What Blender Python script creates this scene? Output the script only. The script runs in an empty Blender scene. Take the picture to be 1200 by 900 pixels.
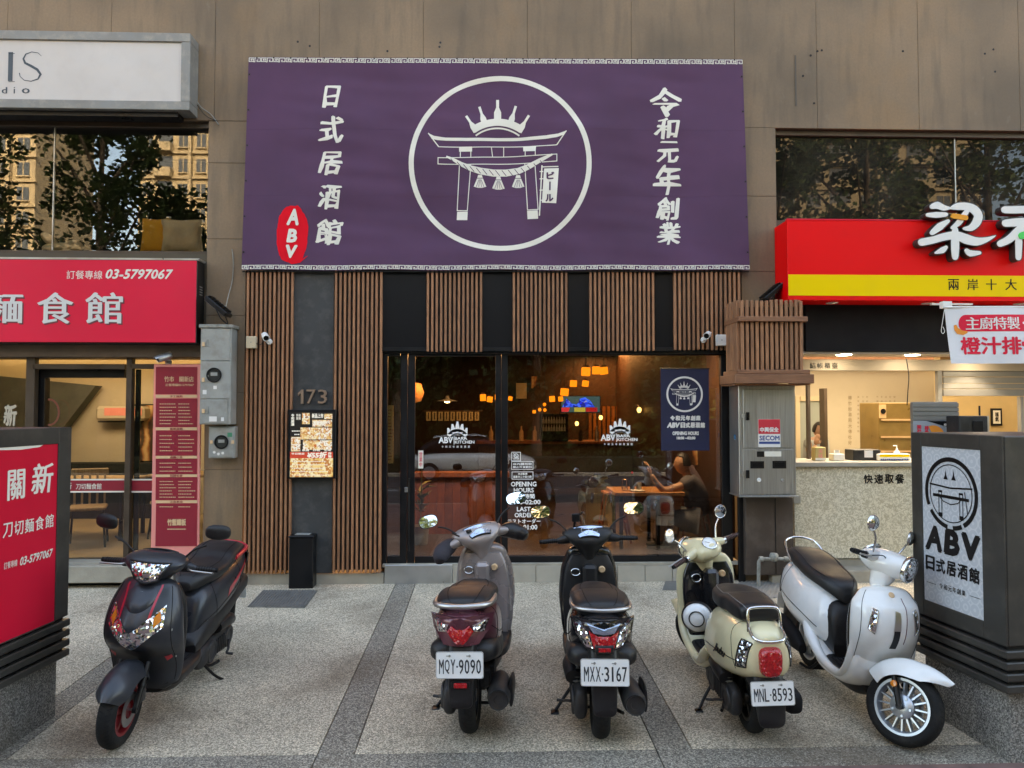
import bpy, math, random
from math import sin, cos, pi, radians, sqrt, atan2
from mathutils import Vector, Matrix, Euler, noise

SC = bpy.context.scene
COL = SC.collection
R = random.Random(7)

# ------------------------------------------------------------------ camera, world, sun, exposure
F = 866.0                      # focal length in pixels of a 1200 px wide picture
FACE = 7.76                    # distance of the shop fronts
SLOPE = 0.035                  # the pavement falls towards the street
CAMZ = 1.80
YAW, PITCH = radians(-1.9), radians(92.0)
cam = bpy.data.cameras.new('camera')
cam.sensor_width = 36.0
cam.lens = 36.0 * F / 1200.0
cam.clip_start = 0.05
cam.clip_end = 900.0
camo = bpy.data.objects.new('camera', cam)
camo.location = (0, 0, CAMZ)
camo.rotation_euler = (PITCH, 0, YAW)
COL.objects.link(camo)
SC.camera = camo
CR = Euler((PITCH, 0, YAW)).to_matrix()

SUN_EL, SUN_AZ = radians(30), radians(12)       # the sun stands behind this building: the whole front is in its shade
wd = bpy.data.worlds.new('World')
SC.world = wd
wd.use_nodes = True
nt = wd.node_tree
bg = nt.nodes['Background']
sky = nt.nodes.new('ShaderNodeTexSky')
sky.sky_type = 'NISHITA'
sky.sun_disc = False
sky.sun_elevation = SUN_EL
sky.sun_rotation = SUN_AZ
sky.air_density = 1.0
sky.dust_density = 2.5
sky.ozone_density = 1.0
nt.links.new(sky.outputs[0], bg.inputs[0])
bg.inputs[1].default_value = 0.13
sun = bpy.data.lights.new('sun', 'SUN')
sun.energy = 2.4
sun.angle = radians(0.5)
sun.color = (1.0, 0.86, 0.66)
suno = bpy.data.objects.new('sun', sun)
sd = Vector((sin(SUN_AZ) * cos(SUN_EL), cos(SUN_AZ) * cos(SUN_EL), sin(SUN_EL)))
suno.rotation_euler = sd.to_track_quat('Z', 'Y').to_euler()
suno.location = (0, 30, 40)
COL.objects.link(suno)
SC.view_settings.view_transform = 'Standard'
SC.view_settings.look = 'None'
SC.view_settings.gamma = 1.0
SC.view_settings.exposure = 3.32
SC.view_settings.use_white_balance = True
SC.view_settings.white_balance_temperature = 8500
SC.view_settings.white_balance_tint = 10
SC.cycles.use_denoising = True
SC.cycles.max_bounces = 8
SC.cycles.diffuse_bounces = 3
SC.cycles.glossy_bounces = 4
SC.cycles.transmission_bounces = 4
SC.cycles.transparent_max_bounces = 12
SC.cycles.sample_clamp_indirect = 4.0
SC.cycles.caustics_reflective = False
SC.cycles.caustics_refractive = False

# ------------------------------------------------------------------ where a point of the place lies
def ray(px, py):
    return CR @ Vector(((px - 600) / F, (450 - py) / F, -1.0))
def W(px, py, Y=FACE):
    d = ray(px, py)
    t = Y / d.y
    return Vector((0, 0, CAMZ)) + d * t
def gz(y):
    return SLOPE * (y - FACE)
def G(px, py):
    d = ray(px, py)
    t = (-SLOPE * FACE - CAMZ) / (d.z - SLOPE * d.y)
    return Vector((0, 0, CAMZ)) + d * t

# ------------------------------------------------------------------ object helpers
def tag(o, label=None, cat=None, group=None, kind=None):
    if label: o['label'] = label
    if cat: o['category'] = cat
    if group: o['group'] = group
    if kind: o['kind'] = kind
    return o
def thing(name, label, cat, loc=(0, 0, 0), group=None, rz=0.0):
    o = bpy.data.objects.new(name, None)
    o.empty_display_size = 0.1
    COL.objects.link(o)
    o.location = loc
    o.rotation_euler = (0, 0, rz)
    return tag(o, label, cat, group)
def attach(o, parent):
    """parent keeps the child where it was modelled in world space"""
    o.parent = parent
    m = Matrix.LocRotScale(parent.location, parent.rotation_euler, (1, 1, 1)) if parent.parent is None else None
    if m is not None and parent.type == 'EMPTY' and not parent.get('_local'):
        o.matrix_parent_inverse = m.inverted()
def share(o, name, parent, loc):
    c = bpy.data.objects.new(name, o.data)
    COL.objects.link(c)
    c.location = loc
    c.parent = parent
    return c

def remap(mb, fn, L=.05):
    """split long edges of a flat drawing, then bend it over a surface"""
    import bmesh
    me = bpy.data.meshes.new('t'); me.from_pydata(mb.v, [], mb.f); bm = bmesh.new(); bm.from_mesh(me)
    bmesh.ops.triangulate(bm, faces=bm.faces[:])
    for _ in range(5):
        e = [x for x in bm.edges if x.calc_length() > L]
        if not e: break
        bmesh.ops.subdivide_edges(bm, edges=e, cuts=1); bmesh.ops.triangulate(bm, faces=bm.faces[:])
    bm.verts.index_update()
    out = MB(); out.v = [tuple(Vector(fn(v.co.x, v.co.y)) - Vector((0, v.co.z, 0))) for v in bm.verts]; out.f = [tuple(v.index for v in f.verts) for f in bm.faces]
    bm.free(); bpy.data.meshes.remove(me); return out
class MB:
    def __init__(s, X=None):
        s.v = []; s.f = []; s.X = X
    def add(s, vs, fs):
        b = len(s.v)
        if s.X is not None:
            vs = [s.X @ Vector(p) for p in vs]
        s.v.extend([tuple(p) for p in vs])
        s.f.extend([tuple(i + b for i in f) for f in fs])
        return s
    def box(s, x0, x1, y0, y1, z0, z1, b=0.0, M=None):
        if x0 > x1: x0, x1 = x1, x0
        if y0 > y1: y0, y1 = y1, y0
        if z0 > z1: z0, z1 = z1, z0
        b = min(b, (x1 - x0) * .45, (y1 - y0) * .45, (z1 - z0) * .45)
        if b <= 0:
            vs = [Vector((x, y, z)) for z in (z0, z1) for y in (y0, y1) for x in (x0, x1)]
            fs = [(0, 2, 3, 1), (4, 5, 7, 6), (0, 1, 5, 4), (2, 6, 7, 3), (0, 4, 6, 2), (1, 3, 7, 5)]
        else:
            vs = []; idx = {}
            for k, z in enumerate((z0, z1)):
                for j, y in enumerate((y0, y1)):
                    for i, x in enumerate((x0, x1)):
                        sx, sy, sz = (1, -1)[i], (1, -1)[j], (1, -1)[k]
                        for a, p in (('x', (x, y + sy * b, z + sz * b)), ('y', (x + sx * b, y, z + sz * b)), ('z', (x + sx * b, y + sy * b, z))):
                            idx[(i, j, k, a)] = len(vs); vs.append(Vector(p))
            I = idx; fs = []
            fs.append((I[0,0,0,'x'], I[0,0,1,'x'], I[0,1,1,'x'], I[0,1,0,'x']))
            fs.append((I[1,0,0,'x'], I[1,1,0,'x'], I[1,1,1,'x'], I[1,0,1,'x']))
            fs.append((I[0,0,0,'y'], I[1,0,0,'y'], I[1,0,1,'y'], I[0,0,1,'y']))
            fs.append((I[0,1,0,'y'], I[0,1,1,'y'], I[1,1,1,'y'], I[1,1,0,'y']))
            fs.append((I[0,0,0,'z'], I[0,1,0,'z'], I[1,1,0,'z'], I[1,0,0,'z']))
            fs.append((I[0,0,1,'z'], I[1,0,1,'z'], I[1,1,1,'z'], I[0,1,1,'z']))
            for j in (0, 1):
                for k in (0, 1):
                    fs.append((I[0,j,k,'y'], I[1,j,k,'y'], I[1,j,k,'z'], I[0,j,k,'z']))
            for i in (0, 1):
                for k in (0, 1):
                    fs.append((I[i,0,k,'x'], I[i,1,k,'x'], I[i,1,k,'z'], I[i,0,k,'z']))
            for i in (0, 1):
                for j in (0, 1):
                    fs.append((I[i,j,0,'x'], I[i,j,1,'x'], I[i,j,1,'y'], I[i,j,0,'y']))
            for i in (0, 1):
                for j in (0, 1):
                    for k in (0, 1):
                        fs.append((I[i,j,k,'x'], I[i,j,k,'y'], I[i,j,k,'z']))
        if M is not None: vs = [M @ v for v in vs]
        return s.add(vs, fs)
    def pbox(s, px0, py0, px1, py1, Y, d, b=0.0):
        """box whose front (street side) lies at distance Y and seems to span that picture rectangle"""
        mx, my = (px0 + px1) / 2, (py0 + py1) / 2
        return s.box(W(px0, my, Y).x, W(px1, my, Y).x, Y, Y + d, W(mx, py1, Y).z, W(mx, py0, Y).z, b)
    def tube(s, pts, r, n=10, closed=False, spline=0, cap=True):
        pts = [Vector(p) for p in pts]
        rs = list(r) if isinstance(r, (list, tuple)) else [r] * len(pts)
        if spline:
            P = []; Q = []
            L = len(pts)
            rng = L if closed else L - 1
            for i in range(rng):
                p0 = pts[(i - 1) % L] if (closed or i > 0) else pts[i]
                p1 = pts[i]; p2 = pts[(i + 1) % L]
                p3 = pts[(i + 2) % L] if (closed or i + 2 < L) else p2
                for k in range(spline):
                    t = k / spline
                    P.append(0.5 * ((2 * p1) + (-p0 + p2) * t + (2 * p0 - 5 * p1 + 4 * p2 - p3) * t * t + (-p0 + 3 * p1 - 3 * p2 + p3) * t ** 3))
                    Q.append(rs[i] * (1 - t) + rs[(i + 1) % L] * t)
            if not closed: P.append(pts[-1]); Q.append(rs[-1])
            pts, rs = P, Q
        L = len(pts)
        up = None; vs = []; fs = []
        for i in range(L):
            a = pts[(i - 1) % L] if (closed or i > 0) else pts[i]
            c = pts[(i + 1) % L] if (closed or i < L - 1) else pts[i]
            d = (c - a)
            d = d.normalized() if d.length > 1e-9 else Vector((0, 0, 1))
            if up is None:
                up = Vector((0, 0, 1)) if abs(d.z) < .9 else Vector((1, 0, 0))
            up = (up - d * up.dot(d))
            up = up.normalized() if up.length > 1e-6 else d.orthogonal().normalized()
            q = d.cross(up)
            for k in range(n):
                t = 2 * pi * k / n
                vs.append(pts[i] + (up * cos(t) + q * sin(t)) * rs[i])
        for i in range(L if closed else L - 1):
            j = (i + 1) % L
            for k in range(n):
                l = (k + 1) % n
                fs.append((i * n + k, i * n + l, j * n + l, j * n + k))
        if cap and not closed:
            fs.append(tuple(range(n))[::-1]); fs.append(tuple((L - 1) * n + k for k in range(n)))
        return s.add(vs, fs)
    def lathe(s, prof, o=(0, 0, 0), ax=(0, 1, 0), n=32, closed=False, a0=0.0, a1=2 * pi):
        ax = Vector(ax).normalized(); o = Vector(o)
        e1 = ax.orthogonal().normalized(); e2 = ax.cross(e1)
        full = abs(a1 - a0 - 2 * pi) < 1e-6
        m = n if full else n + 1
        vs = []; fs = []
        for k in range(m):
            t = a0 + (a1 - a0) * k / n
            d = e1 * cos(t) + e2 * sin(t)
            for (r, h) in prof: vs.append(o + d * r + ax * h)
        L = len(prof)
        for k in range(n):
            l = (k + 1) % m
            for i in range(L if closed else L - 1):
                j = (i + 1) % L
                fs.append((k * L + i, k * L + j, l * L + j, l * L + i))
        return s.add(vs, fs)
    def sheet(s, fn, nu, nv, th=0.0, wrap=False):
        g = [[Vector(fn(i / nu, j / nv)) for j in range(nv + 1)] for i in range(nu + 1)]
        vs = [p for r_ in g for p in r_]
        st = nv + 1
        fs = [(i * st + j, (i + 1) * st + j, (i + 1) * st + j + 1, i * st + j + 1) for i in range(nu) for j in range(nv)]
        if th:
            b = len(vs); N = []
            for i in range(nu + 1):
                for j in range(nv + 1):
                    du = g[min(i + 1, nu)][j] - g[max(i - 1, 0)][j]
                    dv = g[i][min(j + 1, nv)] - g[i][max(j - 1, 0)]
                    nn = du.cross(dv)
                    nn = nn.normalized() if nn.length > 1e-12 else Vector((0, 0, 0))
                    N.append(nn)
            vs += [p - q * th for p, q in zip(vs[:b], N)]
            fs += [tuple(b + k for k in f)[::-1] for f in fs]
            per = [i * st for i in range(nu + 1)] + [nu * st + j for j in range(1, nv + 1)] + [i * st + nv for i in range(nu - 1, -1, -1)] + [j for j in range(nv - 1, 0, -1)]
            for a in range(len(per)):
                c = per[(a + 1) % len(per)]
                fs.append((per[a], b + per[a], b + c, c))
        return s.add(vs, fs)
    def prism(s, poly, fn, th):
        """polygon (list of (u,v)); fn(u,v,w) gives space; extruded w = 0..th"""
        n = len(poly)
        vs = [Vector(fn(u, v, 0)) for u, v in poly] + [Vector(fn(u, v, th)) for u, v in poly]
        fs = [tuple(range(n)), tuple(range(n, 2 * n))[::-1]]
        fs += [(i, n + i, n + (i + 1) % n, (i + 1) % n) for i in range(n)]
        return s.add(vs, fs)
    def flat(s, poly, fn):
        return s.add([Vector(fn(u, v)) for u, v in poly], [tuple(range(len(poly)))])
    def stroke(s, pts, w, fn, closed=False):
        """flat line of width w (number or list) in the u,v plane of fn"""
        P = [Vector((a, b)) for a, b in pts]
        L = len(P); ws = w if isinstance(w, (list, tuple)) else [w] * L
        vs = []; fs = []
        for i in range(L):
            a = P[(i - 1) % L] if (closed or i > 0) else P[i]
            c = P[(i + 1) % L] if (closed or i < L - 1) else P[i]
            d1 = (P[i] - a); d2 = (c - P[i])
            d1 = d1.normalized() if d1.length > 1e-9 else d2.normalized()
            d2 = d2.normalized() if d2.length > 1e-9 else d1
            t = (d1 + d2); t = t.normalized() if t.length > 1e-6 else d1
            nn = Vector((-t.y, t.x)); k = min(1 / max(nn.dot(Vector((-d1.y, d1.x))), .5), 1.6)
            for sg in (1, -1):
                q = P[i] + nn * sg * ws[i] / 2 * k
                vs.append(Vector(fn(q.x, q.y)))
        for i in range(L if closed else L - 1):
            j = (i + 1) % L
            fs.append((2 * i, 2 * i + 1, 2 * j + 1, 2 * j))
        return s.add(vs, fs)
    def build(s, name, m, parent=None, smooth=None, bevel=0, local=False, me_only=False):
        me = bpy.data.meshes.new(name)
        me.from_pydata(s.v, [], s.f)
        me.validate()
        if m is not None: me.materials.append(m)
        if smooth is not None:
            for p in me.polygons: p.use_smooth = True
            me.set_sharp_from_angle(angle=radians(smooth))
        o = bpy.data.objects.new(name, me)
        COL.objects.link(o)
        if bevel:
            bm_ = o.modifiers.new('bevel', 'BEVEL'); bm_.width = bevel; bm_.segments = 2; bm_.limit_method = 'ANGLE'
        if parent is not None:
            if local or parent.get('_local') or parent.type == 'MESH': o.parent = parent
            else: attach(o, parent)
        return o

_tc = {}
def glyphs(txt, gap=1.0, shear=0.0):
    key = (txt, shear, gap)
    if key not in _tc:
        cu = bpy.data.curves.new('t', 'FONT')
        cu.body = txt; cu.size = 1.0; cu.shear = shear; cu.space_character = gap
        cu.resolution_u = 2; cu.fill_mode = 'FRONT'
        o = bpy.data.objects.new('t', cu)
        COL.objects.link(o)
        bpy.context.view_layer.update()
        dg = bpy.context.evaluated_depsgraph_get()
        me = bpy.data.meshes.new_from_object(o.evaluated_get(dg))
        vs = [(v.co.x, v.co.y) for v in me.vertices]
        fs = [tuple(p.vertices) for p in me.polygons]
        bpy.data.objects.remove(o); bpy.data.curves.remove(cu); bpy.data.meshes.remove(me)
        _tc[key] = (vs, fs)
    return _tc[key]
def write(mb, txt, u0, v0, u1, v1, fn, bold=0.0, thickv=0.0, warp=0.0, shear=0.0, gap=1.0):
    """lettering stretched to a box; bold and thickv thicken it with shifted copies, each a hair proud of the last"""
    vs, fs = glyphs(txt, gap, shear)
    if not vs: return
    if warp:
        vs = [(x + warp * noise.noise((x * 3.1, y * 3.1, 1.7)), y + warp * noise.noise((x * 2.7 + 9, y * 3.3, 4.1)) + .12 * warp * x) for x, y in vs]
    sh = [(0, 0)]
    if bold:
        n = 6 if bold >= .04 else (4 if bold >= .025 else 2)
        sh += [(bold * cos(2 * pi * k / n), bold * sin(2 * pi * k / n)) for k in range(n)]
    if thickv: sh += [(thickv, 0)] + ([(thickv * .5, bold)] if bold else [])
    xs = [p[0] for p in vs]; ys = [p[1] for p in vs]
    mx = max([abs(s_[0]) for s_ in sh]); my = max([abs(s_[1]) for s_ in sh])
    a, b, c, d = min(xs) - mx * .8, max(xs) + mx, min(ys) - my, max(ys) + my
    su = (u1 - u0) / max(b - a, 1e-6); sv = (v1 - v0) / max(d - c, 1e-6)
    nrm = (Vector(fn(u1, v0)) - Vector(fn(u0, v0))).cross(Vector(fn(u0, v1)) - Vector(fn(u0, v0))).normalized()
    for k, (dx, dy) in enumerate(sh):
        mb.add([Vector(fn(u0 + (x + dx - a) * su, v0 + (y + dy - c) * sv)) + nrm * (.00015 * k) for x, y in vs], fs)
def wall_fn(Y):
    return lambda x, z: (x, Y, z)
def pwrite(mb, txt, px0, py0, px1, py1, Y, **k):
    a = W(px0, (py0 + py1) / 2, Y); b = W(px1, (py0 + py1) / 2, Y)
    z0 = W((px0 + px1) / 2, py1, Y).z; z1 = W((px0 + px1) / 2, py0, Y).z
    write(mb, txt, a.x, z0, b.x, z1, wall_fn(Y), **k)

# ------------------------------------------------------------------ materials
def _nodes(name):
    m = bpy.data.materials.new(name); m.use_nodes = True
    t = m.node_tree; b = t.nodes['Principled BSDF']
    return m, t, b
def mat(name, col, rough=.5, metal=0.0, coat=0.0, var=0.0, vs=6.0, bump=0.0, bs=60.0, dirt=0.0, dcol=(.25, .22, .18), ds=3.0, spec=.5, emit=0.0, ecol=None, aniso=None, sheen=0.0):
    m, t, b = _nodes(name)
    b.inputs['Base Color'].default_value = (*col, 1)
    b.inputs['Roughness'].default_value = rough
    b.inputs['Metallic'].default_value = metal
    b.inputs['Coat Weight'].default_value = coat
    b.inputs['Coat Roughness'].default_value = .08
    b.inputs['Specular IOR Level'].default_value = spec
    if sheen: b.inputs['Sheen Weight'].default_value = sheen
    if emit:
        b.inputs['Emission Color'].default_value = (*(ecol or col), 1); b.inputs['Emission Strength'].default_value = emit
    tc = t.nodes.new('ShaderNodeTexCoord')
    mp = t.nodes.new('ShaderNodeMapping'); t.links.new(tc.outputs['Object'], mp.inputs[0])
    if aniso: mp.inputs['Scale'].default_value = aniso
    src = None
    if var:
        n = t.nodes.new('ShaderNodeTexNoise'); n.inputs['Scale'].default_value = vs; n.inputs['Detail'].default_value = 5
        t.links.new(mp.outputs[0], n.inputs['Vector'])
        rp = t.nodes.new('ShaderNodeMapRange'); rp.inputs[1].default_value = .3; rp.inputs[2].default_value = .7
        rp.inputs[3].default_value = 1 - var; rp.inputs[4].default_value = 1 + var
        t.links.new(n.outputs[0], rp.inputs[0])
        mx = t.nodes.new('ShaderNodeMix'); mx.data_type = 'RGBA'; mx.blend_type = 'MULTIPLY'; mx.inputs[0].default_value = 1
        mx.inputs[6].default_value = (*col, 1)
        t.links.new(rp.outputs[0], mx.inputs[7])
        src = mx.outputs[2]
        rr = t.nodes.new('ShaderNodeMapRange'); rr.inputs[1].default_value = .3; rr.inputs[2].default_value = .7
        rr.inputs[3].default_value = max(rough - .08, 0.02); rr.inputs[4].default_value = min(rough + .1, 1)
        t.links.new(n.outputs[0], rr.inputs[0]); t.links.new(rr.outputs[0], b.inputs['Roughness'])
    if dirt:
        n2 = t.nodes.new('ShaderNodeTexNoise'); n2.inputs['Scale'].default_value = ds; n2.inputs['Detail'].default_value = 8; n2.inputs['Roughness'].default_value = .65
        t.links.new(mp.outputs[0], n2.inputs['Vector'])
        r2 = t.nodes.new('ShaderNodeMapRange'); r2.inputs[1].default_value = .48; r2.inputs[2].default_value = .75; r2.inputs[3].default_value = 0; r2.inputs[4].default_value = dirt
        t.links.new(n2.outputs[0], r2.inputs[0])
        m2 = t.nodes.new('ShaderNodeMix'); m2.data_type = 'RGBA'
        t.links.new(r2.outputs[0], m2.inputs[0])
        if src: t.links.new(src, m2.inputs[6])
        else: m2.inputs[6].default_value = (*col, 1)
        m2.inputs[7].default_value = (*dcol, 1)
        src = m2.outputs[2]
    if src: t.links.new(src, b.inputs['Base Color'])
    if bump:
        n3 = t.nodes.new('ShaderNodeTexNoise'); n3.inputs['Scale'].default_value = bs; n3.inputs['Detail'].default_value = 4
        t.links.new(mp.outputs[0], n3.inputs['Vector'])
        bp = t.nodes.new('ShaderNodeBump'); bp.inputs['Strength'].default_value = bump; bp.inputs['Distance'].default_value = .01
        t.links.new(n3.outputs[0], bp.inputs['Height']); t.links.new(bp.outputs[0], b.inputs['Normal'])
    return m
def emis(name, col, s):
    m, t, b = _nodes(name)
    b.inputs['Base Color'].default_value = (*[c * .5 for c in col], 1)
    b.inputs['Emission Color'].default_value = (*col, 1); b.inputs['Emission Strength'].default_value = s
    b.inputs['Roughness'].default_value = .6
    return m
def glass(name, tint=(.9, .9, .88), ior=1.5, boost=1.0, base=0.0, rough=0.0, dust=0.0):
    m = bpy.data.materials.new(name); m.use_nodes = True
    t = m.node_tree; t.nodes.clear()
    out = t.nodes.new('ShaderNodeOutputMaterial')
    tr = t.nodes.new('ShaderNodeBsdfTransparent'); tr.inputs[0].default_value = (*tint, 1)
    gl = t.nodes.new('ShaderNodeBsdfGlossy'); gl.inputs['Roughness'].default_value = rough; gl.inputs[0].default_value = (1, 1, 1, 1)
    fr = t.nodes.new('ShaderNodeFresnel'); fr.inputs[0].default_value = ior
    ma = t.nodes.new('ShaderNodeMath'); ma.operation = 'MULTIPLY_ADD'; ma.inputs[1].default_value = boost; ma.inputs[2].default_value = base; ma.use_clamp = True
    t.links.new(fr.outputs[0], ma.inputs[0])
    mx = t.nodes.new('ShaderNodeMixShader')
    t.links.new(ma.outputs[0], mx.inputs[0]); t.links.new(tr.outputs[0], mx.inputs[1]); t.links.new(gl.outputs[0], mx.inputs[2])
    last = mx.outputs[0]
    if dust:
        df = t.nodes.new('ShaderNodeBsdfDiffuse'); df.inputs[0].default_value = (.45, .4, .33, 1)
        tc = t.nodes.new('ShaderNodeTexCoord'); n = t.nodes.new('ShaderNodeTexNoise'); n.inputs['Scale'].default_value = 3; n.inputs['Detail'].default_value = 9
        t.links.new(tc.outputs['Object'], n.inputs['Vector'])
        r = t.nodes.new('ShaderNodeMapRange'); r.inputs[1].default_value = .35; r.inputs[2].default_value = .8; r.inputs[3].default_value = dust * .3; r.inputs[4].default_value = dust
        t.links.new(n.outputs[0], r.inputs[0])
        m3 = t.nodes.new('ShaderNodeMixShader'); t.links.new(r.outputs[0], m3.inputs[0]); t.links.new(last, m3.inputs[1]); t.links.new(df.outputs[0], m3.inputs[2])
        last = m3.outputs[0]
    t.links.new(last, out.inputs[0])
    return m
def pebble(name, dark, light, scale, bump=.5, amt=.5, stain=.25):
    """washed aggregate: small stones of uneven tone set in cement"""
    m, t, b = _nodes(name)
    tc = t.nodes.new('ShaderNodeTexCoord')
    vo = t.nodes.new('ShaderNodeTexVoronoi'); vo.inputs['Scale'].default_value = scale; vo.inputs['Randomness'].default_value = 1
    t.links.new(tc.outputs['Object'], vo.inputs['Vector'])
    sp = t.nodes.new('ShaderNodeSeparateColor'); t.links.new(vo.outputs['Color'], sp.inputs[0])
    cr = t.nodes.new('ShaderNodeValToRGB'); cr.color_ramp.interpolation = 'LINEAR'
    e = cr.color_ramp.elements; e[0].position = 0; e[0].color = (*dark, 1); e[1].position = 1; e[1].color = (*light, 1)
    mid = cr.color_ramp.elements.new(amt); mid.color = (*[(a * .6 + c * .4) for a, c in zip(dark, light)], 1)
    t.links.new(sp.outputs[0], cr.inputs[0])
    n = t.nodes.new('ShaderNodeTexNoise'); n.inputs['Scale'].default_value = 1.3; n.inputs['Detail'].default_value = 7; n.inputs['Roughness'].default_value = .6
    t.links.new(tc.outputs['Object'], n.inputs['Vector'])
    r = t.nodes.new('ShaderNodeMapRange'); r.inputs[1].default_value = .3; r.inputs[2].default_value = .7; r.inputs[3].default_value = 1 - stain; r.inputs[4].default_value = 1 + stain * .6
    t.links.new(n.outputs[0], r.inputs[0])
    mx = t.nodes.new('ShaderNodeMix'); mx.data_type = 'RGBA'; mx.blend_type = 'MULTIPLY'; mx.inputs[0].default_value = 1
    t.links.new(cr.outputs[0], mx.inputs[6]); t.links.new(r.outputs[0], mx.inputs[7])
    n2 = t.nodes.new('ShaderNodeTexNoise'); n2.inputs['Scale'].default_value = .75; n2.inputs['Detail'].default_value = 9; n2.inputs['Roughness'].default_value = .62; n2.inputs['Distortion'].default_value = .4
    t.links.new(tc.outputs['Object'], n2.inputs['Vector'])
    r2 = t.nodes.new('ShaderNodeMapRange'); r2.inputs[1].default_value = .52; r2.inputs[2].default_value = .66; r2.inputs[3].default_value = 0; r2.inputs[4].default_value = stain * 2.6
    t.links.new(n2.outputs[0], r2.inputs[0])
    m2 = t.nodes.new('ShaderNodeMix'); m2.data_type = 'RGBA'; m2.inputs[7].default_value = (.10, .065, .035, 1)
    t.links.new(r2.outputs[0], m2.inputs[0]); t.links.new(mx.outputs[2], m2.inputs[6])
    v2 = t.nodes.new('ShaderNodeTexVoronoi'); v2.inputs['Scale'].default_value = 2.6; t.links.new(tc.outputs['Object'], v2.inputs['Vector'])
    r3 = t.nodes.new('ShaderNodeMapRange'); r3.inputs[1].default_value = .05; r3.inputs[2].default_value = .03; r3.inputs[3].default_value = 0; r3.inputs[4].default_value = .7
    t.links.new(v2.outputs['Distance'], r3.inputs[0])
    m3 = t.nodes.new('ShaderNodeMix'); m3.data_type = 'RGBA'; m3.inputs[7].default_value = (.05, .045, .04, 1)
    t.links.new(r3.outputs[0], m3.inputs[0]); t.links.new(m2.outputs[2], m3.inputs[6])
    t.links.new(m3.outputs[2], b.inputs['Base Color'])
    b.inputs['Roughness'].default_value = .8
    bp = t.nodes.new('ShaderNodeBump'); bp.inputs['Strength'].default_value = bump; bp.inputs['Distance'].default_value = .004; bp.invert = True
    t.links.new(vo.outputs['Distance'], bp.inputs['Height']); t.links.new(bp.outputs[0], b.inputs['Normal'])
    return m
def wood(name, c1, c2, axis=(12, 12, 1.2), rough=.55, scale=6):
    m, t, b = _nodes(name)
    tc = t.nodes.new('ShaderNodeTexCoord'); mp = t.nodes.new('ShaderNodeMapping'); mp.inputs['Scale'].default_value = axis
    t.links.new(tc.outputs['Object'], mp.inputs[0])
    oi = t.nodes.new('ShaderNodeObjectInfo')
    ad = t.nodes.new('ShaderNodeVectorMath'); ad.operation = 'ADD'
    cb = t.nodes.new('ShaderNodeCombineXYZ')
    mu = t.nodes.new('ShaderNodeMath'); mu.operation = 'MULTIPLY'; mu.inputs[1].default_value = 31.0
    t.links.new(oi.outputs['Random'], mu.inputs[0]); t.links.new(mu.outputs[0], cb.inputs[0]); t.links.new(mu.outputs[0], cb.inputs[2])
    t.links.new(mp.outputs[0], ad.inputs[0]); t.links.new(cb.outputs[0], ad.inputs[1])
    n = t.nodes.new('ShaderNodeTexNoise'); n.inputs['Scale'].default_value = scale; n.inputs['Detail'].default_value = 6; n.inputs['Distortion'].default_value = .6
    t.links.new(ad.outputs[0], n.inputs['Vector'])
    cr = t.nodes.new('ShaderNodeValToRGB'); e = cr.color_ramp.elements; e[0].position = .3; e[0].color = (*c1, 1); e[1].position = .7; e[1].color = (*c2, 1)
    t.links.new(n.outputs[0], cr.inputs[0])
    hs = t.nodes.new('ShaderNodeHueSaturation'); rr = t.nodes.new('ShaderNodeMapRange'); rr.inputs[3].default_value = .78; rr.inputs[4].default_value = 1.18
    t.links.new(oi.outputs['Random'], rr.inputs[0]); t.links.new(rr.outputs[0], hs.inputs['Value']); t.links.new(cr.outputs[0], hs.inputs['Color'])
    t.links.new(hs.outputs[0], b.inputs['Base Color'])
    b.inputs['Roughness'].default_value = rough
    bp = t.nodes.new('ShaderNodeBump'); bp.inputs['Strength'].default_value = .15; bp.inputs['Distance'].default_value = .004
    t.links.new(n.outputs[0], bp.inputs['Height']); t.links.new(bp.outputs[0], b.inputs['Normal'])
    return m
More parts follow.
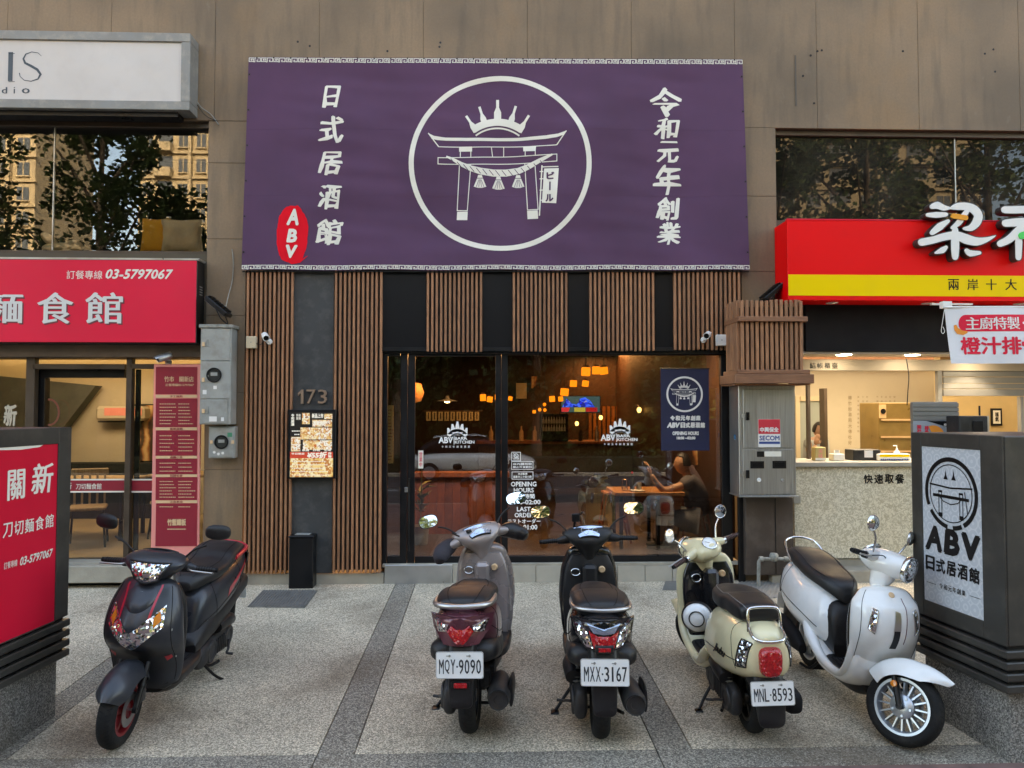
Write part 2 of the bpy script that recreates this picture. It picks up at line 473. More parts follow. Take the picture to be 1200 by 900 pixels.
def tilewall(name):
    """brown stone cladding, rain streaked, with pale lime runs and orange patches, part rust, part painted reflected glow"""
    m, t, b = _nodes(name)
    tc = t.nodes.new('ShaderNodeTexCoord')
    def nz(scale, stretch, detail=6, rough=.6):
        mp = t.nodes.new('ShaderNodeMapping'); mp.inputs['Scale'].default_value = stretch
        t.links.new(tc.outputs['Object'], mp.inputs[0])
        n = t.nodes.new('ShaderNodeTexNoise'); n.inputs['Scale'].default_value = scale; n.inputs['Detail'].default_value = detail; n.inputs['Roughness'].default_value = rough
        t.links.new(mp.outputs[0], n.inputs['Vector']); return n.outputs[0]
    def mix(fac, lo, hi, amt, a, colr):
        r = t.nodes.new('ShaderNodeMapRange'); r.inputs[1].default_value = lo; r.inputs[2].default_value = hi; r.inputs[3].default_value = 0; r.inputs[4].default_value = amt
        t.links.new(fac, r.inputs[0])
        x = t.nodes.new('ShaderNodeMix'); x.data_type = 'RGBA'; t.links.new(r.outputs[0], x.inputs[0])
        if isinstance(a, tuple): x.inputs[6].default_value = (*a, 1)
        else: t.links.new(a, x.inputs[6])
        x.inputs[7].default_value = (*colr, 1)
        return x.outputs[2]
    c = mix(nz(.5, (1, 1, 1), 3), .35, .65, .85, (.150, .104, .064), (.34, .222, .128))
    c = mix(nz(3.0, (3, 3, .35)), .5, .8, .6, c, (.075, .060, .043))
    c = mix(nz(9, (1, 1, .5), 9, .75), .60, .78, .38, c, (.30, .25, .19))
    c = mix(nz(.8, (1, 1, .7), 4), .58, .75, .6, c, (.30, .17, .07))  # rust tones, and warm reflected glow painted into the stone
    c = mix(nz(45, (1, 1, 1), 3), .3, .7, .18, c, (.07, .055, .045))
    t.links.new(c, b.inputs['Base Color'])
    b.inputs['Roughness'].default_value = .62
    bp = t.nodes.new('ShaderNodeBump'); bp.inputs['Strength'].default_value = .1; bp.inputs['Distance'].default_value = .005
    t.links.new(nz(40, (1, 1, 1)), bp.inputs['Height']); t.links.new(bp.outputs[0], b.inputs['Normal'])
    return m

X = dict(
    wall=tilewall('stone_cladding'),
    joint=mat('joint_mortar', (.10, .08, .055), .9),
    slat=wood('slat_wood', (.22, .095, .046), (.42, .195, .095)),
    slatdark=wood('dark_wood', (.05, .022, .012), (.10, .045, .025)),
    backing=mat('dark_backing', (.03, .018, .012), .8, var=.2),
    greymetal=mat('grey_panel', (.052, .054, .055), .5, spec=.3, var=.12, vs=3, dirt=.25, dcol=(.2, .19, .17), ds=9),
    black=mat('black_metal', (.006, .006, .007), .35, var=.2, vs=5, spec=.35),
    blackmat=mat('black_matte', (.006, .006, .007), .75, var=.15, spec=.3),
    blackgloss=mat('black_film', (.006, .006, .007), .38, spec=.2, bump=.02, bs=6),
    white=mat('white_paint', (.78, .77, .74), .5),
    print_white=mat('print_white', (.80, .77, .68), .7),
    steel=mat('brushed_steel', (.42, .42, .41), .38, .85, var=.14, vs=2.5, aniso=(30, 30, 1), dirt=.35, dcol=(.22, .19, .15), ds=2),
    chrome=mat('chrome', (.72, .72, .70), .12, 1.0),
    alu=mat('aluminium', (.50, .50, .49), .35, .9, var=.1),
    galv=mat('galvanised_box', (.36, .37, .35), .5, .35, var=.1, vs=9, dirt=.5, dcol=(.20, .16, .11), ds=7),
    pipe=mat('old_pipe', (.30, .30, .27), .6, .3, var=.3, vs=20),
    plinth=mat('concrete_plinth', (.34, .31, .25), .8, var=.2, vs=5, bump=.2, dirt=.4, dcol=(.16, .13, .10), ds=3),
    tile=mat('plinth_tile', (.40, .37, .31), .5, var=.12, vs=4, dirt=.3),
    purple=mat('banner_cloth', (.105, .052, .104), .8, var=.14, vs=1.2, bump=.12, bs=240, spec=.2),
    redsign=mat('red_sign_vinyl', (.80, .018, .055), .5, var=.05, vs=1, spec=.22, dirt=.12, dcol=(.5, .06, .06), ds=4),
    redbright=mat('bright_red_sign', (.90, .002, .004), .5, var=.05, vs=1, spec=.2, dirt=.10, dcol=(.45, .02, .02), ds=4),
    yellow=mat('yellow_stripe', (.92, .62, .004), .5, spec=.2, dirt=.1, dcol=(.6, .4, .05), ds=4),
    darkred=mat('menu_red', (.30, .018, .035), .4),
    pink=mat('menu_pink', (.85, .30, .26), .5),
    gold=mat('menu_gold', (.75, .50, .28), .6),
    orange_cloth=mat('orange_cushion', (.80, .36, .03), .85, var=.1, bump=.3, bs=90),
    tan_cloth=mat('tan_cushion', (.66, .48, .28), .85, var=.15, bump=.3, bs=120),
    brownframe=mat('brown_window_frame', (.085, .062, .045), .4, .3, var=.15),
    kiosk=mat('kiosk_steel', (.045, .043, .038), .42, .2, var=.14, vs=2.5, dirt=.3, dcol=(.17, .15, .12), ds=4),
    rubber=mat('tyre_rubber', (.010, .010, .010), .8, spec=.3, var=.25, vs=14, bump=.3, bs=70, dirt=.35, dcol=(.07, .065, .055), ds=9),
    plastic=mat('black_plastic', (.013, .013, .014), .45, spec=.4, var=.2, vs=9, dirt=.22, dcol=(.10, .09, .075), ds=6),
    engine=mat('engine_casting', (.05, .05, .052), .55, .5, var=.25, vs=12, dirt=.6, dcol=(.11, .09, .07), ds=9),
    vinylseat=mat('seat_vinyl', (.012, .012, .013), .5, var=.25, vs=6, bump=.12, bs=180),
    terrazzo=pebble('washed_stone', (.07, .068, .062), (.42, .40, .36), 150, .5, .55),
    paving=pebble('washed_aggregate', (.20, .17, .125), (.90, .775, .585), 150, .6, .5, .22),
    band=pebble('dark_aggregate', (.085, .075, .06), (.56, .50, .40), 150, .5, .62, .2),
    groove=mat('paving_joint', (.06, .055, .05), .9),
    asphalt=mat('asphalt', (.05, .05, .05), .9, var=.2, vs=3, bump=.4, bs=120),
    redpave=mat('red_paving', (.17, .10, .085), .85, var=.25, vs=7, bump=.3, bs=40),
)
# ------------------------------------------------------------------ ground, road, far side of the street
def place(o, parent, loc, rot=None):
    """loc in the world; parent is an unrotated Empty"""
    o.parent = parent
    o.location = Vector(loc) - parent.location
    if rot: o.rotation_euler = rot
    return o
def copy_part(o, name, parent, loc, rot=None, scale=None):
    c = bpy.data.objects.new(name, o.data); COL.objects.link(c)
    for m_ in o.modifiers:
        if m_.type == 'BEVEL':
            q = c.modifiers.new('bevel', 'BEVEL'); q.width = m_.width; q.segments = m_.segments; q.limit_method = 'ANGLE'
    place(c, parent, loc, rot)
    if scale: c.scale = scale
    return c
def gquad(mb, x0, y0, x1, y1, up, xa=None, xb=None):
    """sheet lying on the sloping pavement, raised by up"""
    mb.add([(x0, y0, gz(y0) + up), (x1, y0, gz(y0) + up), (x1, y1, gz(y1) + up), (x0, y1, gz(y1) + up)], [(0, 1, 2, 3)])
def gslab(mb, x0, y0, x1, y1, up, th=.03, b=.003):
    lo = up - th
    vs = [(x0, y0, gz(y0) + lo), (x1, y0, gz(y0) + lo), (x1, y1, gz(y1) + lo), (x0, y1, gz(y1) + lo),
          (x0, y0, gz(y0) + up - b), (x1, y0, gz(y0) + up - b), (x1, y1, gz(y1) + up - b), (x0, y1, gz(y1) + up - b),
          (x0 + b, y0 + b, gz(y0) + up), (x1 - b, y0 + b, gz(y0) + up), (x1 - b, y1 - b, gz(y1) + up), (x0 + b, y1 - b, gz(y1) + up)]
    fs = [(8, 9, 10, 11), (4, 5, 9, 8), (5, 6, 10, 9), (6, 7, 11, 10), (7, 4, 8, 11), (0, 1, 5, 4), (1, 2, 6, 5), (2, 3, 7, 6), (3, 0, 4, 7)]
    mb.add(vs, fs)

YF = FACE
RZ = gz(-2.5)
g = thing('pavement', None, None, (0, 4, gz(4))); tag(g, kind='structure')
mb = MB(); mb.add([(-30, -1.2, gz(-1.2) - .012), (30, -1.2, gz(-1.2) - .012), (30, YF + .2, gz(YF + .2) - .012), (-30, YF + .2, gz(YF + .2) - .012)], [(0, 1, 2, 3)])
mb.build('paving_joint', X['groove'], g)
band_x = [(-9.2 + 1.93 * k) for k in range(-3, 14)]
bx0 = W(463.8, 684.8, YF).x; bw = .205
bxs = [bx0 + 1.905 * k for k in range(-9, 10)]
yb1 = G(600, 880.5).y; yb0 = yb1 - .205          # the dark cross band nearest the camera
far = YF + .02
for k, x in enumerate(bxs):
    mb = MB(); gslab(mb, x + .003, yb1 + .003, x + bw - .003, far, 0.0); mb.build('paving_band', X['band'], g)
    if k + 1 < len(bxs):
        mb = MB(); gslab(mb, x + bw + .003, yb1 + .003, bxs[k + 1] - .003, far, 0.001); mb.build('paving_slab', X['paving'], g)
        mb = MB(); gslab(mb, x + .003, yb0, bxs[k + 1] - .003, yb1 - .003, 0.0005); mb.build('paving_band', X['band'], g)
mb = MB(); gslab(mb, -30, -1.0, 30, yb0 - .004, 0.0); mb.build('brick_strip', X['redpave'], g)
mb = MB(); gslab(mb, -30, -1.2, 30, -1.004, 0.0, .16, .02); mb.build('kerb', X['plinth'], g)
road = MB().add([(-400, -9.5, RZ - .1), (400, -9.5, RZ - .1), (400, -1.1, RZ - .1), (-400, -1.1, RZ - .1)], [(0, 1, 2, 3)]).build('road', X['asphalt'])
tag(road, kind='structure')
lm = MB()
for k in range(-12, 13): lm.add([(k * 4, -5.3, RZ - .096), (k * 4 + 2, -5.3, RZ - .096), (k * 4 + 2, -5.2, RZ - .096), (k * 4, -5.2, RZ - .096)], [(0, 1, 2, 3)])
lm.build('lane_marking', X['white'], road)
gr = MB().add([(-400, -400, RZ - .11), (400, -400, RZ - .11), (400, 400, RZ - .11), (-400, 400, RZ - .11)], [(0, 1, 2, 3)]).build('ground', X['asphalt'])
tag(gr, kind='structure')
fp = MB().box(-60, 60, -13, -9.5, RZ - .2, RZ + .02, .02).build('far_pavement', X['plinth']); tag(fp, kind='structure')

# floor drains and plates let into the pavement
def ground_plate(px, name, label, cat, m, up=.012, group=None, ribs=0):
    c = [G(*p) for p in px]
    cc = sum(c, Vector()) / 4
    t = thing(name, label, cat, (cc.x, cc.y, gz(cc.y)), group)
    f = MB(); vs = [(p.x, p.y, p.z + up) for p in c] + [(p.x, p.y, p.z - .01) for p in c]
    f.add(vs, [(0, 1, 2, 3), (4, 5, 1, 0), (5, 6, 2, 1), (6, 7, 3, 2), (7, 4, 0, 3)])
    f.build('plate', m, t)
    if ribs:
        for k in range(ribs):
            a = (k + .5) / ribs
            L0 = c[0].lerp(c[1], a); L1 = c[3].lerp(c[2], a)
            d = (c[1] - c[0]) / ribs * .28
            r_ = MB(); r_.add([(L0.x - d.x, L0.y, L0.z + up + .0), (L0.x + d.x, L0.y, L0.z + up), (L1.x + d.x, L1.y, L1.z + up), (L1.x - d.x, L1.y, L1.z + up),
                               (L0.x - d.x * .5, L0.y, L0.z + up + .006), (L0.x + d.x * .5, L0.y, L0.z + up + .006), (L1.x + d.x * .5, L1.y, L1.z + up + .006), (L1.x - d.x * .5, L1.y, L1.z + up + .006)],
                              [(4, 5, 6, 7), (0, 1, 5, 4), (1, 2, 6, 5), (2, 3, 7, 6), (3, 0, 4, 7)])
            r_.build('rib', m, t)
    return t
X['drain'] = mat('drain_plate', (.19, .185, .17), .6, .3, var=.2, vs=12, bump=.3, bs=80)
ground_plate([(290, 712), (357, 713), (372, 693), (308, 693)], 'door_mat', 'dark grey ribbed mat lying on the pavement by the black post box', 'mat', X['drain'], ribs=20)
ground_plate([(776, 692), (803, 692), (806, 679), (781, 679)], 'manhole_cover', 'small plain steel cover flush in the pavement under the big window', 'cover', X['drain'], up=.006)
X['greytile'] = mat('grey_tactile', (.22, .21, .19), .8, var=.2, vs=8, bump=.3, bs=60, dirt=.4)
t = ground_plate([(838, 702), (1010, 700), (985, 679), (872, 679)], 'drain_grating', 'flat grey slotted drain cover on the pavement under the pipes', 'grating', X['greytile'], up=.004, ribs=26)

# ------------------------------------------------------------------ the building
B = thing('commercial_building', 'brown stone clad building front holding three ground floor restaurants', 'building', (0, YF, 0))
def px_rect(px0, py0, px1, py1, Y=YF):
    mx, my = (px0 + px1) / 2, (py0 + py1) / 2
    return W(px0, my, Y).x, W(px1, my, Y).x, W(mx, py1, Y).z, W(mx, py0, Y).z
XL = W(243, 250, YF).x; XPL = W(286, 500, YF).x; XPR = W(868, 250, YF).x; XR = W(910, 250, YF).x
ZT = W(600, 146, YF).z                       # top of the upstairs windows
ZB = W(600, 300, YF).z                       # their sills
cols = [W(p, 70, YF).x for p in (8, 130, 252, 374, 496, 618, 740, 861, 957, 1076, 1194)]
cols = [cols[0] - 1.09 * k for k in (3, 2, 1)] + cols + [cols[-1] + 1.07 * k for k in (1, 2, 3)]
zr = [ZT, ZT + 2.2, ZT + 3.6]
def panel(x0, x1, z0, z1, g_=.0012, dy=0.0):
    MB().box(x0 + g_, x1 - g_, YF + dy, YF + .03, z0 + g_, z1 - g_, .003).build('wall_panel', X['wall'], B)
for k in range(len(cols) - 1):
    for r_ in range(2):
        panel(cols[k], cols[k + 1], zr[r_], zr[r_ + 1], dy=R.uniform(-.0015, .0015))
zpl = [W(265, p, YF).z for p in (700, 640, 550, 460, 370, 280, 191)] + [ZT]
for a, c in zip(zpl[:-1], zpl[1:]): panel(XL, XPL, a, c, dy=R.uniform(-.001, .001))
zpr = [W(890, p, YF).z for p in (690, 600, 500, 410, 318, 230)] + [ZT]
for a, c in zip(zpr[:-1], zpr[1:]): panel(XPR, XR, a, c, dy=R.uniform(-.001, .001))
core = MB()
core.box(-9, 9, YF + .03, YF + .3, ZT, 9.0)
core.box(XL, XPL, YF + .03, YF + .3, 0, ZT); core.box(XPR, XR, YF + .03, YF + .3, 0, ZT)
core.box(XPL, XPR, YF + .03, YF + .3, W(600, 412, YF).z, ZT)
core.build('wall_core', X['joint'], B)
MB().box(-14, 14, YF + .32, YF + 16, 9.0, 26).build('upper_storeys', X['wall'], B)
MB().box(-14, -9, YF, YF + 16, -.3, 26).build('side_block', X['wall'], B)
MB().box(9, 14, YF, YF + 16, -.3, 26).build('side_block', X['wall'], B)
MB().box(-9, 9, YF + 10.2, YF + 10.4, -.3, 9).build('rear_wall', X['joint'], B)
MB().box(-9, 9, YF + .3, YF + 10.2, 5.9, 6.1).build('ceiling', X['joint'], B)
# small drilled holes with rust left by old fixings
mb = MB()
for (px, py) in ((349, 49), (355, 71), (363, 54), (454, 60), (516, 50), (515, 55), (950, 65), (958, 60), (963, 59), (1058, 60), (1154, 63), (1164, 58), (1166, 84), (954, 121), (941, 89)):
    p = W(px, py, YF); mb.lathe([(0.0, -.0025), (.012, -.0025), (.012, .01)], (p.x, YF, p.z), (0, 1, 0), 10)
mb.build('drilled_hole', X['black'], B)
mb = MB(); a = W(932, 65, YF); b_ = W(933, 124, YF)
mb.box(a.x - .008, a.x + .008, YF - .004, YF, b_.z, a.z); mb.build('sealed_crack', mat('old_sealant', (.10, .085, .07), .8), B)
for (p0, p1) in (((345, 5), (352, 56)), ((754, 22), (770, 130))): pass

# upstairs windows
mirror_glass = glass('tinted_glass', (.92, .91, .88), 1.5, .8, .035)
dusty_glass = glass('dusty_tinted_glass', (.10, .10, .10), 1.5, .6, .008, dust=.07)
def win(x0, x1, z0, z1, gm, splits, fm, label=None):
    w_ = MB()
    t_ = .035
    w_.box(x0, x1, YF + .06, YF + .14, z1 - t_ * 1.6, z1, .004); w_.box(x0, x1, YF + .04, YF + .14, z0, z0 + t_, .004)
    w_.box(x0, x0 + t_ * .7, YF + .06, YF + .14, z0 + t_, z1 - t_ * 1.6, .004); w_.box(x1 - t_ * .7, x1, YF + .06, YF + .14, z0 + t_, z1 - t_ * 1.6, .004)
    f = w_.build('window_frame', fm, B)
    xs = [x0 + t_ * .7] + splits + [x1 - t_ * .7]
    for a, c in zip(xs[:-1], xs[1:]):
        q = MB(); q.box(a + .003, c - .003, YF + .10, YF + .108, z0 + t_, z1 - t_ * 1.6); q.build('pane', gm, f)
    for a in splits:
        q = MB(); q.box(a - .0055, a + .0055, YF + .093, YF + .115, z0 + t_, z1 - t_ * 1.6); q.build('silicone_joint', X['alu'], f)
win(-9, XL, ZB, ZT, mirror_glass, [W(63, 220, YF + .1).x], X['brownframe'])
ZBr = W(1050, 262, YF).z
win(XR, 9, ZBr, ZT, dusty_glass, [W(1119, 200, YF + .1).x], X['brownframe'])
core2 = MB(); core2.box(-9, XL, YF + .02, YF + .2, W(120, 418, YF).z, ZB); core2.box(XR, 9, YF + .02, YF + .2, W(1050, 412, YF).z, ZBr)
core2.build('spandrel', X['joint'], B)
# room behind the upstairs left window
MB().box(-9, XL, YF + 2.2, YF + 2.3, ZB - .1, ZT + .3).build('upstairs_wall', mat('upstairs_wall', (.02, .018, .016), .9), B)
MB().box(-9, 9, YF + .2, YF + 2.2, ZB - .12, ZB + .03).build('upstairs_floor', X['tan_cloth'], B)

# things on the upstairs sill
def cushion(name, label, px0, py0, px1, py1, Y, m, lean=0.0, rz=0.0):
    a = W(px0, py1, Y); c = W(px1, py0, Y)
    w_, h_ = (c.x - a.x) / 2, (c.z - a.z) / 2
    t = thing(name, label, 'cushion', ((a.x + c.x) / 2, Y, a.z), 'cushions on the upstairs window sill')
    mb = MB()
    def fn(u, v, sg):
        x = 2 * u - 1; z = 2 * v - 1
        e = (1 - abs(x) ** 3) * (1 - abs(z) ** 3)
        px_ = x * w_ * (1 - .10 * (1 - abs(z)) * abs(x)); pz_ = z * h_ * (1 - .08 * (1 - abs(x)) * abs(z))
        wr = .012 * noise.noise((x * 3, z * 3, 5)) 
        return Vector((px_ + lean * v * h_, sg * (.09 * max(e, 0) ** .5 + wr * max(e, 0)) + .03, pz_ + h_))
    mb.sheet(lambda u, v: fn(u, v, -1), 20, 20); mb.sheet(lambda u, v: fn(u, v, 1), 20, 20)
    o = mb.build('cover', m, None, smooth=60); o.parent = t
    # piped edge
    e = MB(); P = [fn(k / 12, 0, 0) for k in range(12)] + [fn(1, k / 12, 0) for k in range(12)] + [fn(1 - k / 12, 1, 0) for k in range(12)] + [fn(0, 1 - k / 12, 0) for k in range(12)]
    e.tube(P, .008, 6, closed=True); o = e.build('piping', m, None, smooth=60); o.parent = t
    return t
cushion('cushion', 'mustard orange cushion leaning behind the tan one upstairs', 163, 256, 196, 297, YF + .27, X['orange_cloth'], .12)
cushion('cushion', 'square tan cushion beside the window edge upstairs', 188, 257, 237, 297, YF + .21, X['tan_cloth'], -.03)
t = thing('plush_toy', 'tan stuffed plush toy lying on the upstairs sill', 'plush toy', tuple(W(70, 298, YF + .3)))
def blob(mb, px, py, Y, rx, rz, ry, rot=0):
    c = W(px, py, Y); M_ = Matrix.Translation(c) @ Matrix.Rotation(rot, 4, 'Y')
    def fn(u, v):
        a = u * 2 * pi; b = (v - .5) * pi
        return M_ @ Vector((rx * cos(b) * cos(a), ry * cos(b) * sin(a), rz * sin(b)))
    mb.sheet(fn, 20, 12)
mb = MB(); blob(mb, 72, 291, YF + .3, .2, .06, .1); mb.build('body', X['tan_cloth'], t, smooth=80)
mb = MB(); blob(mb, 58, 281, YF + .3, .11, .05, .06, radians(40)); mb.build('head', X['tan_cloth'], t, smooth=80)
mb = MB(); blob(mb, 86, 289, YF + .36, .10, .07, .08); mb.build('paw', X['tan_cloth'], t, smooth=80)

# ------------------------------------------------------------------ slat screens
def slat_screen(px0, px1, py0, py1, label, n, Y=YF - .055, d=.045, fill=.52):
    x0, x1, z0, z1 = px_rect(px0, py0, px1, py1, Y)
    t = thing('slat_screen', label, 'slat screen', ((x0 + x1) / 2, YF, z0), 'wooden slat screens')
    MB().box(x0, x1, Y + d + .0, YF - .002, z0 + .02, z1).build('backing_board', X['backing'], t)
    pitch = (x1 - x0) / n; w_ = pitch * fill
    s = MB().box(-w_ / 2, w_ / 2, 0, d, 0, z1 - z0, .003)
    s0 = s.build('slat', X['slat'])
    place(s0, t, (x0 + pitch / 2 - (pitch - w_) / 2, Y, z0))
    for k in range(1, n):
        copy_part(s0, 'slat', t, (x0 + w_ / 2 + (x1 - x0 - w_) / (n - 1) * k, Y + R.uniform(-.001, .001), z0 + R.uniform(-.004, .004)))
    return t
slat_screen(287, 342, 317, 672, 'tall wooden slat screen carrying the left security camera', 11)
slat_screen(391, 447, 317, 671, 'tall wooden slat screen between the grey panel and the door', 11)
slat_screen(500, 565, 317, 412, 'short wooden slat screen above the glass door', 13)
slat_screen(601, 665, 317, 412, 'short wooden slat screen above the opening hours lettering', 13)
slat_screen(691, 767, 317, 411, 'short wooden slat screen above the middle of the big window', 15)
slat_screen(790, 868, 317, 410, 'short wooden slat screen carrying the right security camera', 15)
# grey panel with the house number, black infill between the screens (parts of the building)
def ppart(name, px0, py0, px1, py1, Y, d, m, b=.002, parent=None):
    return MB().pbox(px0, py0, px1, py1, Y, d, b).build(name, m, parent or B)
ppart('grey_panel', 342.6, 317, 390.4, 672, YF - .02, .018, X['greymetal'])
for a, c in ((447.6, 499.4), (565.6, 600.4), (665.6, 690.4), (767.6, 789.4)):
    ppart('black_panel', a, 319, c, 411, YF - .018, .016, X['blackgloss'])
    ppart('black_panel_frame', a, 407, c, 411.5, YF - .03, .01, X['black'])
ppart('header_beam', 447.5, 408, 869, 414.5, YF + .01, .13, X['black'])
numb = mat('bronze_numeral', (.33, .22, .15), .45, .4)
for ch, a, c in (('1', 349.5, 355.5), ('7', 359, 369.5), ('3', 372.5, 383)):
    mb = MB(); x0, x1, z0, z1 = px_rect(a, 456.5, c, 473, YF - .055)
    if ch == '1': mb.flat([(x0 + (x1 - x0) * u, z0 + (z1 - z0) * v) for u, v in ((.5, 0), (1, 0), (1, 1), (.62, 1), (-.1, .74), (-.1, .58), (.5, .74))], wall_fn(YF - .055))
    else: write(mb, ch, x0, z0, x1, z1, wall_fn(YF - .055))
    o = mb.build('numeral', numb, B)
    so = o.modifiers.new('thickness', 'SOLIDIFY'); so.thickness = .028; so.offset = -1 if True else 1

# plinths and thresholds
ppart('plinth', 287, 672, 450, 686, YF - .005, .25, X['plinth'], .006)
ch = ppart('checker_plate', 450.5, 662, 530, 686, YF - .015, .25, X['alu'], .004)
studs = MB(); x0, x1, z0, z1 = px_rect(452, 663, 529, 683, YF - .017)
for i in range(34):
    for j in range(9):
        cx, cz = x0 + (i + .5 + .5 * (j % 2)) * (x1 - x0) / 35, z0 + (j + .5) * (z1 - z0) / 9
        sg = 1 if (i + j) % 2 else -1
        studs.stroke([(cx - .005, cz - .005 * sg), (cx + .005, cz + .005 * sg)], .004, wall_fn(YF - .0185))
o = studs.build('stud_pattern', X['alu'], ch); tag(o, kind='stuff')
tx = [530, 563, 596, 628, 660, 692, 724, 756, 788, 820, 856]
for a, c in zip(tx[:-1], tx[1:]): ppart('plinth_tile', a + .35, 663, c - .35, 686, YF - .005, .1, X['tile'], .002)
ppart('threshold', 448, 660, 868, 663.5, YF + .0, .3, X['plinth'], .003)
ppart('plinth', 232, 668, 286, 688, YF - .004, .1, X['joint'], .004)

# ------------------------------------------------------------------ glass front of the main restaurant
pane_glass = glass('shop_glass', (.74, .74, .74), 1.5, 2.3, .025)
fr = X['black']
YG = YF + .05
def member(px0, py0, px1, py1, Y=YG, d=.07, m=fr, name='frame_member'): return ppart(name, px0, py0, px1, py1, Y, d, m, .003)
member(448, 413, 453.5, 662); member(469, 413, 477, 662); member(587.5, 413, 595, 662); member(846, 413, 858, 662)
member(453.6, 652, 468.9, 662); member(595.1, 651, 845.9, 662); member(453.6, 413, 468.9, 417); member(595.1, 413, 845.9, 416)
MB().pbox(453.6, 417, 468.9, 652, YG + .03, .006).build('pane', pane_glass, B)
MB().pbox(595.1, 416, 845.9, 651, YG + .03, .006).build('pane', pane_glass, B)
dr = member(477.6, 413, 486, 661, YG + .005, .045, name='door')
for r_ in ((580.5, 413, 587, 661), (486.1, 652, 580.4, 661), (486.1, 413, 580.4, 417.5)):
    MB().pbox(*r_, YG + .005, .045, .003).build('door_rail', fr, dr)
MB().pbox(486.1, 417.5, 580.4, 652, YG + .025, .006).build('pane', pane_glass, dr)
p = W(480, 540, YG)
mb = MB()
for z in (W(480, 566, YG).z, W(480, 640, YG).z): mb.tube([(p.x, YG, z), (p.x, YG - .05, z)], .007, 8)
mb.tube([(p.x, YG - .05, W(480, 560, YG).z), (p.x, YG - .05, W(480, 645, YG).z)], .011, 10)
mb.build('handle', X['black'], dr, smooth=50)
mb = MB(); mb.pbox(474, 571, 479, 577, YG - .012, .01, .002); mb.build('lock', X['steel'], dr)
hp = MB().pbox(490.2, 528, 496, 549, YG + .018, .004, .001).build('door_sticker', X['print_white'], dr)
mb = MB(); pwrite(mb, '営\n業\n中', 491.2, 530, 495, 547, YG + .0165, bold=.02); mb.build('sticker_lettering', X['redsign'], dr)

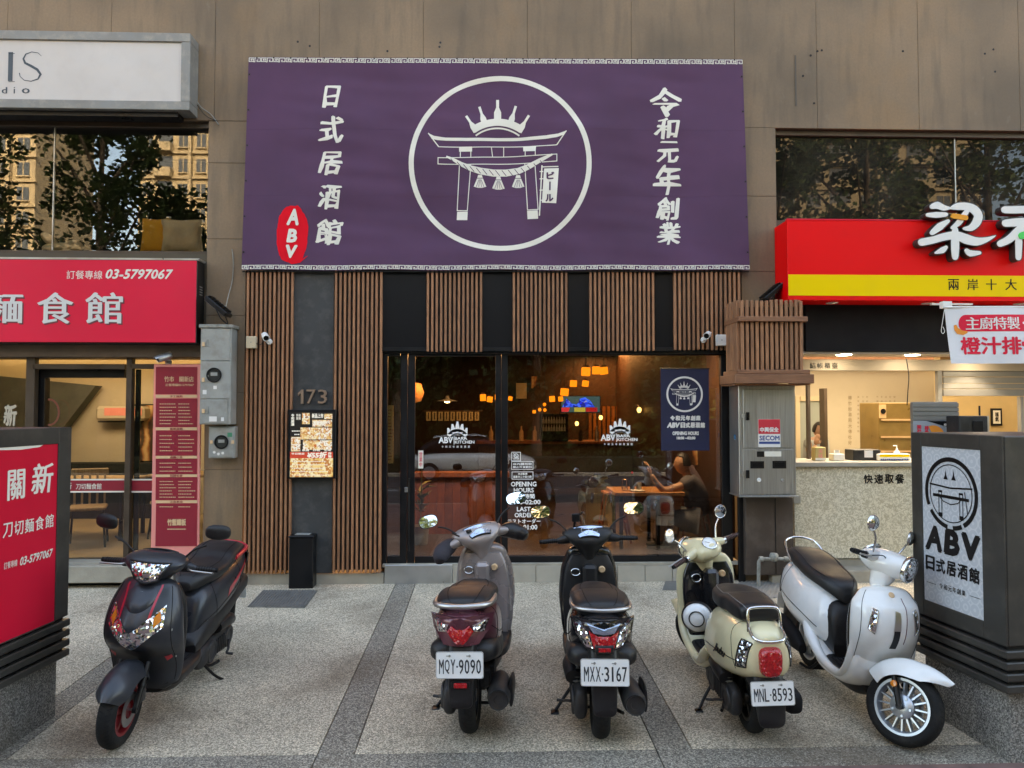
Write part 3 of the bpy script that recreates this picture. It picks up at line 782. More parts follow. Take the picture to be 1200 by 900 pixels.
# prints on the glass
def emblem(mb, fn, cx, cy, Rr, detail=2, lw=1.0):
    """torii under a crown of bottles inside a ring; u,v in metres, sizes taken from the drawing"""
    k = Rr / 435.0
    q = lambda X_, Y_: (cx + (X_ - 463) * k, cy + (458 - Y_) * k)
    N = 96
    rp = [q(463 + 424 * cos(2 * pi * i / N), 458 + 412 * sin(2 * pi * i / N)) for i in range(N)]
    mb.stroke(rp, 24 * k * lw, fn, closed=True)
    L = lambda pts, w, c=False: mb.stroke([q(*p_) for p_ in pts], w * k * max(lw, 1), fn, closed=c)
    Pn = lambda pts: mb.flat([q(*p_) for p_ in pts], fn)
    ff = lambda a, n=12: [(a[0][0] + (a[1][0] - a[0][0]) * i / n, a[0][1] + (a[1][1] - a[0][1]) * i / n) for i in range(n + 1)]
    # curved top beam
    top = [(118, 312), (145, 325), (200, 333), (300, 336), (450, 337), (560, 335), (680, 326), (740, 318), (780, 304)]
    low = [(135, 340), (160, 345), (205, 348), (300, 351), (450, 352), (560, 350), (680, 343), (735, 335), (763, 325)]
    for i in range(8): Pn([top[i], top[i + 1], low[i + 1], low[i]])
    L([(118, 312), (168, 377)], 5); L([(780, 304), (733, 372)], 5)
    L([(168, 377), (300, 381), (450, 380), (600, 379), (733, 372)], 4)
    Pn([(266, 378), (328, 378), (328, 402), (266, 402)]); Pn([(572, 378), (634, 377), (632, 402), (573, 402)])
    L([(272, 402), (272, 428)], 4); L([(322, 402), (322, 428)], 4); L([(582, 402), (582, 426)], 4); L([(630, 402), (630, 424)], 4)
    L([(420, 381), (426, 426)], 4); L([(479, 381), (479, 426)], 4)
    L([(166, 432), (320, 430), (480, 427), (640, 422), (733, 417), (733, 450), (600, 458), (450, 462), (300, 464), (166, 462)], 4, True)
    L([(268, 464), (258, 684), (306, 686), (322, 466)], 4); L([(268, 464), (322, 466)], 4)
    L([(580, 458), (592, 684), (642, 682), (628, 456)], 4)
    Pn([(258, 690), (308, 690), (306, 732), (256, 730)]); Pn([(590, 688), (640, 686), (642, 726), (592, 728)])
    # rope
    rope = [(205, 425), (235, 438), (275, 462), (320, 482), (370, 497), (430, 505), (490, 504), (550, 494), (600, 474), (650, 447), (690, 428), (712, 418)]
    wd_ = [8, 14, 20, 26, 32, 34, 34, 30, 26, 20, 14, 8]
    mb.stroke([q(*p_) for p_ in rope], [a * k for a in wd_], fn)
    # tassels
    for (x, y) in ((366, 515), (454, 522), (548, 514)):
        Pn([(x - 9, y), (x + 9, y), (x + 13, y + 14), (x - 13, y + 14)])
        Pn([(x - 14, y + 17), (x + 14, y + 17), (x + 30, y + 56), (x + 10, y + 62), (x - 10, y + 62), (x - 30, y + 56)])
    # crown of bottles
    arc = lambda r0, a0, a1, n=18: [(450 + r0 * sin(radians(a0 + (a1 - a0) * i / n)), 470 - r0 * cos(radians(a0 + (a1 - a0) * i / n))) for i in range(n + 1)]
    mb.stroke([q(*p_) for p_ in arc(178, -36, 36)], 8 * k * max(lw, 1), fn)
    a1_, a2_ = arc(190, -34, 34), arc(225, -34, 34)
    if detail:
        for i in range(18): Pn([a1_[i], a1_[i + 1], a2_[i + 1], a2_[i]]) if i not in () else None
    for (ang, h_) in ((-32, 285), (-17, 300), (0, 318), (17, 300), (32, 285)):
        c_, s_ = cos(radians(ang)), sin(radians(ang))
        bt = lambda w_, r_: (450 + r_ * s_ + w_ * c_, 470 - r_ * c_ + w_ * s_)
        w1, w2 = (17, 7) if ang == 0 else (14, 6)
        Pn([bt(-w1, 192), bt(w1, 192), bt(w1, h_ - 62), bt(w2, h_ - 38), bt(w2, h_), bt(-w2, h_), bt(-w2, h_ - 38), bt(-w1, h_ - 62)])
    # little upright flag
    L([(662, 470), (648, 712)], 6); L([(658, 478), (740, 476)], 5)
    for y in (500, 535, 590, 638): L([(650, y), (668, y)], 5)
    fl = [(672, 486), (742, 484), (728, 654), (660, 650)]
    if detail >= 2:
        # white flag with the letters left open: frame strips around dark letters are printed on top by the caller
        Pn(fl)
    else: Pn(fl)
    return q, k
dec = MB()
def small_crown(px0, px1, py0, py1):
    """crown over ABV BARA KITCHEN"""
    Y = YG + .022 if px0 < 600 else YG + .0275
    f = wall_fn(Y)
    cx = W((px0 + px1) / 2 + 1, py0, Y).x; k = (px1 - px0) / 111.6 / 100
    z0 = W((px0 + px1) / 2, py0 + 15, Y).z
    arc = [(cx + 24 * k * sin(a), z0 - 22 * k + 26 * k * cos(a)) for a in [radians(-58 + 116 * i / 10) for i in range(11)]]
    dec.stroke(arc, 4 * k, f)
    arc = [(cx + 26 * k * sin(a), z0 - 16 * k + 26 * k * cos(a)) for a in [radians(-62 + 124 * i / 10) for i in range(11)]]
    dec.stroke(arc, 15 * k, f)
    for i, (a, h_) in enumerate(((-44, 22), (-22, 29), (0, 36), (22, 29), (44, 22))):
        x_ = cx + 29 * k * sin(radians(a)); zb = z0 - 16 * k + 26 * k * cos(radians(a))
        tx_, tz_ = x_ + a * .14 * k, zb + h_ * k * .8
        dec.flat([(x_ - 8 * k, zb), (x_ + 8 * k, zb), (tx_ + 2.4 * k, tz_), (tx_ - 2.4 * k, tz_)], f)
    xa = px0; w_ = px1 - px0
    pwrite(dec, 'ABV', xa, py1 - 13, xa + w_ * .40, py1 - 5.5, Y, bold=.04)
    pwrite(dec, 'BARA', xa + w_ * .45, py1 - 13, xa + w_ * .80, py1 - 9.5, Y, bold=.03)
    pwrite(dec, 'KITCHEN', xa + w_ * .45, py1 - 8.8, xa + w_, py1 - 5.1, Y, bold=.03)
    dec.stroke([(W(xa + w_ * .43, py1 - 9, Y).x, W(xa, py1 - 14, Y).z), (W(xa + w_ * .43, py1 - 9, Y).x, W(xa, py1 - 4, Y).z)], .006, f)
    for i in range(8):
        a = xa + w_ * (.08 + .84 * i / 8); pwrite(dec, '令和元年創業酒館'[i], a, py1 - 2.8, a + 2.4, py1 - .2, Y, bold=.02)
small_crown(514, 556, 495, 525); small_crown(704, 747, 492, 522)
YD = YG + .0275
for txt, a, b_, c, d in (('OPENING', 598.7, 564.4, 628.7, 570.2), ('HOURS', 602, 571.6, 625.6, 577.2), ('営業時間', 601, 578.6, 626.6, 584.4), ('18:00-02:00', 596, 585.6, 633.5, 591.2),
                       ('LAST', 605.7, 593.8, 622, 599.4), ('ORDER', 603, 600.8, 624.8, 606.4), ('ラストオーダー', 595, 608, 633.5, 613.6), ('AM 01:00', 600, 614.8, 629.8, 620.8)):
    pwrite(dec, txt, a, b_, c, d, YD, bold=.035)
def outline(mb, px0, py0, px1, py1, Y, w_=.006):
    x0, x1, z0, z1 = px_rect(px0, py0, px1, py1, Y)
    mb.stroke([(x0, z0), (x1, z0), (x1, z1), (x0, z1)], w_, wall_fn(Y), closed=True)
outline(dec, 599.5, 530, 610, 540, YD); outline(dec, 599.5, 541, 624.6, 550, YD); outline(dec, 600, 553, 624.6, 561.5, YD)
x_, z_ = W(604.8, 534, YD).x, W(604.8, 534, YD).z
dec.stroke([(x_ + .022 * cos(a), z_ + .02 * sin(a)) for a in [2 * pi * i / 14 for i in range(14)]], .008, wall_fn(YD), closed=True)
dec.stroke([(x_ - .03, z_ + .028), (x_ + .025, z_ - .028)], .006, wall_fn(YD))
pwrite(dec, '请勿吸菸', 601.5, 536.6, 608.5, 538.8, YD, bold=.02)
for i in range(5): pwrite(dec, '店內請勿吸', 600.8, 542.4, 623.6, 545.2, YD, bold=.03) if i == 0 else None
pwrite(dec, '禁止外食飲料', 601, 546, 623.6, 548.6, YD, bold=.03)
pwrite(dec, '本店監視', 607, 554, 618, 556.6, YD, bold=.03); pwrite(dec, '錄影中二十四小時', 601.5, 557.2, 623, 560.4, YD, bold=.03)
o = dec.build('window_lettering', mat('window_print', (.92, .92, .90), .6), B)
# ------------------------------------------------------------------ purple banner
YBN = YF - .085
def ban(u, v, w=0.0):
    """u 0..1 left to right, v 0..1 bottom to top: cloth with slack, flaring a little to the foot"""
    p00, p10, p01, p11 = W(283, 316.5, YBN), W(878.5, 316.5, YBN), W(291.5, 67, YBN), W(870, 69.5, YBN)
    p = (p00.lerp(p10, u)).lerp(p01.lerp(p11, u), v)
    e = min(u, 1 - u, v, 1 - v) * 8; e = min(max(e, 0.15), 1)
    wv = .026 * noise.noise((u * 5.2, v * 2.3, 2.2)) + .011 * noise.noise((u * 14, v * 5, 7.0)) + .006 * noise.noise((u * 6 + v * 14, v * 9 - u * 3, 4.0)) + .004 * sin(u * 37 + v * 3) * (1 - v) ** 2
    sag = .004 * sin(u * pi * 9) * (1 - v) ** 6
    if v < .1: wv += .012 * (noise.noise((u * 9, 3.3, 1.0))) * (1 - v / .1)
    return Vector((p.x, p.y + wv * e * 1.6 - w, p.z + sag))
bt = thing('purple_banner', 'huge purple cloth banner with white ring and torii emblem over the door', 'banner', tuple(W(580, 317, YF)))
mb = MB(); mb.sheet(lambda u, v: ban(u, v), 140, 60, -.002)
mb.build('cloth', X['purple'], bt, smooth=60)
for v_ in (.35, .66):
    mb = MB(); mb.tube([ban(u / 60, v_) + Vector((0, -.0005, 0)) for u in range(61)], .0028, 5); mb.build('seam', X['purple'], bt)
BWm = (W(874, 190, YBN) - W(287, 190, YBN)).length; BHm = (W(580, 68, YBN) - W(580, 316.5, YBN)).length
def bpx(u, v, w=.005):          # metres on the banner -> space
    return ban(u / BWm, v / BHm, w)
def bn(px, py):                 # picture position -> metres on the banner
    v = (316.5 - py) / (316.5 - 68.2)
    l = 283 + (291.5 - 283) * v; r_ = 878.5 + (870 - 878.5) * v
    return ((px - l) / (r_ - l) * BWm, v * BHm)
def bwrite(mb, txt, px0, py0, px1, py1, **k):
    a = bn(px0, py1); c = bn(px1, py0); write(mb, txt, a[0], a[1], c[0], c[1], bpx, **k)
mb = MB()
c = bn(583, 191.7)
q, k_ = emblem(mb, lambda u, v: (u, v, 0), c[0], c[1], BHm * (105.5 / 248.3), 2)
mb = remap(mb, bpx); mb.build('emblem', X['print_white'], bt)
mb = MB()
for ch_, (x, y) in zip('ビール', ((702, 520), (699, 572), (696, 628))):
    a = q(x - 19, y + 18); c2 = q(x + 19, y - 18)
    fn2 = lambda u, v: bpx(u, v, .0075)
    if ch_ == 'ー': mb.stroke([q(x, y - 22), q(x - 1, y + 20)], 7 * k_, fn2)
    else: write(mb, ch_, a[0], a[1], c2[0], c2[1], fn2, bold=.05)
# strands of the rope and folds of the tassels
for i in range(15):
    x = 235 + i * 30.5; t_ = (x - 205) / 507; y = 425 + 80 * (1 - (2 * t_ - 1.0) ** 2) ** .8
    mb.stroke([q(x - 9, y - 13), q(x + 12, y + 13)], 3.2 * k_, lambda u, v: bpx(u, v, .0075))
for (x, y) in ((366, 515), (454, 522), (548, 514)):
    for d in (-12, -4, 5, 13): mb.stroke([q(x + d * .4, y + 22), q(x + d * 1.5, y + 58)], 2 * k_, lambda u, v: bpx(u, v, .0075))
mb.build('emblem_detail', X['purple'], bt)
left = (('日', 375.5, 101.5, 398, 129), ('式', 371, 138, 402, 170.5), ('居', 370.5, 179, 400, 207.5), ('酒', 370.5, 218, 399, 247), ('館', 367, 257, 400.5, 288))
right = (('令', 759, 101.5, 797.5, 138.5), ('和', 763.5, 138, 795, 164), ('元', 767, 165.5, 794, 191), ('年', 763, 192.5, 797, 229), ('創', 766, 230.5, 796, 259), ('業', 767.5, 259.5, 796.5, 287.5))
mb = MB()
for t_, a, b_, c_, d_ in left + right:
    p0 = bn(a, d_); p1 = bn(c_, b_); write(mb, t_, p0[0], p0[1], p1[0], p1[1], lambda u, v: (u, v, 0), bold=.022, thickv=.045, warp=.13, shear=.1)
mb = remap(mb, bpx, .08); mb.build('lettering', X['print_white'], bt)
mb = MB()
cx, cy = bn(341.5, 275.5)
blob_ = []
for i in range(60):
    a = 2 * pi * i / 60
    rr = 1 + .07 * noise.noise((cos(a) * 2, sin(a) * 2, 3)) + .05 * noise.noise((cos(a) * 6, sin(a) * 6, 8))
    blob_.append((cx + .158 * rr * abs(cos(a)) ** .8 * (1 if cos(a) > 0 else -1), cy + .30 * rr * abs(sin(a)) ** .85 * (1 if sin(a) > 0 else -1)))
mb.flat(blob_, lambda u, v: (u, v, 0))
mb.stroke([bn(333, 305), bn(341, 308.5), bn(350, 307), bn(359, 300)], [.005, .028, .02, .004], lambda u, v: (u, v, 0))
mb = remap(mb, bpx, .04)
mb.build('seal', mat('seal_red', (.82, .006, .02), .8, spec=.2), bt)
mb = MB()
for t_, a, b_, c_, d_ in (('A', 335, 246, 349.5, 265), ('B', 335, 269, 347.5, 285), ('V', 334, 287.5, 348, 303)):
    p0 = bn(a, d_); p1 = bn(c_, b_)
    write(mb, t_, p0[0], p0[1], p1[0], p1[1], lambda u, v: bpx(u, v, .010), bold=.05, shear=.15, warp=.03)
mb.build('seal_lettering', X['print_white'], bt)
mb = MB()                       # meander borders
n = 41
for row, (v0, hh) in enumerate(((BHm - .058, .050), (.004, .045))):
    for i in range(n):
        u0 = (i + .04) / n * BWm; L_ = BWm / n * .94; g_ = hh / 6; w_ = .0072
        if row == 0 or i < 60:
            P = lambda a, b_: (u0 + L_ * a, v0 + hh * b_)
            mb.stroke([P(.28, .5), P(.28, .72), P(.12, .72)][:0] or [P(.30, .45), P(.18, .45), P(.18, .70), P(.40, .70), P(.40, .18), P(.02, .18), P(.02, .95), P(.46, .95)], w_, bpx)
            mb.stroke([P(.52, .05), P(.52, .95), P(.98, .95), P(.98, .18), P(.70, .18), P(.70, .50), P(.82, .50)], w_, bpx)
            mb.stroke([P(.40, .12), P(.54, .12)], w_, bpx)
mb.build('meander_border', X['print_white'], bt)
mb = MB()
for i in range(30):
    p = ban((i + .5) / 30, .997, .006); mb.lathe([(0, .0), (.008, .0), (.009, .004)], p, (0, 1, 0), 8)
for s_ in (.003, .997):
    for i in range(6):
        p = ban(s_, (i + .5) / 6, .006); mb.lathe([(0, 0), (.010, 0), (.010, .006)], p, (0, 1, 0), 8)
mb.build('eyelet', X['black'], bt)
mb = MB(); mb.tube([ban(u / 20, -.004) + Vector((0, .02, -.004)) for u in range(21)], .006, 6); mb.build('hem_cord', X['black'], bt)

# ------------------------------------------------------------------ shop signs
def dashes(mb, px0, py0, px1, py1, Y, rows, h=.8, fill=(.4, .95), parts=3, fn=None, seed=0):
    rr = random.Random(seed)
    for r_ in range(rows):
        y = py0 + (py1 - py0) * (r_ + .5) / rows
        x = px0; end = px0 + (px1 - px0) * rr.uniform(*fill)
        while x < end:
            w_ = rr.uniform(1.2, 2.1)
            a = W(x, y, Y); b_ = W(min(x + w_, end), y + h, Y)
            mb.flat([(a.x, a.z), (b_.x, a.z), (b_.x, b_.z), (a.x, b_.z)], wall_fn(Y)); x += w_ + .45
# beauty studio sign, upper left
t = thing('lightbox_sign', 'grey framed beauty studio light box above the upstairs window', 'sign', tuple(W(110, 140, YF)))
Ys = YF - .22
x0, x1, z0, z1 = px_rect(-60, 36.5, 222.5, 127, Ys)
x0 = -7.4
fw = .09
f = MB(); f.box(x0, x1, Ys, YF, z1 - fw, z1, .004); f.box(x0, x1, Ys, YF, z0, z0 + fw, .004); f.box(x1 - fw, x1, Ys + .001, YF, z0 + fw, z1 - fw, .004); f.box(x0, x0 + fw, Ys + .001, YF, z0 + fw, z1 - fw, .004)
f.build('box_frame', mat('weathered_grey', (.24, .24, .23), .55, .2, var=.12, vs=4, dirt=.7, dcol=(.40, .36, .30), ds=12), t)
MB().box(x0 + fw, x1 - fw, Ys + .02, Ys + .04, z0 + fw, z1 - fw).build('acrylic_face', mat('acrylic_face', (.62, .58, .55), .5, var=.05, vs=1.5, dirt=.2, dcol=(.45, .40, .38), ds=5), t)
mb = MB(); f_ = wall_fn(Ys + .018)
pwrite(mb, 'I', 9.5, 61, 15, 95, Ys + .018)
def thin_s(px0, py0, px1, py1):
    pts = [(.95, .86), (.80, .97), (.52, 1.0), (.26, .92), (.16, .76), (.24, .62), (.50, .52), (.78, .40), (.93, .24), (.82, .08), (.52, .0), (.22, .03), (.03, .16), (.0, .28)]
    wdh = [.004, .006, .008, .012, .018, .022, .026, .026, .022, .014, .009, .007, .006, .010]
    a = W(px0, py1, Ys + .018); c_ = W(px1, py0, Ys + .018)
    P = [(a.x + u * (c_.x - a.x), a.z + v * (c_.z - a.z)) for u, v in pts]
    mb.stroke(P, wdh, f_)
thin_s(22.5, 61, 50, 95)
for a in (9.5, 15): pass
mb2 = W(12.2, 61, Ys).x
mb.stroke([(W(8.5, 61.5, Ys).x, W(0, 61.5, Ys).z), (W(16, 61.5, Ys).x, W(0, 61.5, Ys).z)], .006, f_)
mb.stroke([(W(8.5, 94.6, Ys).x, W(0, 94.6, Ys).z), (W(16, 94.6, Ys).x, W(0, 94.6, Ys).z)], .006, f_)
pwrite(mb, 'd', 2, 102, 8.5, 109.5, Ys + .018, bold=.02); pwrite(mb, 'i', 16, 102, 17.6, 109.5, Ys + .018, bold=.02); pwrite(mb, 'o', 25.5, 103.5, 35, 109.5, Ys + .018, bold=.02)
mb.build('lettering', mat('slate_print', (.06, .08, .10), .6), t)
MB().box(x0 + .1, x1 - .14, Ys + .06, YF - .01, z0 - .05, z0 - .001).build('underside', X['black'], t)
o = thing('wire', 'short loose white wire hanging below the corner of the studio light box', 'wire', tuple(W(245, 130, YF)))
mb = MB(); mb.tube([W(231, 119, YF - .05), W(236, 126, YF - .03), W(247, 134, YF - .01), W(256, 146, YF - .01)], .005, 6, spline=5); mb.build('cable', X['pipe'], o)
mb = MB(); mb.tube([W(231, 123, YF - .05), W(242, 136, YF - .02), W(255, 142, YF - .01)], .004, 6, spline=5); mb.build('cable', X['black'], o)

# red noodle shop sign
t = thing('red_shop_sign', 'red light box sign with phone number and large white characters', 'sign', tuple(W(110, 402, YF)))
Ys = YF - .21
x0, x1, z0, z1 = px_rect(-60, 304.5, 229.5, 401, Ys); x0 = -7.4
MB().box(x0, x1, Ys, Ys + .012, z0, z1, .003).build('sign_face', X['redsign'], t)
MB().box(x0, x1 + .004, Ys + .012, YF - .003, z0 - .01, z1 + .008, .004).build('sign_box', X['black'], t)
MB().box(x0, x1 + .015, Ys + .03, YF - .004, z1 + .009, z1 + .03).build('top_flashing', X['alu'], t)
wm = X['print_white']
mb = MB(); pwrite(mb, '訂餐專線', 78, 317, 120, 327, Ys - .001, bold=.0); mb.build('lettering', wm, t)
mb = MB(); pwrite(mb, '03-5797067', 124, 315.5, 203, 327, Ys - .001, bold=.03, shear=.25, thickv=.03); mb.build('lettering', wm, t)
sh = mat('letter_shadow', (.16, .03, .04), .6)
for ch_, a, b_, c_, d_ in (('麵', -19, 343, 27, 379), ('食', 42.5, 342.5, 86, 379.5), ('館', 99, 342.5, 144, 379.5)):
    mb = MB(); pwrite(mb, ch_, a + 1.6, b_ + 1.8, c_ + 1.6, d_ + 1.8, Ys - .0012, bold=.012, thickv=.035); mb.build('character_shadow', sh, t)
    mb = MB(); pwrite(mb, ch_, a, b_, c_, d_, Ys - .003, bold=.010, thickv=.035); mb.build('character', mat('char_white', (.66, .66, .64), .5) if ch_ == '麵' else bpy.data.materials['char_white'], t)
mb = MB()
for i in range(4):
    p = W(233, 337 + i * 3, Ys + .1); mb.box(x1 + .0045, x1 + .007, Ys + .08, Ys + .15, p.z, p.z + .012)
mb.build('vent_slot', X['alu'], t)

# red and yellow sign with raised characters
t = thing('red_yellow_sign', 'bright red sign with yellow stripe and big raised white characters', 'sign', tuple(W(1060, 356, YF)))
Ys = YF - .34
x0, x1, z0, z1 = px_rect(923, 259, 1260, 352.5, Ys); x1 = 7.4
s = MB(); s.box(x0, x1, Ys, YF - .003, z0, z1, .004); s.build('sign_box', X['redbright'], t)
a, b_, zy0, zy1 = px_rect(924, 322.5, 1200, 347, Ys)
MB().box(x0 + .004, x1, Ys - .003, Ys - .0005, zy0, zy1).build('yellow_stripe', X['yellow'], t)
MB().box(x0, x1, Ys - .004, Ys + .05, z1 + .001, z1 + .012).build('top_trim', X['redsign'], t)
mb = MB()
for ch_, a, b_ in (('兩', 1111, 1124), ('岸', 1133.5, 1146.5), ('十', 1155.5, 1168), ('大', 1178, 1191.5), ('名', 1201, 1214)):
    pwrite(mb, ch_, a, 327, b_, 340, Ys - .0045, bold=.012)
mb.build('lettering', X['blackmat'], t)
# hand drawn brush characters, 788x900 drawing of the region (1060..1200, 200..360)
lz = lambda X_, Y_: (1060 + X_ * 140 / 788, 200 + Y_ * 160 / 900)
strokes = [
    [[(175, 240, 34), (210, 232, 50), (250, 248, 40), (292, 250, 16)], 0], [[(145, 295, 26), (200, 295, 40), (265, 292, 30)], 0],
    [[(175, 412, 34), (225, 372, 50), (280, 335, 24)], 0],
    [[(300, 250, 20), (340, 240, 48), (400, 240, 52), (450, 260, 60), (478, 300, 60), (465, 345, 58), (430, 380, 44), (385, 385, 20)], 0],
    [[(410, 260, 30), (375, 310, 40), (345, 350, 38), (305, 380, 20)], 0],
    [[(105, 475, 50), (180, 460, 48), (250, 440, 50), (330, 430, 56), (400, 455, 66), (470, 470, 56), (540, 455, 30), (590, 432, 6)], 0],
    [[(325, 392, 40), (325, 450, 56), (325, 520, 54), (325, 570, 44)], 0],
    [[(265, 508, 24), (240, 528, 42), (195, 545, 14)], 0], [[(400, 530, 30), (425, 548, 44), (485, 545, 24)], 0],
    [[(650, 262, 48), (720, 262, 50), (800, 260, 50), (860, 258, 50)], 0], [[(655, 350, 50), (720, 345, 55), (800, 340, 55)], 0],
    [[(800, 350, 60), (740, 400, 56), (680, 455, 52), (620, 485, 44)], 0], [[(742, 400, 40), (742, 480, 48), (740, 575, 40)], 0],
    [[(830, 300, 40), (860, 380, 50), (860, 480, 40)], 0]]
blk = mat('raised_letter_side', (.035, .03, .028), .5); wf = mat('raised_letter_face', (.78, .77, .74), .4)
for si, (st, _) in enumerate(strokes):
    def ctr(Y, grow):
        """outline of a brush stroke as a closed polygon in world x,z"""
        P = [Vector((W(*lz(a, b_), Y).x, W(*lz(a, b_), Y).z)) for a, b_, w_ in st]; ws = [w_ * 140 / 788 / 115.0 + grow for a, b_, w_ in st]
        PP = []; WW = []
        for i in range(len(P) - 1):
            p0 = P[max(i - 1, 0)]; p3 = P[min(i + 2, len(P) - 1)]
            for k in range(4):
                t_ = k / 4
                PP.append(.5 * ((2 * P[i]) + (-p0 + P[i + 1]) * t_ + (2 * p0 - 5 * P[i] + 4 * P[i + 1] - p3) * t_ ** 2 + (-p0 + 3 * P[i] - 3 * P[i + 1] + p3) * t_ ** 3)); WW.append(ws[i] * (1 - t_) + ws[i + 1] * t_)
        PP.append(P[-1]); WW.append(ws[-1])
        L_, R_ = [], []
        for i in range(len(PP)):
            d = (PP[min(i + 1, len(PP) - 1)] - PP[max(i - 1, 0)]).normalized(); nn = Vector((-d.y, d.x))
            L_.append(PP[i] + nn * WW[i] / 2); R_.append(PP[i] - nn * WW[i] / 2)
        d0 = (PP[0] - PP[1]).normalized(); d1 = (PP[-1] - PP[-2]).normalized()
        n0 = Vector((-d0.y, d0.x)); n1 = Vector((-d1.y, d1.x))
        cap0 = [PP[0] + (d0 * cos(a) + n0 * sin(a)) * WW[0] / 2 for a in (-.9, -.45, 0, .45, .9)]
        cap1 = [PP[-1] + (d1 * cos(a) + n1 * sin(a)) * WW[-1] / 2 for a in (-.9, -.45, 0, .45, .9)]
        return L_ + cap1[::-1] + R_[::-1] + cap0[::-1]
    for grow, dy, th, m_, nm in ((.016, -.09, .085, blk, 'raised_stroke'), (-.002, -.098, .006, wf, 'stroke_face')):
        pl = ctr(Ys + dy + .02, grow)
        mb = MB(); mb.prism([(p.x, p.y) for p in pl], lambda u, v, w_: (u, Ys + dy + w_ - si * .0006, v), th)
        mb.build(nm, m_, t)
def pill(px0, py0, px1, py1, r_, Y, m_, nm, tt):
    a, b_ = W(px0, py0, Y), W(px1, py1, Y); d = (b_ - a).normalized(); n_ = Vector((-d.z, 0, d.x))
    P = [a + (-d * cos(q_) + n_ * sin(q_)) * r_ for q_ in [radians(-90 + 30 * i) for i in range(7)]] + [b_ + (d * cos(q_) + n_ * sin(q_)) * r_ for q_ in [radians(90 - 30 * i) for i in range(7)]]
    mb = MB(); mb.prism([(p.x, p.z) for p in P], lambda u, v, w_: (u, Y + w_, v), .012); mb.build(nm, m_, tt)
p = lz(325, 298); q2 = lz(405, 310); pill(*p, *q2, .026, Ys - .112, mat('orange_dot', (.85, .32, .01), .5), 'orange_mark', t)
p = lz(775, 428); q2 = lz(800, 420); pill(*p, *q2, .036, Ys - .112, mat('green_dot', (.02, .62, .10), .5), 'green_mark', t)
# downlights and rail under it
x0, x1, z0_, z1_ = px_rect(1092, 352.5, 1140, 355.5, Ys + .02)
MB().box(x0, x1, Ys + .02, Ys + .06, z0_ - .015, z0_ + .002).build('under_rail', X['white'], t)
lampm = emis('downlight', (1.0, .93, .80), 9)
for px in (975, 1087, 1195):
    p = W(px, 357, Ys + .17)
    mb = MB(); mb.lathe([(0, 0), (.06, 0), (.062, .006)], (p.x, Ys + .17, z0 - .007), (0, 0, 1), 20); mb.build('downlight', X['white'], t, smooth=40)

# hanging white banner
t = thing('hanging_banner', 'small white cloth banner with red characters hanging below the red sign', 'banner', tuple(W(1155, 425, YF - .6)))
Yh = YF - .75
hb = lambda u, v, w=0.0: (lambda p: Vector((p.x, p.y + .012 * sin(u * 9 + v * 2) - w, p.z)))(W(1114.5, 426, Yh).lerp(W(1290, 426, Yh), u).lerp(W(1107.5, 361, Yh).lerp(W(1290, 360, Yh), u), v))
mb = MB(); mb.sheet(lambda u, v: hb(u, v), 30, 8, -.003); mb.build('cloth', mat('white_banner_cloth', (.74, .75, .78), .7, var=.05, vs=2, bump=.15, bs=200), t, smooth=50)
def hq(px, py):
    v = (426 - py) / 65.5; l = 1114.5 - 7 * v; return ((px - l) / (1290 - l), v)
hf = lambda w: (lambda u, v: hb(u, v, w))
rd = X['redsign']
mb = MB()
cpts = [hq(1250, 369)] + [hq(1131 + 0 - 7 * sin(a) if False else 1131 - 7.5 * sin(a), 378.5 - 9.8 * cos(a)) for a in [pi * i / 10 for i in range(11)]] + [hq(1250, 388.4)]
mb.flat(cpts[1:-1], hf(.005)); mb.sheet(lambda u, v: hf(.0049)(*[a + (b - a) * v for a, b in zip(hq(1130.5 + u * 119, 368.7), hq(1130.5 + u * 119, 388.3))]), 24, 2)
mb.build('red_band', rd, t)
def hwrite(mb, txt, px0, py0, px1, py1, w, **k):
    a = hq(px0, py1); c_ = hq(px1, py0); write(mb, txt, a[0], a[1], c_[0], c_[1], hf(w), **k)
mb = MB()
for i, ch_ in enumerate('主廚特製'): hwrite(mb, ch_, 1132 + i * 15.6, 371.5, 1146.5 + i * 15.6, 386, .0065, bold=.022)
hwrite(mb, '・', 1197, 377, 1200, 380, .0065)
mb.build('lettering', X['white'], t)
mb = MB()
for i, ch_ in enumerate('橙汁排骨'): hwrite(mb, ch_, 1127 + i * 23.2, 394.5, 1148.5 + i * 23.2, 415.5, .006, bold=.03)
mb.build('lettering', rd, t)
mb = MB(); c_ = hq(1126, 386)
mb.flat([hq(1118, 381), hq(1121, 380), hq(1123, 384), hq(1128, 387), hq(1134, 388), hq(1134, 390), hq(1129, 392.5), hq(1122, 391), hq(1119, 387)], hf(.006))
mb.build('orange_slice', mat('orange_print', (.85, .28, .03), .6), t)
mb = MB()
mb.tube([W(1107, 360, Yh), W(1290, 359, Yh)], .009, 8)
mb.build('rod', X['white'], t)
MB().pbox(1105, 353, 1116, 361, Yh, .06, .004).build('bracket', X['white'], t)
mb = MB(); mb.tube([W(1107, 362, Yh), W(1104, 380, Yh), W(1103, 388, Yh), W(1105, 391, Yh), W(1107, 388, Yh), W(1105, 383, Yh)], .003, 6, spline=4); mb.build('tie_cord', X['white'], t)
# the banner rod hangs from a bracket fixed to the sign
mb = MB(); mb.tube([W(1110, 357, Yh + .02), W(1110, 356, Yh + .35)], .012, 8); mb.build('arm', X['white'], t)
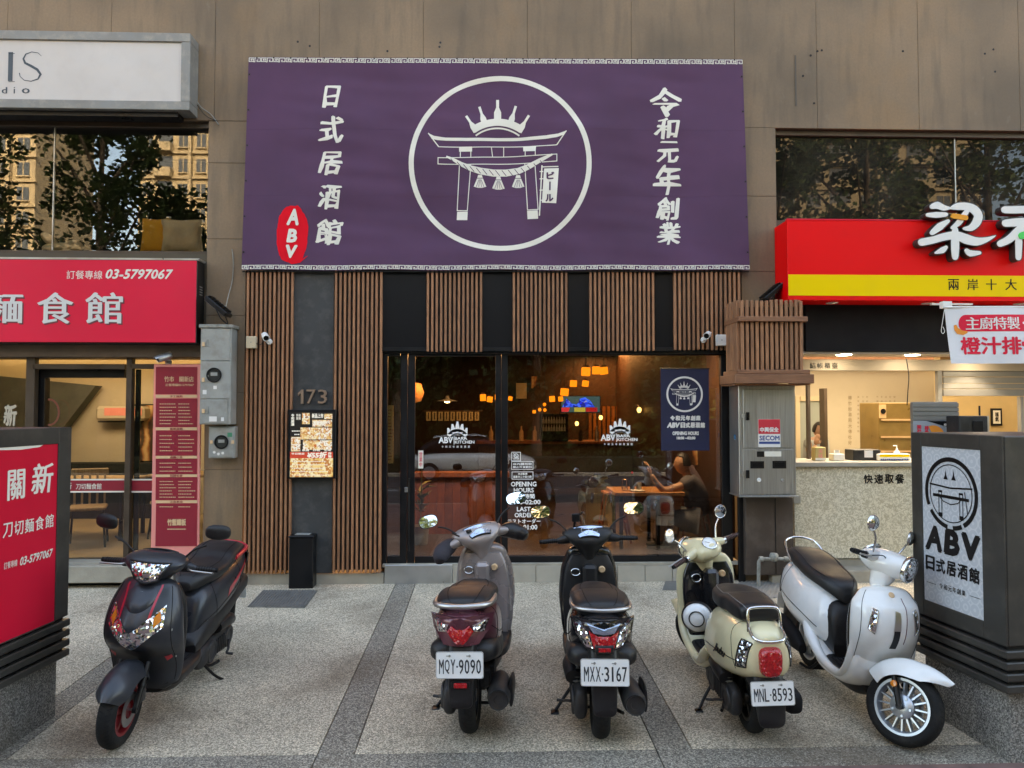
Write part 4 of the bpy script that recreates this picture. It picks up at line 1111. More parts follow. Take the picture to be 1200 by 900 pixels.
# ------------------------------------------------------------------ left shop front (parts of the building)
bf = X['brownframe']
YL = YF + .08
clear = glass('clear_shop_glass', (.97, .96, .94), 1.5, 1.0, .0)
def lm_(px0, py0, px1, py1, Y=YL, d=.08, m=bf, nm='frame_member', par=None): return MB().pbox(px0, py0, px1, py1, Y, d, .003).build(nm, m, par or B)
ppart('lintel', -150, 401, 237, 418, YF + .0, .3, mat('lintel_brown', (.16, .11, .08), .6, var=.2), .004)
lm_(-150, 413.5, 237, 419); 
lm_(28, 419, 38, 660); lm_(146, 419, 152.5, 660); lm_(38.1, 426.5, 145.9, 432.5); lm_(152.6, 426.5, 236, 432); lm_(-150, 419, -60, 660)
lm_(38, 432.6, 145.9, 442.5, YL + .1, .1, X['black']); lm_(38, 442.6, 50, 660, YL + .1, .1, X['black'])
lm_(-150, 655, 27.9, 662); lm_(152.6, 653.5, 181, 664)
ld = lm_(50.1, 654, 145.9, 664, YL + .12, .05, nm='door_rail')
for a, b_, c_, d_ in ((38.1, 419, 145.9, 426.4), (152.6, 419, 236, 426.4), (-60, 419, 27.9, 654.9), (50.1, 442.6, 145.9, 653.9), (152.6, 432.1, 181, 653.4)):
    MB().pbox(a + .1, b_ + .1, c_ - .1, d_ - .1, YL + .05 if a != 50.1 else YL + .14, .006).build('pane', clear, B)
lm_(157, 433, 163, 653, YL + .06, .02, X['black'])
ppart('doorstep', -150, 664, 237, 684, YF - .12, .5, X['plinth'], .008)
ppart('threshold', -150, 660, 237, 664.5, YF + .0, .4, X['plinth'], .004)
# red band across the glass
mb = MB()
for a, c_ in ((50.5, 145.5), (152.8, 181)):
    x0, x1, z0, z1 = px_rect(a, 562, c_, 577, YL + .045); mb.flat([(x0, z0), (x1, z0), (x1, z1), (x0, z1)], wall_fn(YL + .045))
mb.build('glass_band', X['darkred'], B)
mb = MB()
for a, c_ in ((50.5, 145.5), (152.8, 181)):
    for y0_, y1_ in ((561.2, 563), (575.4, 577.2)):
        x0, x1, z0, z1 = px_rect(a, y0_, c_, y1_, YL + .043); mb.flat([(x0, z0), (x1, z0), (x1, z1), (x0, z1)], wall_fn(YL + .043))
pwrite(mb, '關新', 72, 565.5, 84, 573.5, YL + .043, bold=.03); pwrite(mb, '刀切麵食館', 89, 566.5, 119, 573.5, YL + .043, bold=.01)
mb.build('glass_lettering', X['print_white'], B)
mb = MB(); Yr = YL + .043
pts = [W(60 - 2 + 11 * cos(a), 483 + 15 * sin(a), Yr) for a in [radians(-100 + 20 * i) for i in range(11)]]
mb.stroke([(p.x, p.z) for p in pts], .02, wall_fn(Yr)); mb.build('glass_logo', mat('brown_print', (.18, .05, .03), .6), B)
mb = MB(); pwrite(mb, '新', 4, 474, 20, 500, Yr, bold=.03, warp=.1); mb.build('glass_logo', mat('pale_print', (.55, .50, .40), .6), B)
# interior of the noodle shop
beige = mat('beige_wall', (.55, .49, .38), .8, var=.06, vs=1, dirt=.1); warmlight = emis('cove_light', (1.0, .76, .44), 1.0); slate = mat('slate_wall', (.075, .078, .07), .8, var=.3, vs=3)
tanfloor = mat('tan_floor', (.33, .26, .17), .45, var=.1, vs=2)
YI = 11.6; FZ = .19
XA, XBd = -8.6, XL + .3
MB().box(XA, XBd, YI, YI + .1, FZ, 2.9).build('shop_wall', beige, B)
MB().box(XBd - .02, XBd + .12, YF + .3, YI + .1, FZ, 2.95).build('partition_wall', beige, B)
MB().box(XA - .1, XA, YF + .2, YI + .1, FZ, 2.95).build('partition_wall', slate, B)
MB().box(XA, XBd, YF + .15, YI, FZ - .1, FZ).build('shop_floor', tanfloor, B)
MB().box(XA, XBd, YF + .3, YI, 2.80, 2.9).build('shop_ceiling', beige, B)
mb = MB()   # lowered trays that hide the warm tubes
for (a, b_, c_, d_, z_) in ((-8.6, -5.2, 8.6, 9.5, 2.52), (-5.0, -2.9, 9.3, 10.2, 2.55), (-8.0, -3.2, 10.7, 11.3, 2.55)):
    mb.box(a, b_, c_, d_, z_, z_ + .06, .01)
mb.build('ceiling_tray', beige, B)
mb = MB()
for (a, b_, c_, d_, z_) in ((-8.5, -5.3, 8.7, 9.4, 2.60), (-4.9, -3.0, 9.4, 10.1, 2.63), (-7.9, -3.3, 10.8, 11.2, 2.63)):
    mb.box(a, b_, c_, d_, z_, z_ + .03)
mb.build('cove_light', warmlight, B)
# slate wall with the slanting edge (stair side)
YS2 = 11.3
P = [W(*p, YS2) for p in ((-120, 440), (108, 448), (68, 520), (-120, 520))]
mb = MB(); mb.prism([(p.x, p.z) for p in [W(-160, 425, YS2), W(112, 452, YS2), W(70, 506, YS2), W(70, 545, YS2), W(-160, 545, YS2)]], lambda u, v, w_: (u, YS2 + w_, v), .2)
mb.build('stair_side', slate, B)
# picture of brushwork on the back wall
m, t_, b__ = _nodes('brush_mural'); tc = t_.nodes.new('ShaderNodeTexCoord'); wv = t_.nodes.new('ShaderNodeTexWave'); wv.inputs['Scale'].default_value = 1.6; wv.inputs['Distortion'].default_value = 9; wv.inputs['Detail'].default_value = 4
t_.links.new(tc.outputs['Object'], wv.inputs['Vector']); cr = t_.nodes.new('ShaderNodeValToRGB'); e = cr.color_ramp.elements; e[0].color = (.06, .03, .015, 1); e[1].color = (.62, .42, .2, 1); e[0].position = .15
x__ = cr.color_ramp.elements.new(.5); x__.color = (.35, .14, .05, 1); t_.links.new(wv.outputs[0], cr.inputs[0]); t_.links.new(cr.outputs[0], b__.inputs['Base Color']); X['mural'] = m
t = thing('wall_picture', 'brown brushwork picture on the wall of the noodle shop', 'picture', tuple(W(175, 540, YI - .1)))
MB().pbox(158, 475, 205, 540, YI - .06, .03).build('canvas', X['mural'], t)
MB().pbox(156.5, 473.5, 206.5, 541.5, YI - .045, .04).build('picture_frame', X['black'], t)
# air conditioner
t = thing('air_conditioner', 'beige wall air conditioner inside the noodle shop', 'air conditioner', tuple(W(150, 495, YI - .3)))
MB().pbox(111, 476, 168, 493, YI - .28, .26, .04).build('housing', beige, t)
MB().pbox(122, 478, 166, 487, YI - .285, .01, .002).build('front_panel', X['pink'], t)
MB().pbox(114, 493.2, 165, 495, YI - .22, .12, .01).build('air_outlet', X['black'], t)
# dark serving zone, tables and chairs
mb = MB(); mb.pbox(-100, 543, 205, 640, 11.2, .3, .01); mb.build('kitchen_counter', X['blackmat'], B)
def table(x, y, w_, d_, h_, zf, m_, ml, label, group=None, cat='table'):
    t = thing('dining_table', label, cat, (x, y, zf), group)
    MB().box(x - w_ / 2, x + w_ / 2, y - d_ / 2, y + d_ / 2, zf + h_ - .035, zf + h_, .006).build('table_top', m_, t)
    for sx in (-1, 1):
        for sy in (-1, 1):
            cx, cy = x + sx * (w_ / 2 - .06), y + sy * (d_ / 2 - .06)
            MB().box(cx - .02, cx + .02, cy - .02, cy + .02, zf, zf + h_ - .036).build('leg', ml, t)
    return t
def chair(x, y, rz, zf, m_, ml, label, group):
    t = thing('dining_chair', label, 'chair', (x, y, zf), group, rz)
    t['_local'] = 1
    MB().box(-.2, .2, -.2, .2, .43, .47, .012).build('seat', m_, t)
    b_ = MB()
    for k in range(5): b_.box(-.16 + k * .08 - .012, -.16 + k * .08 + .012, .185, .2, .47, .84)
    b_.box(-.2, .2, .18, .21, .82, .90, .01); b_.build('backrest', m_, t)
    for sx in (-1, 1):
        for sy in (-1, 1):
            l = MB(); l.tube([(sx * .17, sy * .17, .44), (sx * .2, sy * .21, 0)], .013, 6); l.build('leg', ml, t)
    del t['_local']
    return t
dkwood = X['slatdark']; tanw = wood('tan_chair_wood', (.25, .16, .08), (.42, .29, .15))
table(-5.0, 9.6, 1.1, .7, .75, FZ, tanw, X['black'], 'brown dining table just inside the noodle shop door', 'noodle shop tables')
table(-4.05, 10.3, .9, .7, .75, FZ, tanw, X['black'], 'dining table behind the menu board side of the noodle shop', 'noodle shop tables')
chair(-4.75, 9.0, .4, FZ, tanw, X['black'], 'wooden slat back chair nearest the noodle shop door', 'noodle shop chairs')
chair(-3.95, 9.5, -.5, FZ, tanw, X['black'], 'wooden chair beside the red menu board behind the glass', 'noodle shop chairs')
chair(-5.5, 9.1, 2.8, FZ, tanw, X['black'], 'wooden chair at the left end of the noodle shop table', 'noodle shop chairs')
def area(name, loc, size, energy, col, rot=(0, 0, 0), sy=None):
    l = bpy.data.lights.new(name, 'AREA'); l.energy = energy; l.color = col; l.size = size; l.shape = 'RECTANGLE'; l.size_y = sy or size
    o = bpy.data.objects.new(name, l); o.location = loc; o.rotation_euler = rot; COL.objects.link(o); return o
area('ceiling_lamp_light', (-5.2, 9.6, 2.75), 1.5, 8.5, (1, .84, .62))

# red menu board standing against the wall edge
t = thing('menu_board', 'tall narrow dark red menu board with pink border beside the left shop door', 'menu board', tuple(W(206, 650, YF - .04)))
Ym = YF - .04
MB().pbox(178.5, 427, 234, 652, Ym, .03, .003).build('board', X['pink'], t)
mb = MB()
for a, b_ in ((430, 462), (467, 500.5), (504.5, 534), (537.5, 556), (559, 586), (590, 640)):
    x0, x1, z0, z1 = px_rect(182.5, a, 231, b_, Ym - .003); mb.box(x0, x1, Ym - .004, Ym - .0005, z0, z1)
mb.build('menu_panel', X['darkred'], t)
mb = MB()
pwrite(mb, '竹市　關新店', 192.5, 441, 227, 447.5, Ym - .006, bold=.02); pwrite(mb, '訂餐專線03-5797067', 194, 449.5, 227, 452.6, Ym - .006, bold=.02)
for i, (y0_, y1_, n_) in enumerate(((471, 498, 7), (508, 530, 5), (540, 554, 3), (562, 584, 6), (592, 595, 1))):
    for j, (a, c_) in enumerate(((187, 207), (209, 229))): dashes(mb, a, y0_, c_, y1_, Ym - .006, n_, .9, (.6, 1), seed=i * 3 + j)
pwrite(mb, '竹塹鐵板', 196, 608, 218, 616, Ym - .006, bold=.05)
dashes(mb, 196, 618, 218, 621, Ym - .006, 1, 1.2, (.95, 1))
mb.build('lettering', X['gold'], t)
mb = MB()
for y in (464.5, 502.5, 535.8, 557.5, 588): 
    x0, x1, z0, z1 = px_rect(182.5, y - 1.6, 231, y + 1.5, Ym - .003); mb.box(x0, x1, Ym - .004, Ym - .0005, z0, z1)
mb.build('heading_strip', X['gold'], t)
mb = MB()
for y, s_ in ((464.5, '手工麵類'), (502.5, '飯類湯類'), (535.8, '湯麵小菜'), (557.5, '招牌套餐'), (588, '注意事項')): pwrite(mb, s_, 199, y - 1.3, 214, y + 1.3, Ym - .006, bold=.02)
mb.build('heading_lettering', X['darkred'], t)

# ------------------------------------------------------------------ electricity boxes on the left pilaster
t = thing('meter_box', 'tall grey electricity cabinet with three hinged doors and one round meter window', 'meter box', tuple(W(252, 498, YF)))
Yx = YF - .19
MB().pbox(234.5, 384, 270.5, 497.5, Yx, .187, .004).build('housing', X['galv'], t)
MB().pbox(233, 380, 272.5, 384, Yx - .02, .208, .004).build('rain_cap', X['pipe'], t)
for a, b_, w_ in ((385, 422.5, 269), (424, 467, 269), (468.5, 496, 266)):
    MB().pbox(236, a, w_, b_, Yx - .008, .009, .002).build('door', X['galv'], t)
    MB().pbox(236.5, (a + b_) / 2 - 3, 239.5, (a + b_) / 2 + 2, Yx - .02, .011, .001).build('padlock', X['gold'], t)
    MB().pbox(241.5, (a + b_) / 2 - 6, 244, (a + b_) / 2 + 2, Yx - .014, .005, .001).build('latch', X['pipe'], t)
def meter(px, py, r_, Y, tt):
    p = W(px, py, Y)
    mb = MB(); mb.lathe([(r_ * .8, 0), (r_ * .85, -.012), (r_, -.012), (r_, .004)], p, (0, 1, 0), 28); mb.build('meter_ring', X['black'], tt, smooth=40)
    mb = MB(); mb.lathe([(0, -.004), (r_ * .8, -.004)], p, (0, 1, 0), 28); mb.build('meter_glass', mat('meter_glass', (.05, .05, .045), .08), tt)
    mb = MB(); mb.box(p.x - r_ * .45, p.x + r_ * .45, Y - .006, Y - .0045, p.z - r_ * .1, p.z + r_ * .35); mb.build('dial', X['galv'], tt)
meter(251, 439.5, .075, Yx - .008, t)
mb = MB()
for (a, b_, c_, d_) in ((245, 488, 254, 494), (237.5, 457, 242, 462), (250, 452, 254, 456), (259, 489, 262.5, 493.5)):
    x0, x1, z0, z1 = px_rect(a, b_, c_, d_, Yx - .0095); mb.box(x0, x1, Yx - .0095, Yx - .0075, z0, z1)
mb.build('sticker', X['white'], t)
t = thing('meter_box', 'small square grey meter box under the tall cabinet with one round dial', 'meter box', tuple(W(259, 538, YF)))
MB().pbox(244.5, 500, 274.5, 537, YF - .12, .117, .004).build('housing', X['galv'], t)
MB().pbox(246, 501.5, 273, 535.5, YF - .127, .008, .002).build('door', X['galv'], t)
meter(259.5, 518, .07, YF - .127, t)
for px in (247.5, 272.5): MB().pbox(px - 1.5, 516, px + 1.5, 520, YF - .14, .013, .001).build('padlock', X['gold'], t)
MB().pbox(266.5, 507, 272, 512, YF - .129, .002).build('sticker', mat('green_sticker', (.05, .25, .14), .5), t)
mb = MB(); 
for (px, py) in ((251, 530), (256, 532), (261, 531)):
    p = W(px, py, YF - .128); mb.lathe([(0, -.001), (.014, -.001), (.014, .002)], p, (0, 1, 0), 12)
mb.build('sticker', X['white'], t)
mb = MB(); mb.tube([W(266, 498, YF - .06), W(266, 500.5, YF - .06)], .012, 8); mb.build('conduit', X['pipe'], t, smooth=50)

def floodlight(px, py, label, flip=1, s=1.0, Y=YF - .18):
    p = W(px, py, Y)
    t = thing('floodlight', label, 'floodlight', tuple(p), 'floodlights aimed at the signs')
    M_ = Matrix.Translation(p) @ Matrix.Rotation(radians(40 * flip), 4, 'Y')
    mb = MB(M_); mb.box(-.13 * s, .13 * s, -.09 * s, .09 * s, -.02 * s, .025 * s, .008); mb.build('housing', X['black'], t)
    for k in range(7):
        mb = MB(M_); mb.box(-.11 * s + k * .033 * s, -.10 * s + k * .033 * s, -.085 * s, .085 * s, .026 * s, .045 * s); mb.build('cooling_fin', X['black'], t)
    mb = MB(M_); mb.box(-.115 * s, .115 * s, -.075 * s, .075 * s, -.024 * s, -.0205 * s); mb.build('lens', mat('lens_' + str(flip), (.25, .25, .24), .1), t)
    q_ = p + Vector((.09 * s * flip, .02, -.17 * s))
    mb = MB(); mb.tube([M_ @ Vector((0, -.095 * s, 0)), p + Vector((.06 * flip, -.09 * s, -.12 * s)), q_, p + Vector((.06 * flip, .09 * s, -.12 * s)), M_ @ Vector((0, .095 * s, 0))], .006, 6)
    mb.build('bracket', X['black'], t)
    return t
floodlight(255.5, 360, 'black floodlight on top of the tall grey cabinet', 1, 1.05)
floodlight(905, 343, 'black floodlight half hidden behind the wooden cabinet cover', -1, 1.0, YF - .12)
t = thing('cable', 'pale cable hanging down the stone pilaster to the left floodlight', 'cable', tuple(W(262, 340, YF)))
mb = MB(); mb.tube([W(272, 292, YF - .012), W(273.5, 310, YF - .012), W(272, 330, YF - .012), W(268, 345, YF - .05), W(264, 362, YF - .1)], .005, 6, spline=5); mb.build('wire', X['pipe'], t)

def cctv(px, py, label, aim, m_, s=1.0, Y=YF - .2, mount=YF - .06, junction=None):
    p = W(px, py, Y)
    t = thing('security_camera', label, 'security camera', tuple(p), 'security cameras on the shop fronts')
    d = Vector(aim).normalized()
    q_ = d.to_track_quat('X', 'Z').to_matrix().to_4x4(); M_ = Matrix.Translation(p) @ q_
    mb = MB(M_); mb.lathe([(0, -.075 * s), (.026 * s, -.07 * s), (.032 * s, -.05 * s), (.033 * s, .055 * s), (.030 * s, .062 * s), (.026 * s, .058 * s)], (0, 0, 0), (1, 0, 0), 20); mb.build('body', m_, t, smooth=40)
    mb = MB(M_); mb.lathe([(0, .057 * s), (.026 * s, .057 * s)], (0, 0, 0), (1, 0, 0), 20); mb.build('lens', X['blackgloss'], t)
    mb = MB(M_); mb.sheet(lambda u, v: (-.07 * s + .155 * s * u, .036 * s * sin((v - .5) * 2.4), .036 * s * cos((v - .5) * 2.4)), 2, 10, .003); mb.build('sun_hood', m_, t, smooth=50)
    e_ = Vector((p.x, mount, p.z - .035 * s))
    mb = MB(); mb.tube([p, p + Vector((0, .05, -.035 * s)), e_], .011 * s, 8); mb.lathe([(0, -.012), (.028 * s, -.012), (.032 * s, 0)], e_, (0, 1, 0), 16); mb.build('bracket', m_, t, smooth=50)
    return t
cctv(311, 395, 'white security camera on the left wooden screen', (.45, -1, -.35), X['white'])
cctv(829, 393, 'white security camera on the wooden screen at the right', (-.5, -1, -.25), X['white'])
cctv(192, 419, 'small grey camera above the red menu board', (-.8, -.8, -.45), X['steel'], 1.1, YF - .12, YF - .01)
cream = mat('cream_plastic', (.62, .52, .36), .5)
for px0, py0, px1, py1, lb in ((288, 394, 300, 408, 'cream junction box on the left wooden screen'), (840, 392, 852, 405, 'cream junction box on the screen at the right camera')):
    t = thing('junction_box', lb, 'junction box', tuple(W(px0 + 6, py1, YF - .1)), 'junction boxes of the cameras')
    MB().pbox(px0, py0, px1, py1, YF - .105, .048, .005).build('box', cream if px0 < 400 else X['white'], t)
    mb = MB(); p = W(px0 + 6, (py0 + py1) / 2, YF - .106); mb.lathe([(0, -.001), (.006, -.001), (.006, .003)], p, (0, 1, 0), 8); mb.build('screw', X['pipe'], t)
mb = MB(); mb.tube([W(300, 402, YF - .09), W(305, 404, YF - .08), W(310, 399, YF - .09)], .004, 6, spline=4)
t = thing('camera_cable', 'short black cable between the cream box and the left camera', 'cable', tuple(W(304, 404, YF - .08))); mb.build('wire', X['black'], t)

# lit picture menu
t = thing('menu_light_box', 'black framed light box with a colourful food menu under the house number', 'menu light box', tuple(W(365, 561, YF)))
Yp = YF - .11
MB().pbox(337, 480, 393.5, 561, Yp, .088, .004).build('box_frame', X['black'], t)
def poster_mat(name, cols_, scale, e=.035):
    m, t_, b_ = _nodes(name)
    tc = t_.nodes.new('ShaderNodeTexCoord'); vo = t_.nodes.new('ShaderNodeTexVoronoi'); vo.inputs['Scale'].default_value = scale
    nz = t_.nodes.new('ShaderNodeTexNoise'); nz.inputs['Scale'].default_value = scale * .9; nz.inputs['Detail'].default_value = 5
    t_.links.new(tc.outputs['Object'], vo.inputs['Vector']); t_.links.new(tc.outputs['Object'], nz.inputs['Vector'])
    sp = t_.nodes.new('ShaderNodeSeparateColor'); t_.links.new(vo.outputs['Color'], sp.inputs[0])
    ad = t_.nodes.new('ShaderNodeMath'); ad.operation = 'MULTIPLY_ADD'; ad.inputs[1].default_value = .55; t_.links.new(sp.outputs[0], ad.inputs[0]); t_.links.new(nz.outputs[0], ad.inputs[2])
    sb = t_.nodes.new('ShaderNodeMath'); sb.operation = 'SUBTRACT'; sb.inputs[1].default_value = .25; t_.links.new(ad.outputs[0], sb.inputs[0])
    cr = t_.nodes.new('ShaderNodeValToRGB'); cr.color_ramp.interpolation = 'CONSTANT'
    e_ = cr.color_ramp.elements
    for i, c_ in enumerate(cols_):
        el = e_[i] if i < 2 else e_.new(i / len(cols_)); el.position = i / len(cols_); el.color = (*c_, 1)
    t_.links.new(sb.outputs[0], cr.inputs[0]); t_.links.new(cr.outputs[0], b_.inputs['Base Color']); t_.links.new(cr.outputs[0], b_.inputs['Emission Color'])
    b_.inputs['Emission Strength'].default_value = e; b_.inputs['Roughness'].default_value = .3
    return m
Yq = Yp - .002
MB().pbox(339.5, 483, 390.5, 559.5, Yq, .0015).build('poster', mat('poster_black', (.02, .015, .012), .4), t)
food = poster_mat('food_photos', [(.55, .10, .03), (.75, .45, .16), (.85, .70, .42), (.60, .26, .08), (.85, .80, .70), (.25, .07, .03)], 38)
food2 = poster_mat('yellow_food_photos', [(.80, .50, .12), (.85, .62, .25), (.55, .20, .05), (.88, .75, .45), (.75, .38, .10)], 32)
redp = mat('poster_red', (.62, .06, .03), .4, emit=.03, ecol=(.6, .08, .04))
def pflat(mb, a, b_, c_, d_, Y):
    x0, x1, z0, z1 = px_rect(a, b_, c_, d_, Y); mb.flat([(x0, z0), (x1, z0), (x1, z1), (x0, z1)], wall_fn(Y))
mb = MB(); 
for r_ in ((354, 484, 363, 497), (366, 492, 389, 500), (352, 501, 389, 515), (341, 512, 352, 529), (355, 516, 389, 527), (380, 485, 389.5, 491)): pflat(mb, *r_, Yq - .001)
mb.build('food_photo', food, t)
mb = MB(); pflat(mb, 339.8, 537, 390.2, 559, Yq - .001); mb.build('food_photo', food2, t)
mb = MB(); pflat(mb, 339.8, 529.5, 390.2, 537, Yq - .001); mb.build('price_band', redp, t)
mb = MB(); pwrite(mb, '¥55折', 360, 529.5, 383, 537, Yq - .003, bold=.05, shear=.15); pwrite(mb, '炸\n物', 384.5, 529.8, 388.5, 536.6, Yq - .003, bold=.05); pwrite(mb, '平日限定', 341.5, 530.5, 357, 533, Yq - .003, bold=.03)
pwrite(mb, '令\n和\n居\n酒', 341, 485, 345, 499, Yq - .003, bold=.04); pwrite(mb, '宵夜\n聚餐', 347, 485, 352.5, 492, Yq - .003, bold=.02); pwrite(mb, '新品上市', 365.5, 484.5, 379, 490, Yq - .003, bold=.05); pwrite(mb, '海鮮燒烤', 367, 493, 382, 498.5, Yq - .003, bold=.04)
pwrite(mb, '串燒　炸物　生啤', 354, 526.3, 388, 529, Yq - .003, bold=.03)
for i in range(6): dashes(mb, 342 + (i % 2) * 3, 503 + i * 4, 353, 506 + i * 4, Yq - .003, 1, 1.2, (.7, 1), seed=50 + i)
for i in range(5): dashes(mb, 342, 539 + i * 4, 389, 541.5 + i * 4, Yq - .003, 1, .9, (.8, 1), seed=80 + i)
mb.build('lettering', mat('poster_white', (.85, .82, .72), .5, emit=.03, ecol=(.85, .8, .7)), t)

# black post box standing in front of the grey panel
p = G(354, 690); t = thing('waste_bin', 'tall slim black metal bin standing in front of the grey panel', 'bin', (p.x, p.y, gz(p.y)))
a, c_ = W(338.5, 660, p.y).x, W(366.8, 660, p.y).x; zt = W(354, 628, p.y).z; zb_ = gz(p.y)
s_ = MB(); s_.box(a, c_, p.y, p.y + .25, zb_, zt - .02, .006); s_.build('body', X['black'], t)
l_ = MB(); l_.box(a - .006, c_ + .006, p.y - .006, p.y + .256, zt - .02, zt, .006); l_.build('lid', X['black'], t)
i_ = MB(); i_.box(a + .04, c_ - .05, p.y + .05, p.y + .2, zt + .0005, zt + .006, .002); i_.build('ash_tray', X['galv'], t)

# ------------------------------------------------------------------ steel cabinet and its wooden cover
Yc = YF - .30
t = thing('steel_cabinet', 'large brushed steel wall cabinet with red and white security company sticker', 'cabinet', tuple(W(900, 580, YF)))
x0, x1, z0, z1 = px_rect(866, 452, 932.5, 580.5, Yc)
MB().box(x0, x1, Yc, YF - .003, z0, z1, .005).build('housing', X['steel'], t)
MB().box(x0 - .01, x1 + .012, Yc - .03, YF - .004, z0 - .016, z0 - .001, .003).build('bottom_lip', X['steel'], t)
MB().pbox(871, 456, 930, 525, Yc - .008, .008, .003).build('door', X['steel'], t)
MB().pbox(871, 526.5, 930, 579, Yc - .008, .008, .003).build('door', X['steel'], t)
for px0, py0, px1, py1 in ((879.5, 540.5, 895.5, 549), (905.5, 540, 921.5, 549)):
    MB().pbox(px0, py0, px1, py1, Yc - .014, .006, .001).build('display_frame', X['black'], t)
    MB().pbox(px0 + 2, py0 + 2, px1 - 2, py1 - 2, Yc - .0155, .0015).build('display', X['blackgloss'], t)
MB().pbox(888.5, 491, 914.5, 524, Yc - .0095, .0015).build('sticker', X['white'], t)
MB().pbox(888.8, 491.3, 914.2, 508.5, Yc - .011, .001).build('sticker_red', mat('sticker_red', (.62, .03, .05), .5), t)
MB().pbox(889.5, 517.5, 914, 520.2, Yc - .011, .001).build('sticker_stripe', mat('sticker_blue', (.02, .06, .25), .5), t)
mb = MB(); pwrite(mb, '中興保全', 890.5, 500.5, 912.5, 506.5, Yc - .0125, bold=.04); mb.build('sticker_lettering', X['white'], t)
mb = MB(); pwrite(mb, 'SECOM', 890, 510.5, 913.5, 516.2, Yc - .011, bold=.03); mb.build('sticker_lettering', bpy.data.materials['sticker_blue'], t)
MB().pbox(887, 529, 895.5, 535.5, Yc - .0098, .0018).build('label_plate', X['black'], t)
MB().pbox(896, 529, 915.5, 535, Yc - .0098, .0018).build('label_plate', X['print_white'], t)
for (px, py, r_, m_) in ((889.5, 562.5, .022, X['white']), (917, 563, .018, X['galv'])):
    p = W(px, py, Yc - .008); mb = MB(); mb.lathe([(0, -.006), (r_ * .8, -.006), (r_, 0)], p, (0, 1, 0), 18); mb.build('knob', m_, t, smooth=40)
for py in (488, 556):
    MB().pbox(874.5, py - 5, 878.5, py + 4.5, Yc - .02, .012, .003).build('latch', X['black'], t)
    MB().pbox(869.5, py - 3, 873, py + 2, Yc - .016, .008, .002).build('hinge', X['alu'], t)
p = W(859, 515, Yc + .1); MB().box(x0 - .003, x0 - .0005, Yc + .1, Yc + .14, p.z, p.z + .05).build('side_sticker', mat('sticker_cyan', (.03, .2, .4), .5), t)
# lower column box below the cabinet
MBp = MB(); x0b, x1b, z0b, z1b = px_rect(874, 581.5, 930, 674, YF - .12); MBp.box(x0b, x1b, YF - .12, YF - .003, z0b, z1b - .01, .004)
t2 = thing('column_casing', 'dark brown metal casing below the steel cabinet', 'casing', tuple(W(900, 674, YF)))
MBp.build('casing', mat('dark_brown_casing', (.075, .055, .045), .45, .2, var=.15, vs=3, dirt=.3), t2)
MB().pbox(866, 583, 873.5, 684, YF - .05, .047, .003).build('side_strip', X['black'], t2)
MB().pbox(908.5, 584, 909.5, 673, YF - .123, .003).build('seam', X['black'], t2)
# wooden slatted cover
t = thing('cabinet_cover', 'reddish wooden slatted box above the steel cabinet', 'wooden cover', tuple(W(905, 455, YF)))
Yw = YF - .48
x0, x1, z0, z1 = px_rect(868.5, 352, 941, 434, Yw)
xl = W(850, 395, YF).x
MB().box(x0 + .03, x1 - .03, Yw + .05, YF - .004, z0 - .02, z1 - .06).build('backing_board', X['backing'], t)
n = 13
w_ = .030
s_ = MB().box(-w_ / 2, w_ / 2, 0, .03, 0, z1 - z0, .003).build('slat', X['slat'])
place(s_, t, (x0 + w_ / 2, Yw, z0))
for k in range(1, n): copy_part(s_, 'slat', t, (x0 + w_ / 2 + (x1 - x0 - w_) * k / (n - 1), Yw, z0 + R.uniform(-.006, .012)))
for k in range(1, 9):
    y = Yw + .045 * k + .01
    copy_part(s_, 'slat', t, (x0 + .001, y, z0 + R.uniform(-.006, .012)), rot=(0, 0, radians(90)))
    copy_part(s_, 'slat', t, (x1 - .001 - .03 * 0, y, z0 + R.uniform(-.006, .012)), rot=(0, 0, radians(90)))
zr1 = W(905, 373.5, Yw).z
fr2 = wood('cover_rail', (.22, .09, .045), (.33, .15, .075), axis=(1.2, 12, 12))
for nm, za, zb_, g_ in (('rail', zr1 - .03, zr1 + .02, .035), ('ledge', W(905, 438.5, Yw).z, W(905, 433.5, Yw).z, .05), ('ledge', W(905, 449.5, Yw).z, W(905, 438.8, Yw).z, .085)):
    mb = MB(); mb.box(x0 - g_, x1 + g_, Yw - .028 - g_ * .3, Yw - .001, za, zb_, .004); mb.box(x0 - g_, x0 - .017, Yw, YF - .06, za, zb_, .004); mb.box(x1 + .017, x1 + g_, Yw, YF - .06, za, zb_, .004)
    mb.build(nm, fr2, t)
MB().box(x0 - .07, x1 + .07, Yw + .0, YF - .05, W(905, 450, Yw).z - .01, W(905, 449.7, Yw).z - .002).build('bottom_board', fr2, t)

# water pipe at the foot of the casing
t = thing('water_pipe', 'grey water pipe with a valve hooped above the pavement at the casing foot', 'pipe', tuple(W(907, 685, YF - .2)))
Y_ = YF - .22
mb = MB(); mb.tube([W(889, 686, Y_), W(889, 664, Y_), W(890, 657, Y_), W(896, 655, Y_), W(920, 655, Y_), W(926, 657, Y_), W(927, 664, Y_), W(927, 684, Y_)], .018, 10, spline=3); mb.build('pipe', X['pipe'], t, smooth=50)
mb = MB(); p = W(907, 654, Y_); mb.lathe([(0, .05), (.035, .05), (.045, .03), (.045, -.01), (.03, -.03), (0, -.03)], p, (0, 0, 1), 16); mb.build('valve', X['pipe'], t, smooth=50)
for px in (892, 921): 
    p = W(px, 655, Y_); mb = MB(); mb.lathe([(.018, -.02), (.027, -.02), (.027, .02), (.018, .02)], p, (1, 0, 0), 12); mb.build('coupling', X['pipe'], t, smooth=50)
t = thing('water_pipe', 'thin grey pipe rising from the pavement left of the wooden screens', 'pipe', tuple(W(275, 686, YF - .08)))
